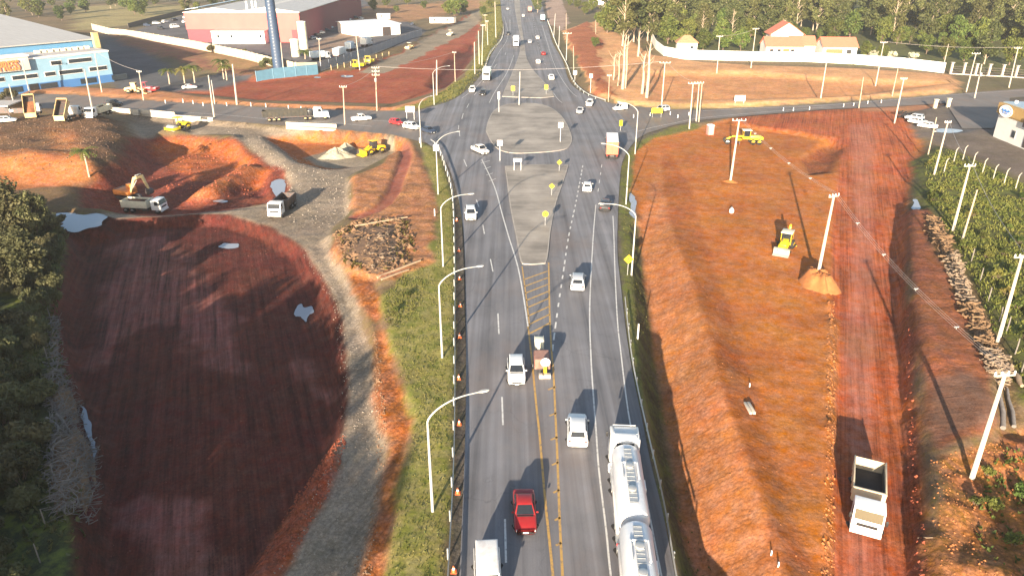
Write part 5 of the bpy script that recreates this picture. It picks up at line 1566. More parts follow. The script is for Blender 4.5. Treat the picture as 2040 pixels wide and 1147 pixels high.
pole("m2", "concrete pole with white crossarm in the middle of the orange site", (1455, 362), (1473, 238), r=.24, armdir=0, armw=2.6)
pole("j1", "left pole of the group of three by the junction bank", (1373, 257), (1381, 165), armw=2.4)
pole("j2", "middle pole of the group of three by the junction bank", (1387, 242), (1393, 164), arms=1, armw=2.4, r=.18)
pole("j3", "right pole of the group of three by the junction bank", (1392, 243), (1399, 165), arms=0, r=.18, kind="wood")
pole("f1", "pole with crossarm at the foot of the orange bank behind the silver car", (1318, 211), (1325, 124), armw=3.0)
pole("f2", "pole below the bend of the white wall", (1428, 146), (1434, 72))
pole("f3", "pole touching the white wall left of the house", (1496, 136), (1506, 57))
pole("f4", "thin pole in the field left of the tall field pole", (1635, 196), (1647, 122), arms=0)
pole("f5", "tall pole in front of the white wall right of the garage", (1744, 172), (1761, 84))
pole("f6", "short thin pole beside the right side road", (1711, 216), (1720, 154), "wood", 0, r=.15)
pole("f7", "wooden pole in the field near the end of the right bank", (1777, 192), (1789, 137), "wood", 0, r=.16)
pole("f8", "pole with a twin arm in front of the railing fence", (1925, 183), (1945, 106), armw=2.6)
pole("f9", "pole with transformer nearest the forecourt on the right", (1941, 199), (1956, 128), arms=0, trans=True)
pole("f10", "tallest pole at the far right edge before the railing fence", (2010, 175), (2027, 95), armw=2.4)
pole("f11", "pole at the end of the white wall", (1880, 130), (1890, 88), arms=0, r=.15)
# left side
pole("l1", "thick pale pole in front of the red field left of the palms", (472, 208), (463, 128), arms=0, r=.3)
pole("l2", "left one of the two poles at the end of the white parapet", (427, 236), (415, 150), arms=0, r=.24)
pole("l3", "thinner pole right behind the end of the white parapet", (428, 208), (421, 160), arms=0, r=.15, kind="white")
pole("l4", "pole rising behind the tipping lorries before the blue building", (183, 214), (168, 138), arms=0, r=.26)
pole("l5", "tall pole against the right half of the blue building", (203, 184), (188, 103), armw=1.6)
pole("l6", "pole in front of the orange letters", (60, 191), (43, 118), armw=1.8)
pole("l7", "pole at the left edge beside the carport", (29, 213), (18, 168), arms=0, r=.2)
pole("l8", "lamp pole by the tan loader", (286, 200), (277, 142), arms=1, armw=1.4, r=.18)
pole("l9", "wooden pole in front of the bonneted lorry", (687, 249), (686, 172), "wood", 1, armw=1.8)
pole("l10", "pole cluttered with insulators at the edge of the red field", (751, 222), (748, 134), "wood", 3, armw=2.0, trans=True)
pole("l11", "pale pole beside the curved lamp in the straw verge", (870, 190), (870, 120), arms=0, r=.26)
pole("l12", "thin pole at the right end of the red field", (907, 163), (905, 104), "wood", 1, armw=1.2, r=.16)
pole("l13", "pole standing in front of the slatted fence by the yellow pavers", (717, 140), (709, 72), arms=0, r=.22)
pole("l14", "pole at the left end of the slatted fence", (639, 141), (637, 77), armw=1.6, r=.2)
pole("l15", "pole right beside the blue mast", (566, 154), (559, 85), arms=0, r=.22)
pole("h1", "far pole in the straw verge, lowest of the row", (946, 148), (945, 84), arms=0, r=.22)
pole("h2", "far pole in the straw verge, second of the row", (955, 128), (953, 62), arms=0, r=.22)
pole("h3", "far pole in the straw verge, third of the row", (960, 130), (962, 50), armw=1.6)
pole("h4", "far pole in the straw verge, fourth of the row", (972, 90), (970, 42), armw=1.4)
pole("h5", "far pole in the straw verge, highest in the picture", (988, 75), (986, 4), arms=0, r=.24)
pole("h6", "far pole by the dark hollow of the red lot", (968, 62), (958, 30), "wood", 1, r=.16)
pole("d1", "pale pole in the middle of the island strip", (1034, 211), (1036, 143), "white", 0, r=.17)
pole("q1", "double lamp pole on the bank by the far right guardrail", (1128, 122), (1130, 66), "white", 1, armw=3.4, r=.15)
pole("q2", "pole behind the far right guardrail with a white box", (1143, 142), (1142, 92), "wood", 0, r=.14)
pole("q3", "pole left of the double lamp pole", (1113, 98), (1115, 52), "white", 0, r=.14)
pole("q4", "pole at the top of the right bank by the dirt track", (1103, 75), (1107, 28), "white", 0, r=.15)
pole("q5", "pole at the edge of the red slope below the trees", (1128, 60), (1128, 26), "wood", 0, r=.15)
pole("q6", "thin pole where the side road meets the right guardrail", (1212, 203), (1214, 150), "wood", 1, armw=1.2, r=.13)
pole("q7", "pole in front of the green trees left of the bare trunks", (1187, 68), (1187, 40), "wood", 0, r=.15)
# wires
def wire(label, a, b, sag, r=.02, n=14, lines=1, off=None, group=None, spacers=False):
    mb = MB()
    o = a.copy()
    for k in range(lines):
        d = (off or Vector((0, 0, 0))) * (k - (lines - 1) / 2)
        pts = [(a.lerp(b, i / n) + d - o - Vector((0, 0, sag * 4 * (i / n) * (1 - i / n)))) for i in range(n + 1)]
        mb.tube([tuple(p) for p in pts], r, 4)
    root = mb.build("overhead_wire", mat("wire_grey", (.42, .38, .36), .6), loc=o)
    tag(root, label, "overhead wire", group)
    if spacers:
        for t in (.2, .4, .6, .8):
            m2 = MB()
            p = a.lerp(b, t) - o - Vector((0, 0, sag * 4 * t * (1 - t)))
            m2.box(tuple(p), (.42, .06, .10)); m2.box(tuple(p + Vector((0, 0, -.1))), (.07, .06, .22))
            m2.build("spacer", M_GALV, root)
    return root
def ptop(k, i=1):
    t = POLES[k][1]
    return t[0][i] if t else POLES[k][0]
wire("twin wires with white spacers crossing the red road to the lower right pole", ptop("m1"), ptop("r1"), 1.2, .013, 18, 3, Vector((.28, .1, 0)), None, True)
wire("twin wires with white spacers between the two poles of the orange site", ptop("m2"), ptop("m1"), 1.0, .013, 18, 3, Vector((.28, .1, 0)), None, True)
for a, b, lb in (("r2", "r3", "wire from the log heap's end pole up to the pole at its upper end"), ("r3", "r5", "wire over the bushes to the hook arm pole"), ("l6", "l5", "wire across the front of the blue building"), ("l5", "l8", "wire from the blue building to the lamp pole by the loader"),
                 ("l9", "l10", "wire between the wooden pole and the cluttered pole"), ("l10", "l12", "wire over the red field to the thin pole"), ("f1", "j1", "wire between the bank pole and the group of three"), ("f5", "f10", "wire over the end of the white wall"), ("f2", "f3", "wire along the white wall left of the house")):
    wire(lb, ptop(a), ptop(b), .8, .03)
wire("long wire across the highway above the rounded island", ptop("l10", 2), ptop("f1", 0), 1.5, .035, 24)
# ---------------------------------------------------------------- trees and growth
def leaf_mat(name, c1, c2, rough=.65):
    m, n, l, p = new_mat(name)
    p.inputs["Roughness"].default_value = rough
    p.inputs["Specular IOR Level"].default_value = .25
    oi = n.new("ShaderNodeObjectInfo")
    geo = n.new("ShaderNodeNewGeometry")
    t = n.new("ShaderNodeTexNoise"); t.inputs["Scale"].default_value = .55; t.inputs["Detail"].default_value = 5
    l.new(geo.outputs["Position"], t.inputs["Vector"])
    r = n.new("ShaderNodeMapRange"); r.inputs[1].default_value = .3; r.inputs[2].default_value = .7
    l.new(t.outputs[0], r.inputs[0])
    mx = n.new("ShaderNodeMix"); mx.data_type = 'RGBA'
    l.new(r.outputs[0], mx.inputs["Factor"]); mx.inputs["A"].default_value = (*c1, 1); mx.inputs["B"].default_value = (*c2, 1)
    hs = n.new("ShaderNodeHueSaturation")
    r2 = n.new("ShaderNodeMapRange"); r2.inputs[3].default_value = .475; r2.inputs[4].default_value = .525
    l.new(oi.outputs["Random"], r2.inputs[0]); l.new(r2.outputs[0], hs.inputs["Hue"])
    r3 = n.new("ShaderNodeMapRange"); r3.inputs[3].default_value = .7; r3.inputs[4].default_value = 1.35
    m7 = n.new("ShaderNodeMath"); m7.operation = 'FRACT'; m8 = n.new("ShaderNodeMath"); m8.operation = 'MULTIPLY'; m8.inputs[1].default_value = 7.31
    l.new(oi.outputs["Random"], m8.inputs[0]); l.new(m8.outputs[0], m7.inputs[0]); l.new(m7.outputs[0], r3.inputs[0]); l.new(r3.outputs[0], hs.inputs["Value"])
    l.new(mx.outputs["Result"], hs.inputs["Color"])
    l.new(hs.outputs[0], p.inputs["Base Color"])
    tr = n.new("ShaderNodeBsdfTranslucent"); l.new(hs.outputs[0], tr.inputs[0])
    ms = n.new("ShaderNodeMixShader"); ms.inputs[0].default_value = .25
    out = n["Material Output"]
    l.new(p.outputs[0], ms.inputs[1]); l.new(tr.outputs[0], ms.inputs[2]); l.new(ms.outputs[0], out.inputs["Surface"])
    return m
M_LEAF = leaf_mat("eucalyptus_leaves", (.055, .068, .020), (.125, .128, .043))
M_LEAFG = leaf_mat("broad_leaves", (.050, .080, .016), (.135, .15, .034))
M_LEAFD = leaf_mat("thicket_leaves", (.072, .078, .032), (.14, .128, .056))
M_LEAFY = leaf_mat("yellowish_leaves", (.115, .125, .025), (.20, .165, .045))
M_STRAW = leaf_mat("straw_grass", (.15, .125, .04), (.22, .175, .07))
M_GRASSB = leaf_mat("grass_blades", (.085, .10, .02), (.165, .145, .042))
M_BARK = mat("pale_bark", (.42, .33, .24), .9, 0, .25, 1.5, .4)
M_BARKD = mat("dark_bark", (.16, .11, .08), .9, 0, .25, 1.5, .4)

M_UNDER = leaf_mat("scrub_growth", (.085, .108, .02), (.20, .18, .045))
def leaf_cloud(centers, radii, n, leaf, r, flat=.8, zs=.75):
    """n leaf-size quads spread over clumps; returns verts (n*4,3)"""
    C = np.asarray(centers); Rr = np.asarray(radii)
    w = Rr ** 2 / np.sum(Rr ** 2)
    k = r.choice(len(C), size=n, p=w)
    d = r.normal(size=(n, 3)); d /= np.linalg.norm(d, axis=1)[:, None]
    rad = Rr[k] * (r.random(n) ** .45)
    pos = C[k] + d * rad[:, None] * np.array((1, 1, zs))
    nr = d * .7 + r.normal(size=(n, 3)) * .7 + np.array((0, 0, .35)); nr /= np.linalg.norm(nr, axis=1)[:, None]
    a = np.cross(nr, r.normal(size=(n, 3))); a /= np.linalg.norm(a, axis=1)[:, None]
    b = np.cross(nr, a)
    s = leaf * (.6 + .8 * r.random(n))[:, None]
    a = a * s; b = b * s * .6
    q = np.stack([pos - a * .9 - b * .3, pos - b * .8 + a * .1, pos + a, pos + b * .9 - a * .1], 1)
    return q.reshape(-1, 3)

def quads_mesh(name, verts, m):
    me = bpy.data.meshes.new(name)
    n = len(verts) // 4
    me.vertices.add(len(verts)); me.vertices.foreach_set("co", np.asarray(verts, np.float32).ravel())
    me.loops.add(n * 4); me.loops.foreach_set("vertex_index", np.arange(n * 4, dtype=np.int32))
    me.polygons.add(n); me.polygons.foreach_set("loop_start", np.arange(0, n * 4, 4, dtype=np.int32))
    me.update(calc_edges=True)
    me.materials.append(m)
    return me

def tree_meshes(kind, h, cw, seed, n, leaf, lm, bark):
    r = np.random.default_rng(seed)
    cen, rad = [], []
    mb = MB()
    if kind == "euc":        # tall pale stem, high uneven crown
        t0 = h * .12
        top = np.array((r.normal() * .4, r.normal() * .4, h * .92))
        mb.tube([(0, 0, -.5), (.1, .05, t0), tuple(top)], [h * .016 + .06, h * .011, .04], 7)
        for i in range(24):
            f = r.random(); z = t0 + (h - t0) * (.12 + .85 * f)
            rr = cw * .5 * math.sqrt(max(.08, 1 - (2 * f - .95) ** 2)) * r.uniform(.35, 1)
            an = r.random() * 6.28
            c = np.array((rr * math.cos(an), rr * math.sin(an), z)); cen.append(c); rad.append(cw * r.uniform(.14, .25))
            b0 = np.array((.1, .05, t0)) + (top - np.array((.1, .05, t0))) * max(0, f - .15)
            mb.tube([tuple(b0), tuple(c)], [.09, .03], 5)
        zs = .85
    elif kind == "round":
        t0 = h * .12
        mb.tube([(0, 0, -.5), (.1, 0, t0), (0, .1, h * .6)], [h * .028, h * .02, .05], 7)
        for i in range(24):
            d = r.normal(size=3); d /= np.linalg.norm(d); d[2] = d[2] * .95
            c = np.array((0, 0, h * .52)) + d * np.array((cw * .36, cw * .36, h * .38)) * r.uniform(.55, 1.05); cen.append(c); rad.append(cw * r.uniform(.13, .26))
            mb.tube([(0, 0, t0 * .9), tuple(c)], [.1, .03], 5)
        zs = .8
    else:                    # bush: several stems from the ground
        for i in range(13):
            an = r.random() * 6.28; rr = cw * .42 * math.sqrt(r.random())
            z = h * (.3 + .5 * r.random() * (1 - (rr / (cw * .5)) ** 2 * .6))
            c = np.array((rr * math.cos(an), rr * math.sin(an), z)); cen.append(c); rad.append(min(cw, h) * r.uniform(.16, .3))
            mb.tube([(rr * .2 * math.cos(an), rr * .2 * math.sin(an), -.3), tuple(c)], [.05, .015], 4)
        zs = .85
    v = leaf_cloud(cen, rad, n, leaf, r, zs=zs)
    v[:, 2] = np.maximum(v[:, 2], .05)
    crown = quads_mesh("crown", v, lm)
    t = mb.build("trunk", bark, None)
    tm = t.data
    bpy.data.objects.remove(t)
    return crown, tm
TREES = {}
for i in range(4): TREES["euc%d" % i] = tree_meshes("euc", 17 + 1.5 * i, 9.5, 40 + i, 2600, .55, M_LEAF, M_BARK)
for i in range(3): TREES["rnd%d" % i] = tree_meshes("round", 11 + i, 9.5, 60 + i, 2200, .52, M_LEAFG, M_BARKD)
for i in range(3): TREES["bush%d" % i] = tree_meshes("bush", 4.2, 5.5, 70 + i, 2600, .26, M_LEAFD, M_BARKD)
for i in range(2): TREES["tall%d" % i] = tree_meshes("round", 8.5, 7.0, 80 + i, 3800, .27, M_LEAFD, M_BARKD)
for i in range(3): TREES["small%d" % i] = tree_meshes("bush", 2.0, 2.6, 90 + i, 420, .2, M_LEAFY if i == 1 else M_LEAFG, M_BARKD)

def plant(key, p, label, group=None, name="tree", cat="tree", s=1.0, sz=None, rz=None):
    cr, tm = TREES[key]
    root = thing(name, label, cat, (p[0], p[1], p[2]), rnd.random() * 6.28 if rz is None else rz, group)
    root.scale = (s, s, sz or s)
    c = bpy.data.objects.new("crown", cr); COL.objects.link(c); c.parent = root
    t = bpy.data.objects.new("trunk" if name == "tree" or "tree" in name else "stems", tm); COL.objects.link(t); t.parent = root
    return root
rnd = random.Random(21)

# the wood behind the white wall
n_ = 0
placed = []
def try_spot(x, y, dmin):
    for a, b in placed:
        if (a - x) ** 2 + (b - y) ** 2 < dmin * dmin: return False
    placed.append((x, y)); return True
far_wood = []
LBW = "tall eucalyptus standing in the dense wood above the white wall"
tries = 0
while n_ < 240 and tries < 4000:
    tries += 1
    y = rnd.uniform(345, 520); x = rnd.uniform(66, 330)
    if x > y * .74 + 15: continue
    if 103 < x < 172 and y < 372: continue          # house plot
    if x < 100 and y < 352: continue
    if 175 < x < 215 and 372 < y < 420 and rnd.random() < .85: continue   # clearing
    if x > 175 and y < 330 + (x - 175) * .1: continue
    if not try_spot(x, y, 6.3): continue
    if y > 418:
        far_wood.append((x, y, rnd.uniform(13, 21))); n_ += 1; continue
    k = rnd.choice(["euc0", "euc1", "euc2", "euc3", "euc1", "rnd0", "rnd1"] if y > 365 else ["rnd0", "rnd1", "rnd2", "euc0"])
    s = rnd.uniform(.8, 1.2)
    plant(k, (x, y, T(x, y)), LBW, "trees of the wood behind the white wall", "tree", "tree", s, s * rnd.uniform(.9, 1.2)); n_ += 1
for px, py, k, s, lb in ((1240, 92, "euc3", 1.35, "tall green eucalyptus leaning over the bare trunks left of the white wall"), (1262, 84, "euc2", 1.4, "broad eucalyptus second from the left edge of the wood"), (1290, 82, "euc1", 1.35, "eucalyptus with dark gap beside it at the start of the white wall"),
                         (1210, 66, "rnd1", 1.2, "rounded tree at the left corner of the wood by the red slope"), (1228, 60, "rnd2", 1.4, "bright green tree behind the left corner of the wood"), (1330, 88, "rnd0", 1.2, "bright light green tree just behind the bend of the white wall"), (1345, 76, "rnd2", 1.25, "big light green tree above the hut"),
                         (1400, 100, "rnd1", .8, "green tree right behind the hut"), (1440, 100, "rnd2", .75, "olive tree left of the house"), (1475, 101, "rnd0", .8, "green tree close to the house's left wall"), (1722, 116, "rnd1", .6, "low green tree right of the garage"), (1755, 118, "rnd0", .5, "low tree second right of the garage"),
                         (1790, 60, "euc2", .9, "slender eucalyptus at the edge of the sunlit clearing"), (1925, 58, "euc3", 1.0, "yellow green tree with pale trunk right of the clearing"), (1880, 118, "rnd2", .7, "dark tree behind the end of the white wall"), (1960, 128, "euc0", .9, "dark tree behind the railing fence"), (2010, 130, "rnd0", 1.0, "dark rounded tree behind the last white columns"), (1920, 122, "rnd1", .8, "dark tree behind the first white columns"), (1845, 108, "rnd0", .75, "dark tree above the right end of the white wall")):
    q = P(px, py); plant(k, q, lb, None, "tree", "tree", s)
n_ = 0; tries = 0; placed.clear()
while n_ < 45 and tries < 3000:
    tries += 1
    y = rnd.uniform(336, 385); x = rnd.uniform(70, 262)
    if 98 < x < 176 and y < 374: continue
    if y < 338 + max(0, (x - 150)) * .02 or not try_spot(x, y, 3.6): continue
    plant(rnd.choice(["rnd0", "rnd1", "rnd2"]), (x, y, T(x, y)), "low leafy tree filling the foot of the wood behind the white wall", "low trees at the foot of the wood", "tree", "tree", rnd.uniform(.35, .65)); n_ += 1
# white flowering shrubs along the wall
TREES["blossom"] = tree_meshes("bush", 3.0, 4.5, 97, 500, .4, leaf_mat("pale_blossom", (.38, .36, .26), (.5, .48, .36)), M_BARKD)
for px, lb in ((1738, "pale blossoming shrub left of the pair along the white wall"), (1778, "pale blossoming shrub in the middle behind the white wall"), (1818, "pale blossoming shrub nearest the end of the white wall")):
    q = P(px, 117 + (px - 1738) * .06); plant("blossom", (q.x, q.y, q.z + .8), lb, None, "shrub", "shrub", .95)
# bare tall trunks on the orange bank
def bare_trunk(label, base, top, r=.4, fork=False):
    c = P(*base)
    t = G(top[0], top[1], c.z + 14)
    lo, hi = 4, 30
    root = thing("bare_tree", label, "tree", c)
    for _ in range(40):
        h = (lo + hi) / 2
        dz = CAM_H - (c.z + h); f = c.y * CP + dz * SP
        py = CY + FPX * (dz * CP - c.y * SP) / f
        if py > top[1]: lo = h
        else: hi = h
    mb = MB(); mb.tube([(0, 0, -.5), (.15, 0, h * .4), (-.1, .1, h * .75), (.2, 0, h)], [r, r * .8, r * .55, r * .3], 8)
    mb.build("trunk", M_BARK, root, smooth=True)
    mb = MB(); rr = random.Random(int(base[0]))
    for i in range(7):
        z = h * (.55 + .06 * i); a = rr.random() * 6.28; l_ = rr.uniform(1, 2.6)
        mb.tube([(0, .05, z), (math.cos(a) * l_ * .6, math.sin(a) * l_ * .6, z + l_ * .5), (math.cos(a) * l_, math.sin(a) * l_, z + l_ * 1.1)], [.09, .05, .02], 5)
    mb.build("limbs", M_BARK, root)
bare_trunk("bare pale trunk at the left of the pair below the wood", (1240, 178), (1246, 70), .5)
bare_trunk("bare pale trunk leaning beside its neighbour below the wood", (1245, 176), (1251, 72), .36)
bare_trunk("dead pale trunk on the orange bank left of the crossarm pole", (1279, 187), (1286, 108), .45)
bare_trunk("tallest bare trunk on the orange bank next to the dead one", (1288, 195), (1297, 76), .5)
bare_trunk("bare trunk at the foot of the white wall's start", (1271, 113), (1272, 62), .5)
bare_trunk("thin leaning stem left of the bare trunk pair", (1222, 160), (1215, 108), .25)
bare_trunk("thin straight stem left of the bare trunk pair", (1231, 172), (1229, 102), .25)

# far wood at the upper left, bushes of the far lots
n_ = 0; tries = 0; placed.clear()
while n_ < 50 and tries < 3000:
    tries += 1
    y = rnd.uniform(470, 640); x = rnd.uniform(-420, -165)
    if x < -y * .72: continue
    if y < 500 and x > -260 and rnd.random() < .8: continue
    if not try_spot(x, y, 9): continue
    s = rnd.uniform(.5, .95)
    plant(rnd.choice(["rnd0", "rnd1", "rnd2", "euc0"]), (x, y, T(x, y)), "olive tree in the hazy far wood behind the blue hall", "trees of the far wood at upper left", "tree", "tree", s); n_ += 1
for px, py, k, s, lb in ((905, 33, "rnd0", 1.0, "big rounded green bush mound at the far end of the red lot"), (893, 30, "rnd1", .8, "green tree left of the big far mound"), (922, 28, "rnd2", .8, "green tree right of the big far mound"), (745, 22, "rnd1", .7, "dark green tree above the white shed"), (700, 18, "rnd0", .8, "dark tree at the end of the shaded red wall"),
                         (770, 14, "rnd2", .7, "green tree in the far orange earth"), (812, 10, "rnd0", .6, "small tree at the top of the far orange earth"), (845, 18, "rnd1", .5, "low bush in the middle of the far orange earth"), (790, 26, "rnd0", .45, "low bush in front of the far orange earth"), (975, 16, "rnd2", .7, "yellow green tree at the top of the straw verge"), (962, 30, "rnd1", .5, "bush beside the poles of the straw verge"),
                         (1071, 26, "euc1", .55, "dark roadside tree beside the teal lorry"), (1066, 16, "rnd1", .7, "dark roadside tree behind the red lorry"), (1074, 8, "rnd2", .7, "dark roadside tree at the top of the right carriageway"), (1150, 18, "rnd0", .6, "pale green tree beside the dirt track"), (1165, 30, "rnd2", .7, "green tree above the red slope"), (1180, 22, "rnd1", .8, "green tree behind the red slope's pole"), (1192, 48, "rnd0", .6, "green tree on the red slope's shoulder"), (1135, 12, "rnd1", .5, "small tree at the far end of the dirt track"), (1205, 30, "euc0", .8, "eucalyptus in front of the far white houses"), (1185, 94, "rnd1", .38, "scrubby bush on the orange slope below the wood")):
    q = P(px, py); plant(k, q, lb, None, "tree", "tree", s)
for px, py, s, lb in ((424, 105, .9, "round shrub at the sunlit start of the panel wall"), (486, 116, 1.0, "round shrub under the middle of the panel wall"), (535, 138, 1.1, "low wide shrub left of the blue mast"), (310, 80, .8, "dark shrub under the shaded panel wall"), (376, 93, .8, "dark shrub where the panel wall turns sunlit"), (20, 200, .9, "green shrub behind the carport")):
    q = P(px, py); plant("bush%d" % (int(px) % 3), q, lb, None, "shrub", "shrub", s)
# far houses at the top beside the dirt track
for px, py, w, lb in ((1215, 14, 12, "white far house above the green trees at the top"), (1185, 10, 9, "white far house beside the dirt track at the top")):
    c = P(px, py)
    fh = thing("far_house", lb, "house", (c.x, c.y, c.z))
    w_, r2 = MB(), MB(); gable(w_, r2, -w / 2, w / 2, 0, 8, 4.5, 2.2)
    w_.build("wall", M_WALLW, fh); r2.build("roof", M_ROOFG, fh)
    mb = MB(); mb.box((-w * .25, -.05, 2.2), (1.6, .12, 1.3)); mb.build("window", M_WIN, fh)
    mb = MB(); mb.box((w * .2, -.05, 1.2), (1.2, .12, 2.3)); mb.build("door", M_STEEL, fh)

# palms
def palm(label, base, h, s=1.0, m=None, droop=.6, nf=15):
    c = P(*base) if not isinstance(base, Vector) else base
    root = thing("palm_tree", label, "palm", c)
    mb = MB(); mb.tube([(0, 0, -.3), (.1 * s, 0, h * .5), (0, .1, h)], [.2 * s, .16 * s, .15 * s], 8); mb.build("trunk", M_BARK, root, smooth=True)
    r = random.Random(int(c.x * 10)); vs = []
    for i in range(nf):
        a = 2 * PI * i / nf + r.uniform(-.2, .2); el = r.uniform(.1, 1.0); Lf = 2.4 * s * r.uniform(.8, 1.1)
        pts = []
        for k in range(8):
            t = k / 7
            pts.append(Vector((math.cos(a) * Lf * t * math.cos(el * (1 - t)), math.sin(a) * Lf * t * math.cos(el * (1 - t)), h + Lf * (math.sin(el) * t - droop * t * t))))
        sd = Vector((-math.sin(a), math.cos(a), 0))
        for k in range(7):
            p, q = pts[k], pts[k + 1]
            for sg in (-1, 1):
                w = .55 * s * (1 - abs(k / 7 - .4)) * sg
                dn = Vector((0, 0, -.22 * s))
                vs += [tuple(p), tuple(p.lerp(q, .7)), tuple(q + sd * w + dn), tuple(p.lerp(q, .5) + sd * w * 1.05 + dn)]
    o = bpy.data.objects.new("crown", quads_mesh("crown", np.array(vs), m or M_LEAFG)); COL.objects.link(o); o.parent = root
palm("leaning palm on the orange cut face below the earth heap", (178, 352), 5.2, 1.05, M_LEAFG, .7)
for px, py, h, lb in ((338, 168, 4.5, "leftmost palm by the blue forecourt wall"), (368, 166, 4.6, "palm just left of the white car by the forecourt wall"), (388, 165, 5, "palm right behind the white car by the forecourt wall"), (446, 158, 6, "tall palm at the right end of the forecourt"), (452, 160, 4.6, "small palm beside the tall forecourt palm"), (608, 118, 3, "small palm at the foot of the cream water tank")):
    palm(lb, (px, py), h, 1.25, M_LEAFG if px != 368 else M_LEAFY, .75)

# thicket at the left edge
placed.clear(); n_ = 0; tries = 0
edge = [(70, 375), (118, 440), (120, 520), (105, 600), (95, 700), (85, 800), (78, 900), (60, 1000), (70, 1147)]
wedge = [P(x, y) for x, y in edge]
LBT = "dense dark bush of the thicket along the left edge"
while n_ < 125 and tries < 6000:
    tries += 1
    y = rnd.uniform(34, 112)
    xe = np.interp(y, [p.y for p in wedge][::-1], [p.x for p in wedge][::-1])
    x = xe - abs(rnd.gauss(0, 13)) - .5
    if x < -y * .74 - 14: continue
    if not try_spot(x, y, 1.9): continue
    k = rnd.choice(["bush0", "bush1", "bush2", "bush0", "bush1", "tall1"]) if x < xe - 6 else rnd.choice(["bush0", "bush1", "bush2"])
    s = rnd.uniform(.4, .85)
    plant(k, (x, y, T(x, y)), LBT, "bushes of the thicket at the left edge", "bush", "bush", s); n_ += 1
for px, py, k, s, lb in ((30, 470, "tall0", 1.15, "sunlit olive tree at the top of the thicket beside the long puddle"), (75, 465, "tall1", .9, "sunlit smaller tree nearest the long puddle"), (60, 560, "tall0", .95, "dark tree in the thicket below the long puddle")):
    q = P(px, py); plant(k, q, lb, None, "tree", "tree", s)

# the wood left of and behind the viewer that shades the basin: out of the photo, one mass
def wood_tree(x, y, h, w, seed, n=420):
    r = np.random.default_rng(seed)
    t0 = h * .08; cen, rad = [], []
    for i in range(14):
        f = r.random(); an = r.random() * 6.28; rr = w * .42 * math.sqrt(r.random())
        cen.append((x + rr * math.cos(an), y + rr * math.sin(an), t0 + (h - t0) * (.1 + .85 * f))); rad.append(w * r.uniform(.18, .3))
    return leaf_cloud(cen, rad, n, .72, r, zs=.9)
vs = []; k_ = 1000; tm_ = MB()
for x, y, h in far_wood:
    k_ += 1
    w = wood_tree(x, y, h, h * .55, k_, 700); w[:, 2] += T(x, y); vs.append(w)
    tm_.tube([(x, y, T(x, y) - .5), (x, y, T(x, y) + h * .8)], [.3, .1], 6)
o = bpy.data.objects.new("far_woodland", quads_mesh("far_woodland", np.concatenate(vs), M_LEAF)); COL.objects.link(o)
tag(o, "deep rear of the wood above the white wall", "woodland", None, "stuff")
tm_.build("woodland_trunks", M_BARK, o)["kind"] = "stuff"
vs = []
k_ = 0
wr = random.Random(77)
WOODLINE = [(-31, -60, 15), (-35, -50, 18), (-34, -36, 15), (-37, -40, 20), (-35, -26, 19), (-43, -30, 19), (-41, -14, 18), (-49, -20, 19), (-46, -4, 17.5), (-54, -8, 18), (-52, 4, 17), (-60, 2, 18), (-58, 12, 16), (-67, 12, 17), (-64, 22, 14), (-73, 24, 15), (-48, 8, 14), (-40, -4, 15),
            (-35, -16, 11), (-80, 36, 14), (-88, 48, 10), (-165, 128, 16), (-178, 138, 17), (-190, 146, 17), (-203, 156, 17)]
tm_ = MB()
for x, y, h in WOODLINE:
    k_ += 1
    vs.append(wood_tree(x, y, h, h * .62, k_, 1500))
    tm_.tube([(x, y, -.5), (x, y, h * .7)], [.35, .1], 6)
o = bpy.data.objects.new("woodland", quads_mesh("woodland", np.concatenate(vs), M_LEAFD)); COL.objects.link(o)
tag(o, "dark wood beside and behind the viewer that shades the basin", "woodland", None, "stuff")
tm_.build("woodland_trunks", M_BARKD, o)["kind"] = "stuff"
for x, y, lb in ((29.5, 2, "unseen tree added to shade the bank right of the haul road"), (34, -4, "second unseen tree added to shade the bank right of the haul road")):  # unseen trees added to throw the shade patch on the right bank
    plant("rnd0", (x, y, T(x, y)), lb, None, "tree", "tree", .95)

# grass and weeds: nobody could count the blades
def tufts(name, label, poly_px, n, size, m, seed, z=None, reject=None, blades=3, wide=.35):
    Pw = [P(*p) for p in poly_px]
    r = np.random.default_rng(seed)
    xs = np.array([p.x for p in Pw]); ys = np.array([p.y for p in Pw])
    X = r.uniform(xs.min(), xs.max(), n * 5); Y = r.uniform(max(30, ys.min()), ys.max(), n * 5)
    cl = vnoise(X, Y, seed, 4, 5.0)
    keep = (sdist(Pw, X, Y) > .1) & (cl + r.uniform(-.25, .6, len(X)) > 0)
    X, Y = X[keep][:n], Y[keep][:n]
    out = []
    for x, y in zip(X, Y):
        z0 = T(x, y) - .03
        for b in range(blades):
            a = r.random() * 6.28; s = size * (.5 + r.random()); w = s * wide
            ca, sa = math.cos(a), math.sin(a); lx, ly = r.normal() * s * .45, r.normal() * s * .45
            out += [(x - ca * w, y - sa * w, z0), (x + ca * w, y + sa * w, z0), (x + ca * w * .5 + lx, y + sa * w * .5 + ly, z0 + s), (x - ca * w * .5 + lx, y - sa * w * .5 + ly, z0 + s * .9)]
    o = bpy.data.objects.new(name, quads_mesh(name, np.array(out), m)); COL.objects.link(o)
    return tag(o, label, "grass", None, "stuff")
VERGE = [(765, 1147), (793, 980), (828, 830), (804, 770), (764, 640), (760, 590), (800, 545), (860, 520), (878, 440), (868, 380), (845, 310), (862, 295), (888, 345), (902, 420), (904, 500), (904, 800), (890, 1147), (880, 1250), (740, 1250)]
tufts("verge_grass", "green and straw grass on the left verge of the highway", VERGE, 2600, .11, M_GRASSB, 1)
tufts("verge_grass", "dry straw tufts on the left verge of the highway", VERGE, 2600, .11, M_STRAW, 2)
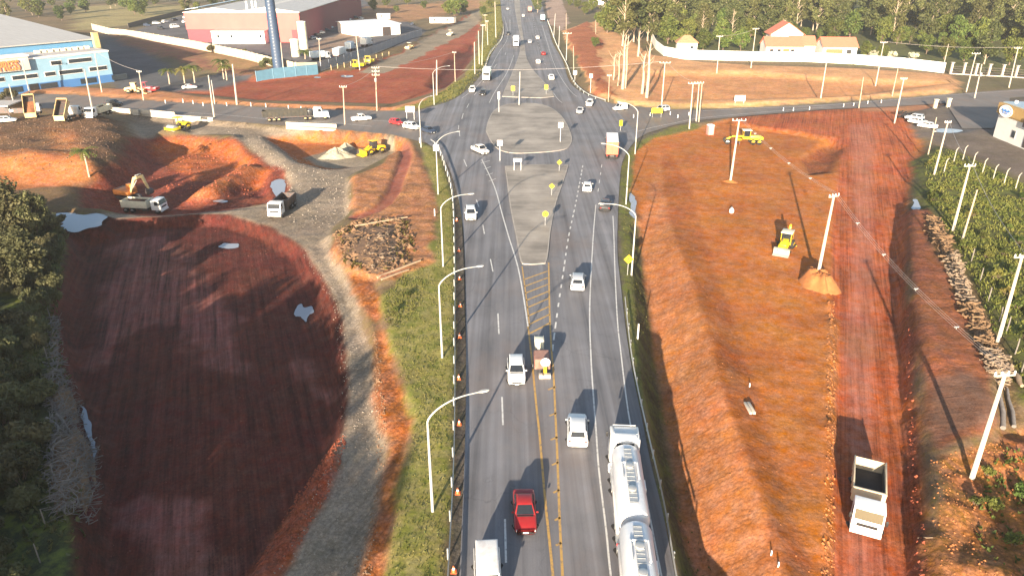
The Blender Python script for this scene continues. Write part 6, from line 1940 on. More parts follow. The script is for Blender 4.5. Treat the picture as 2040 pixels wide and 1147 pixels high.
tufts("verge_grass", "grass on the narrow right verge under the guardrail", [(1236, 330), (1255, 300), (1300, 266), (1390, 247), (1398, 258), (1300, 283), (1266, 312), (1262, 420), (1283, 560), (1300, 680), (1340, 850), (1430, 1147), (1362, 1147), (1310, 900), (1270, 730), (1250, 600), (1240, 450)], 2600, .13, M_GRASSB, 3)
tufts("verge_grass", "straw grass along the far left carriageway", [(780, 221), (880, 208), (914, 193), (947, 166), (975, 118), (992, 90), (1003, 55), (996, 5), (955, 5), (965, 60), (955, 105), (930, 150), (890, 175), (840, 205)], 3000, .34, M_GRASSB, 4, blades=2)
FEN = [(1840, 330), (1865, 300), (1900, 302), (2040, 368), (2300, 440), (2300, 800), (2045, 790), (1990, 690), (1930, 540), (1870, 430), (1845, 400)]
tufts("undergrowth", "tangled yellow green undergrowth on the fenced strip at right", FEN, 2400, .26, M_UNDER, 5, blades=4, wide=.22)
tufts("undergrowth", "yellowish weeds on the fenced strip at right", FEN, 5600, .28, M_UNDER, 6, blades=4, wide=.22)
tufts("undergrowth", "weeds in the rubble at the lower right corner", [(1990, 900), (2100, 870), (2200, 1147), (1990, 1147), (1940, 1050), (1960, 960)], 260, .26, M_LEAFG, 8, blades=4)
tufts("undergrowth", "dark weeds on the edge of the shaded thicket", [(60, 430), (140, 470), (120, 640), (150, 850), (185, 1147), (40, 1147), (40, 700)], 5000, .35, M_LEAFD, 9, blades=3)
tufts("undergrowth", "weeds growing through the root heap", [(665, 465), (720, 440), (810, 438), (830, 500), (800, 545), (700, 545), (675, 515)], 420, .3, M_LEAFY, 12, blades=4)
tufts("undergrowth", "green weeds on the soil among the roots", [(760, 590), (800, 545), (850, 560), (830, 620), (790, 660), (762, 640)], 300, .16, M_GRASSB, 10, blades=4)
# separate shrubs on the strip
placed.clear(); n_ = 0; tries = 0
wf = [P(*p) for p in FEN]
while n_ < 28 and tries < 4000:
    tries += 1
    px, py = rnd.uniform(1850, 2140), rnd.uniform(310, 760)
    q = P(px, py)
    if sdist(wf, np.array([q.x]), np.array([q.y]))[0] < .6 or not try_spot(q.x, q.y, 2.0): continue
    plant("small%d" % rnd.randrange(3), q, "leafy shrub among the undergrowth of the fenced strip at right", "shrubs of the fenced strip", "shrub", "shrub", rnd.uniform(.35, .75)); n_ += 1
for px, py, s, lb in ((1965, 945, .5, "bright green plant at the foot of the lowest concrete pole"), (1945, 1005, .45, "bright green plant in the shade under the lowest pole"), (1975, 1012, .6, "green plant right of the shaded one in the rubble"), (2035, 990, .7, "green plant at the right edge of the rubble"), (2020, 1085, .6, "green plant lowest in the rubble"), (812, 590, .4, "bright green plant below the fallen log"), (790, 620, .35, "green plant on the soil edge beside the haul road")):
    q = P(px, py); plant("small0", q, lb, None, "shrub", "plant", s)
# ---------------------------------------------------------------- plant and machines
def rubber(root, x, y, r, w, rim=M_YEL): return wheel(root, x, y, r, w, True, rim)
def excavator(label, loc, rz):
    root = thing("excavator", label, "excavator", loc, rz)
    for s in (-1, 1):
        mb = MB(); mb.prism([(-1.9, .1), (-1.6, 0), (1.6, 0), (1.95, .2), (2.0, .5), (1.7, .8), (-1.7, .8), (-2.0, .5)], 'x', s * 1.2 - .28, s * 1.2 + .28); mb.build("track", M_STEEL, root, bevel=.04)
    mb = MB(); mb.cyl((0, 0, .7), (0, 0, 1.1), .8, n=16); mb.build("turntable", M_STEEL, root)
    mb = MB(); mb.prism([(-2.3, 1.1), (1.2, 1.1), (1.2, 1.9), (-.4, 2.1), (-2.2, 2.2), (-2.4, 1.7)], 'x', -1.3, 1.3); mb.build("body", M_ORG, root, bevel=.06)
    mb = MB(); mb.box((0, -1.9, 1.7), (2.5, .5, 1.0)); mb.build("counterweight", M_STEEL, root, bevel=.1)
    mb = MB(); mb.prism([(-.5, 1.1), (1.25, 1.1), (1.3, 2.1), (.9, 2.95), (-.5, 2.95)], 'x', -1.25, -.3); c = mb.build("cab", M_ORG, root, bevel=.05)
    mb = MB(); mb.panel((-.34, 1.28, 1.7), (-1.2, 1.28, 1.7), (-1.2, .92, 2.9), (-.34, .92, 2.9), .02); mb.build("windscreen", M_GLASS, c)
    mb = MB(); mb.box((-1.26, .35, 2.2), (.04, 1.3, 1.1)); mb.build("side_window", M_GLASS, c)
    mb = MB(); mb.prism([(.9, 1.6), (1.3, 1.5), (2.9, 4.3), (4.8, 4.9), (4.7, 5.3), (2.5, 4.8)], 'x', -.02, .42); mb.build("boom", M_TAN, root, bevel=.03)
    mb = MB(); mb.prism([(4.3, 5.3), (4.9, 5.5), (5.9, 2.8), (5.6, 2.6)], 'x', .02, .38); mb.build("stick", M_TAN, root, bevel=.03)
    mb = MB(); mb.prism([(5.4, 2.9), (6.2, 2.7), (6.4, 2.0), (5.9, 1.6), (5.3, 1.9)], 'x', -.4, .8); mb.build("bucket", M_STEEL, root, bevel=.04)
    mb = MB(); mb.tube([(.2, 1.4, 2.0), (.2, 3.2, 4.2)], .1, 8); mb.tube([(.2, 3.0, 5.1), (.2, 4.5, 5.6)], .09, 8); mb.build("hydraulic_ram", M_GALV, root)
    return root
put2(excavator, "orange excavator with raised boom loading the white lorry", (246, 392), (268, 399))

def backhoe(label, loc, rz):
    root = thing("backhoe_loader", label, "backhoe", loc, rz)
    mb = MB(); mb.box((0, .4, .85), (.9, 4.0, .5)); mb.build("chassis", M_STEEL, root)
    mb = MB(); mb.prism([(.5, 1.0), (2.3, 1.0), (2.35, 1.5), (2.1, 1.7), (.5, 1.95)], 'x', -.5, .5); mb.build("bonnet", M_YELB, root, bevel=.06)
    mb = MB()
    for x in (-.72, .72):
        for y in (.45, -1.2): mb.box((x, y, 1.9), (.08, .1, 1.7))
    mb.box((0, -.38, 1.2), (1.5, 1.75, .5)); c = mb.build("cab_frame", M_YEL, root)
    mb = MB(); mb.box((0, -.4, 2.8), (1.7, 2.0, .14)); mb.build("roof", M_CREAM, c, bevel=.05)
    mb = MB(); mb.box((0, .46, 2.1), (1.34, .03, 1.2)); mb.box((-.73, -.38, 2.1), (.03, 1.55, 1.2)); mb.box((.73, -.38, 2.1), (.03, 1.55, 1.2)); mb.build("cab_glass", M_GLASS, c)
    for s in (-1, 1):
        rubber(root, s * .85, 1.75, .48, .32); rubber(root, s * .9, -.85, .72, .45)
        mb = MB(); mb.bar((s * .62, .9, 1.5), (s * .62, 2.9, .75), .14, .2); mb.build("loader_arm", M_YELB, root)
        mb = MB(); mb.bar((s * .8, -1.7, .9), (s * 1.35, -1.9, .15), .16); mb.build("stabiliser", M_YEL, root)
    mb = MB(); mb.prism([(2.75, .12), (3.5, .05), (3.55, .12), (2.95, .3), (2.85, .95), (3.15, 1.15), (2.75, 1.2), (2.65, .6)], 'x', -1.15, 1.15); mb.build("front_bucket", M_CONCL, root)
    mb = MB(); mb.prism([(-1.7, .9), (-1.4, .9), (-1.9, 3.1), (-2.3, 3.3), (-2.4, 3.0)], 'x', -.16, .16); mb.build("hoe_boom", M_YEL, root, bevel=.03)
    mb = MB(); mb.prism([(-2.3, 3.4), (-1.95, 3.3), (-2.5, 1.4), (-2.8, 1.5)], 'x', -.12, .12); mb.build("hoe_stick", M_YEL, root, bevel=.02)
    mb = MB(); mb.prism([(-2.9, 1.6), (-2.3, 1.5), (-2.2, 1.0), (-2.6, .8), (-3.0, 1.1)], 'x', -.3, .3); mb.build("hoe_bucket", M_STEEL, root)
    mb = MB(); mb.tube([(.3, 1.5, 1.7), (.3, 1.5, 2.5)], .05, 6); mb.build("exhaust_stack", M_STEEL, root)
    return root
put2(backhoe, "yellow backhoe loader with pale roof standing on the orange site", (1572, 482), (1554, 512))

def compactor(label, loc, rz, m=M_YELB, name="soil_compactor", canopy=True):
    root = thing(name, label, "road roller", loc, rz)
    mb = MB(); mb.tube([(-1.05, 1.7, .75), (-1.0, 1.7, .75), (1.0, 1.7, .75), (1.05, 1.7, .75)], [.6, .75, .75, .6], 22); mb.build("drum", M_GALV, root, smooth=True)
    mb = MB(); mb.box((-1.18, 1.55, .8), (.14, 2.0, .5)); mb.box((1.18, 1.55, .8), (.14, 2.0, .5)); mb.box((0, .62, .85), (2.4, .22, .6)); mb.box((0, 2.62, .85), (2.4, .16, .5)); mb.build("drum_frame", m, root, bevel=.04)
    mb = MB(); mb.prism([(-2.7, .85), (-.7, .85), (-.7, 1.75), (-2.2, 1.6), (-2.75, 1.35)], 'x', -.75, .75); mb.build("engine_cover", m, root, bevel=.1)
    mb = MB(); mb.box((0, -.1, .95), (1.5, 1.3, .3)); mb.box((0, -.2, 1.35), (.6, .5, .55)); mb.build("platform", M_STEEL, root)
    if canopy:
        mb = MB()
        for x in (-.7, .7):
            for y in (.45, -.65): mb.box((x, y, 1.9), (.07, .07, 1.7))
        cf = mb.build("canopy_frame", M_STEEL, root)
        mb = MB(); mb.box((0, -.1, 2.78), (1.7, 1.5, .12)); mb.build("canopy_roof", M_YELB if m == M_YELB else M_CREAM, cf, bevel=.04)
    for s in (-1, 1): rubber(root, s * .95, -1.5, .72, .5, m); 
    mb = MB()
    for s in (-1, 1): mb.prism([(-2.4, 1.2), (-2.2, 1.55), (-1.5, 1.68), (-.8, 1.55), (-.6, 1.2), (-.75, 1.2), (-1.5, 1.55), (-2.25, 1.2)], 'x', s * .95 - .28, s * .95 + .28)
    mb.build("mudguards", m, root)
    return root
put2(compactor, "bright yellow road roller on the gravel behind the red pit", (378, 258), (336, 262)).scale = (1.2, 1.2, 1.2)
def grader(label, loc, rz):
    root = thing("motor_grader", label, "grader", loc, rz)
    mb = MB(); mb.prism([(-4.2, 1.1), (-1.2, 1.1), (-1.2, 2.0), (-3.8, 1.9), (-4.25, 1.6)], 'x', -.75, .75); mb.build("engine_cover", M_YELB, root, bevel=.1)
    mb = MB(); mb.tube([(0, -1.2, 1.4), (0, .6, 1.75), (0, 2.6, 1.7), (0, 3.9, 1.1)], [.26, .2, .18, .22], 8); mb.build("gooseneck", M_YELB, root)
    mb = MB()
    for x in (-.68, .68):
        for y in (-1.15, .35): mb.box((x, y, 2.3), (.09, .09, 1.8))
    mb.box((0, -.4, 1.35), (1.45, 1.6, .25)); c = mb.build("cab_frame", M_YEL, root)
    mb = MB(); mb.box((0, -.4, 3.26), (1.8, 2.1, .14)); mb.build("cab_roof", M_CREAM, c, bevel=.04)
    mb = MB(); mb.box((0, .36, 2.5), (1.25, .03, 1.3)); mb.box((-.69, -.4, 2.5), (.03, 1.35, 1.3)); mb.box((.69, -.4, 2.5), (.03, 1.35, 1.3)); mb.build("cab_glass", M_GLASS, c)
    mb = MB(); mb.prism([(1.2, .25), (1.35, .2), (1.5, .55), (1.35, .95), (1.2, .9), (1.32, .55)], 'x', -1.9, 1.9); mb.build("blade", M_STEEL, root)
    mb = MB(); mb.tube([(.75 * math.cos(2 * PI * i / 20), 1.2 + .75 * math.sin(2 * PI * i / 20), 1.0) for i in range(21)], .08, 6); mb.build("turntable_ring", M_YEL, root)
    mb = MB(); mb.box((0, 3.9, .75), (2.0, .25, .3)); mb.build("front_axle", M_YEL, root)
    for s in (-1, 1):
        rubber(root, s * 1.05, 3.9, .62, .4, M_SIGNW); rubber(root, s * 1.0, -1.9, .65, .45); rubber(root, s * 1.0, -3.3, .65, .45)
        mb = MB(); mb.prism([(-4.0, 1.3), (-3.6, 1.5), (-1.6, 1.5), (-1.2, 1.3), (-1.2, 1.38), (-1.6, 1.6), (-3.6, 1.6), (-4.0, 1.4)], 'x', s * 1.0 - .3, s * 1.0 + .3); mb.build("mudguard", M_YELB, root)
    return root
put2(grader, "yellow motor grader with cream roof behind the middle pole of the orange site", (1510, 287), (1452, 286))
put2(compactor, "dusty tan roller working in the far red lot beside the slatted fence", (826, 96), (806, 100), m=M_TAN)
put2(compactor, "pale roller farther up the gravel strip of the far red lot", (908, 68), (886, 75), m=M_CREAM)

def wheel_loader(label, loc, rz, m=M_YEL, name="wheel_loader", cabm=None):
    root = thing(name, label, "wheel loader", loc, rz)
    mb = MB(); mb.prism([(-3.0, .9), (-.8, .9), (-.8, 2.0), (-2.7, 1.8), (-3.0, 1.5)], 'x', -.9, .9); mb.build("engine_cover", m, root, bevel=.08)
    mb = MB(); mb.box((0, .9, 1.0), (1.2, 2.2, .7)); mb.build("front_frame", m, root, bevel=.05)
    mb = MB(); mb.prism([(-.9, 1.3), (.6, 1.3), (.65, 2.2), (.4, 3.1), (-.9, 3.1)], 'x', -.72, .72); c = mb.build("cab", cabm or M_DARK, root, bevel=.06)
    mb = MB(); mb.box((0, -.2, 3.16), (1.6, 1.6, .12)); mb.build("cab_roof", m, c)
    mb = MB(); mb.panel((.68, .64, 2.0), (-.68, .64, 2.0), (-.66, .42, 3.0), (.66, .42, 3.0), .02); mb.build("windscreen", M_GLASS, c)
    for s in (-1, 1):
        for y in (1.3, -1.7): rubber(root, s * 1.02, y, .72, .5, m)
        mb = MB(); mb.bar((s * .55, .7, 1.9), (s * .55, 2.9, .8), .18, .3); mb.build("lift_arm", m, root)
    mb = MB(); mb.prism([(2.7, .15), (3.9, .05), (3.95, .15), (3.0, .4), (2.95, 1.1), (3.3, 1.4), (2.75, 1.4), (2.55, .7)], 'x', -1.35, 1.35); mb.build("bucket", m, root)
    return root
put2(wheel_loader, "yellow wheel loader beside the gravel pile in the far pit", (766, 302), (722, 311), cabm=M_DARK)
put2(wheel_loader, "tan wheel loader in front of the blue forecourt", (258, 186), (284, 186), M_TAN, cabm=M_TAN)
# red implement next to the tan loader
def paver(label, loc, rz, m):
    root = thing("road_paver", label, "paver", loc, rz)
    mb = MB(); mb.box((0, 0, 1.1), (2.3, 3.2, 1.2)); mb.build("body", m, root, bevel=.08)
    mb = MB(); mb.prism([(1.6, .6), (3.2, .8), (3.3, 1.6), (1.6, 1.5)], 'x', -1.4, 1.4); mb.build("hopper", m, root, bevel=.05)
    mb = MB(); mb.box((0, -2.2, .5), (3.0, 1.0, .5)); mb.build("screed", M_STEEL, root)
    mb = MB()
    for x in (-.9, .9): mb.box((x, -.9, 2.3), (.08, .08, 1.4))
    mb.box((0, -.7, 3.0), (2.2, 1.6, .1)); mb.build("canopy", m, root)
    for s in (-1, 1):
        mb = MB(); mb.prism([(-1.5, .1), (1.5, .1), (1.8, .4), (1.5, .7), (-1.5, .7), (-1.8, .4)], 'x', s * 1.0 - .2, s * 1.0 + .2); mb.build("track", M_STEEL, root)
    return root
put2(paver, "red machine standing behind the tan loader", (288, 184), (302, 184), M_BRED)
put2(paver, "yellow paver at the end of the slatted fence", (700, 138), (724, 134), M_YELB)
put2(paver, "yellow paver farther right by the slatted fence", (726, 132), (744, 124), M_YELB)
# small pile of gravel
def n1(x, y, seed, sc):
    return float(vnoise(np.array([x]), np.array([y]), seed, 3, sc)[0])
def heap(label, px, py, rx, ry, h, m, seed, name="gravel_pile", cat="pile", flat=0.0):
    c = P(px, py)
    r = np.random.default_rng(seed); nr, na = 24, 64
    vs, fs = [], []
    for i in range(nr + 1):
        t = i / nr
        for j in range(na):
            a = 2 * PI * j / na
            k = 1 + .22 * n1(math.cos(a) * 3 + 9, math.sin(a) * 3 + 9, seed, 1.6) + .12 * math.sin(2 * a + seed) + .08 * math.sin(5 * a + seed * 2)
            z = h * min(1, (1 - t) / (1 - flat)) * (1 + .08 * math.sin(3 * a) + .05 * math.sin(7 * a)) if t > .08 else h * .96
            x, y = rx * t * k * math.cos(a), ry * t * k * math.sin(a)
            z *= .8 + .2 * t if t > .9 else 1
            z += .16 * h * n1(x + 20, y + 20, seed, 1.3) * min(1, 2.5 * (1 - t) + .25) + r.normal() * .02 * h
            vs.append((x, y, z - .12))
    for i in range(nr):
        for j in range(na):
            j2 = (j + 1) % na
            fs.append((i * na + j, (i + 1) * na + j, (i + 1) * na + j2, i * na + j2))
    fs.append(tuple(range(na)))
    mb = MB(); mb.add(vs, fs)
    o = mb.build(name, m, loc=c, smooth=True)
    return tag(o, label, cat)
M_GRAVP = mat("grey_gravel", (.33, .30, .22), .95, 0, .25, 2.0, .9)
heap("pale grey gravel pile beside the yellow wheel loader", 672, 312, 4.2, 3.2, 2.3, M_GRAVP, 1)
heap("small dark gravel pile at the end of the cut face", 690, 296, 2.5, 2.5, 1.6, M_GRAVP, 4)
M_SAND = mat("sandy_earth", (.31, .115, .034), .95, 0, .22, 1.2, .7, dirt=(.33, .13, .05), dirt_amt=.6)
heap("square sandy earth mound left standing round a concrete pole", 1627, 566, 2.2, 3.9, 2.0, M_SAND, 2, "earth_mound", "mound", .5)
heap("small mound at the foot of the middle pole", 1455, 362, 1.6, 1.4, .5, mat("orange_earth", C_ORANGE, .95, 0, .25, 1.5, .6), 3, "earth_mound", "mound")
# pole m1 stands on the mound: lift it to the mound's top
# ---------------------------------------------------------------- logs and brush
M_LOG = mat("grey_logs", (.24, .175, .12), .9, 0, .3, 3, .5, stretch=(1, 1, 1))
M_LOGD = mat("brown_roots", (.19, .115, .06), .9, 0, .3, 3, .5)
M_BRUSH = mat("bleached_brush", (.185, .165, .15), .9, 0, .25, 3, .4)
M_BEDD = mat('dark_humus', (.17, .10, .058), .95, 0, .4, 2, .6)
def stick_pile(name, label, cat, poly_px, n, lmin, lmax, r0, m, seed, hmax=.9, parts=False):
    Pw = [P(*p) for p in poly_px]
    c = sum(Pw, Vector()) / len(Pw)
    c.z = T(c.x, c.y)
    r = random.Random(seed)
    xs = [p.x for p in Pw]; ys = [p.y for p in Pw]
    mb = MB(); k = 0; tries = 0
    na = len(Pw)
    bed = [(c.x - c.x, 0, hmax * .45)] + [((p.x - c.x) * f, (p.y - c.y) * f, T(c.x + (p.x - c.x) * f, c.y + (p.y - c.y) * f) - c.z + (hmax * .35 if f < .9 else -.1)) for f in (.55, .96) for p in Pw]
    mb.add(bed, [(0, 1 + i, 1 + (i + 1) % na) for i in range(na)] + [(1 + i, 1 + na + i, 1 + na + (i + 1) % na, 1 + (i + 1) % na) for i in range(na)], 1)
    while k < n and tries < n * 20:
        tries += 1
        x, y = r.uniform(min(xs), max(xs)), r.uniform(min(ys), max(ys))
        d = sdist(Pw, np.array([x]), np.array([y]))[0]
        if d < 0: continue
        a = r.random() * 6.28; L_ = r.uniform(lmin, lmax); rr = r0 * r.uniform(.5, 1.3)
        z = T(x, y) - c.z + r.uniform(.15, 1.05) * hmax * min(1, .35 + d / 1.2)
        el = r.gauss(0, .22)
        dx, dy, dz = math.cos(a) * L_ / 2, math.sin(a) * L_ / 2, math.sin(el) * L_ / 2
        kx, ky, kz = r.gauss(0, .16) * L_, r.gauss(0, .16) * L_, r.gauss(0, .10) * L_
        mb.tube([(x - c.x - dx, y - c.y - dy, z - dz), (x - c.x + kx, y - c.y + ky, z + kz), (x - c.x + dx, y - c.y + dy, z + dz)], [rr, rr * .9, rr * .55], 5)
        k += 1
    o = mb.build(name, [m, M_BEDD], loc=c)
    return tag(o, label, cat)
stick_pile("brush_pile", "big pile of bleached branches at the shaded left edge", "brush pile", [(95, 855), (150, 840), (190, 900), (195, 1000), (180, 1050), (110, 1040), (95, 960)], 650, .5, 1.9, .035, M_BRUSH, 1, 1.2)
stick_pile("brush_pile", "small round pile of branches above the long narrow puddle", "brush pile", [(92, 750), (125, 742), (150, 785), (160, 845), (120, 850), (98, 810)], 320, .5, 1.7, .035, M_BRUSH, 2, .9)
stick_pile("brush_pile", "thin trail of pale branches at the upper left edge of the basin", "brush pile", [(98, 640), (112, 630), (118, 700), (125, 745), (100, 745)], 170, .5, 2.2, .045, M_BRUSH, 3, .6)
stick_pile("root_heap", "heap of brown roots and stumps beside the gravel track", "root heap", [(665, 465), (720, 440), (800, 438), (815, 480), (800, 530), (760, 548), (700, 540), (680, 510)], 190, .3, 1.2, .07, M_LOGD, 4, 1.1)
stick_pile("root_heap", "pale splintered stumps in the middle of the root heap", "root heap", [(715, 480), (780, 470), (795, 520), (740, 540)], 60, .3, .9, .10, M_LOG, 14, 1.2)
LOGS = [[(1845, 430), (1875, 440), (1900, 500), (1880, 520), (1850, 470)], [(1880, 520), (1905, 505), (1925, 560), (1940, 610), (1915, 610), (1895, 560)], [(1915, 612), (1945, 615), (1970, 660), (1985, 700), (1955, 695)], [(1955, 700), (1990, 705), (2010, 745), (1995, 770), (1970, 740)]]
for i, (pl, lb) in enumerate(zip(LOGS, ("heap of logs and roots at the top end of the right bank", "heap of logs on the middle of the right bank", "heap of split logs on the lower part of the right bank", "heap of logs right above the lowest concrete pole"))):
    stick_pile("log_heap", lb, "log heap", pl, 190, .4, 1.7, .11, M_LOG if i % 2 else M_LOGD, 20 + i, 1.1)
def log(label, a, b, r=.25, m=None, lift=.25):
    p, q = P(*a), P(*b)
    o = p.copy(); d = q - p
    mb = MB(); mb.tube([(0, 0, lift), tuple(d * .35 + Vector((.1, 0, lift + .05))), tuple(d * .7 + Vector((-.08, 0, lift))), tuple(d + Vector((0, 0, lift)))], [r, r * .95, r * .8, r * .6], 10)
    ob = mb.build("fallen_log", m or M_LOG, loc=o, smooth=True)
    return tag(ob, label, "log")
M_LOGP = mat("pale_log", (.33, .235, .15), .85, 0, .2, 2, .3)
log("long pale log lying below the root heap", (752, 556), (838, 522), .22, M_LOGP)
log("second pale log lying against the long one", (760, 560), (815, 540), .16, M_LOGP)
log("log at the top of the root heap under the dirt path", (708, 455), (812, 437), .18, M_LOGP, .4)
log("grey trunk leaning right of the lowest concrete pole", (1996, 858), (1990, 775), .25, M_BRUSH, .35)
log("second grey trunk lying beside the lowest concrete pole", (2018, 855), (2005, 780), .2, M_BRUSH, .35)
log("pale trunk at the lower edge of the right log heaps", (2020, 752), (2034, 775), .3, M_LOGP, .4)
log("thin pale branch lying at the edge of the red haul road", (1828, 1073), (1858, 1072), .05, M_LOGP, .1)
log("grey branch at the top of the big brush pile", (97, 848), (145, 885), .14, M_BRUSH, .9)
log("second grey branch crossing the top of the big brush pile", (118, 842), (150, 880), .12, M_BRUSH, 1.0)
# ---------------------------------------------------------------- signs and small furniture
def sign(name, label, base, hpost, plate, m, shape="rect", posts=1, mark=None, rz=0.0, cat="sign"):
    c = P(*base)
    if -.16 < c.z < -.1: c.z = .0
    root = thing(name, label, cat, c, rz)
    w, h = plate
    for s in ((0,) if posts == 1 else (-.4, .4)):
        mb = MB(); mb.cyl((s * w, .05, -.2), (s * w, .05, hpost + h * .5), .05, n=8); mb.build("post", M_SIGNW if m != M_SIGNY else M_GALV, root)
    mb = MB()
    zc = hpost + h / 2
    if shape == "rect": mb.box((0, -.02, zc), (w, .05, h))
    elif shape == "diamond": mb.prism([(0, zc - h * .7), (w * .7, zc), (0, zc + h * .7), (-w * .7, zc)], 'y', -.05, 0)
    else: mb.cyl((0, -.05, zc), (0, 0, zc), w / 2, n=22)
    pl = mb.build("plate", m, root)
    if mark == "arrow":
        mb = MB(); mb.prism([(-.06, zc - h * .28), (.06, zc - h * .28), (.06, zc + .02), (.17, zc + .02), (0, zc + h * .3), (-.17, zc + .02), (-.06, zc + .02)], 'y', -.075, -.055); mb.build("arrow_mark", M_BLACK, pl)
    elif mark == "ring":
        mb = MB(); mb.tube([(w * .42 * math.cos(2 * PI * i / 24), -.065, zc + w * .42 * math.sin(2 * PI * i / 24)) for i in range(25)], .05, 6); mb.build("red_ring", M_SIGNR, pl)
    elif mark == "lines":
        mb = MB()
        for k in range(3): mb.box((0, -.055, zc + h * (.25 - .25 * k)), (w * .7, .02, h * .09))
        mb.build("printed_lines", mat("faded_print", (.5, .5, .48), .6), pl)
    return root
sign("warning_sign", "yellow sign farthest back on the long median island", (1114, 343), 1.5, (.75, .75), M_SIGNY, "diamond", 1, "arrow")
sign("warning_sign", "yellow sign in the middle of the right edge of the long median island", (1099, 392), 1.5, (.75, .75), M_SIGNY, "diamond", 1, "arrow")
sign("warning_sign", "round yellow sign nearest the narrow end of the median island", (1086, 452), 1.6, (.95, .95), M_SIGNY, "round", 1, "arrow")
sign("warning_sign", "yellow diamond sign on the right verge beside the lamp post", (1250, 548), 1.9, (.95, .95), M_SIGNY, "diamond", 1, "arrow")
sign("warning_sign", "left yellow sign on the upper triangular island", (1022, 193), 1.6, (1.1, 1.4), M_SIGNY, "rect", 1)
sign("warning_sign", "right yellow sign on the upper triangular island", (1088, 190), 1.6, (1.0, 1.4), M_SIGNY, "rect", 1)
sign("warning_sign", "yellow road sign in the big shadow of the orange lorry", (1236, 262), 1.2, (.8, 1.4), M_SIGNY, "rect", 1, None, .3)
sign("yellow_board", "wide yellow board on two posts in front of the silver car", (1308, 235), 1.1, (2.9, 1.3), M_SIGNY, "rect", 2)
sign("traffic_sign", "white square sign at the lower left of the rounded island", (996, 322), 3.3, (1.1, 1.1), M_SIGNW, "rect", 1, "ring")
sign("traffic_sign", "white sign pair at the right inside the rounded island", (1116, 285), 3.4, (1.1, 1.2), M_SIGNW, "rect", 1, "lines")
sign("notice_board", "white board in front of the straw verge behind the red car", (818, 240), 2.0, (2.4, 1.5), M_SIGNW, "rect", 2, "lines")
sign("notice_board", "white board lying against the orange bank by the right side road", (1473, 206), .6, (3.0, 1.6), M_SIGNW, "rect", 2, "lines")
sign("traffic_sign", "white sign on a post left of the far right bank boards", (1176, 186), 4.6, (1.0, 1.2), M_SIGNW, "rect", 1)
sign("traffic_sign", "small white sign on the far right guardrail bend", (1145, 163), 2.2, (1.2, 1.4), M_SIGNW, "rect", 1)
sign("traffic_sign", "grey framed sign at the top edge of the long median island", (1031, 342), 1.9, (1.7, .7), M_GALV, "rect", 2)
sign("traffic_sign", "white sign on a tall post at the left of the rounded island", (994, 226), 3.6, (.6, 2.0), M_GALV, "rect", 1)
# portable toilet
def toilet(label, base):
    c = P(*base); root = thing("portable_toilet", label, "toilet", c, .2)
    mb = MB(); mb.box((0, 0, 1.1), (1.4, 1.4, 2.3)); mb.build("body", mat("faded_pink", (.62, .25, .23), .5, 0, .08), root, bevel=.04)
    mb = MB(); mb.box((0, 0, 2.34), (1.5, 1.5, .25), top=(.7, .7)); mb.build("roof", M_SIGNW, root)
    mb = MB(); mb.box((0, -.72, 1.05), (.9, .04, 1.9)); mb.build("door", mat("pale_pink", (.66, .34, .32), .5, 0, .08), root)
toilet("pink portable toilet with white roof at the corner of the orange site", (1414, 268))
# roadside trailer group between the yellow lines
c = P(1079, 735); c.z = 0
t = thing("equipment_trailer", "rusty brown equipment trailer parked between the yellow lines", "trailer", c, .03)
mb = MB(); mb.box((0, 0, 1.0), (1.65, 2.1, 1.1)); bd = mb.build("body", mat("rusty_brown", (.25, .11, .08), .8, 0, .3, 2, .3, dirt=(.4, .3, .26), dirt_amt=.5), t, bevel=.05)
mb = MB(); mb.box((0, 0, 1.6), (1.5, 1.95, .1)); mb.build("lid", mat("brown_lid", (.33, .18, .14), .8, 0, .2, 2), bd)
mb = MB(); mb.bar((0, -1.0, .5), (0, -2.2, .45), .1); mb.box((0, -1.02, .5), (1.3, .08, .12)); mb.build("drawbar", M_STEEL, t)
for s in (-1, 1): wheel(t, s * .88, 0, .34, .2)
c = P(1074, 693); c.z = 0
t = thing("water_cube", "cream plastic tank standing behind the rusty trailer", "tank", c, .02)
mb = MB(); mb.box((0, 0, .62), (.95, 1.0, 1.0)); mb.build("bottle", mat("cream_plastic", (.74, .72, .56), .5, 0, .06), t, bevel=.06)
mb = MB()
for i in range(4):
    for x in (-.5, .5): mb.box((x, -.5 + i * .333, .62), (.03, .03, 1.1))
for i in range(4): mb.box((-.5 + i * .333, -.52, .62), (.03, .03, 1.1))
mb.box((0, 0, .08), (1.05, 1.1, .12)); mb.build("cage", M_GALV, t)
c = P(1085, 752); c.z = 0
t = thing("speed_sign", "round white sign on a yellow stand in front of the rusty trailer", "sign", c, .03)
mb = MB(); mb.box((0, -.2, .22), (1.25, .55, .44)); mb.build("concrete_base", M_CONC, t, bevel=.04)
mb = MB(); mb.box((.05, .05, .95), (.3, .1, 1.3)); mb.build("stand", M_SIGNY, t)
mb = MB(); mb.cyl((.05, -.06, 1.75), (.05, 0, 1.75), .5, n=26); pl = mb.build("plate", M_SIGNW, t)
mb = MB(); mb.tube([(.05 + .42 * math.cos(2 * PI * i / 26), -.075, 1.75 + .42 * math.sin(2 * PI * i / 26)) for i in range(27)], .035, 6); mb.build("red_ring", M_SIGNR, pl)
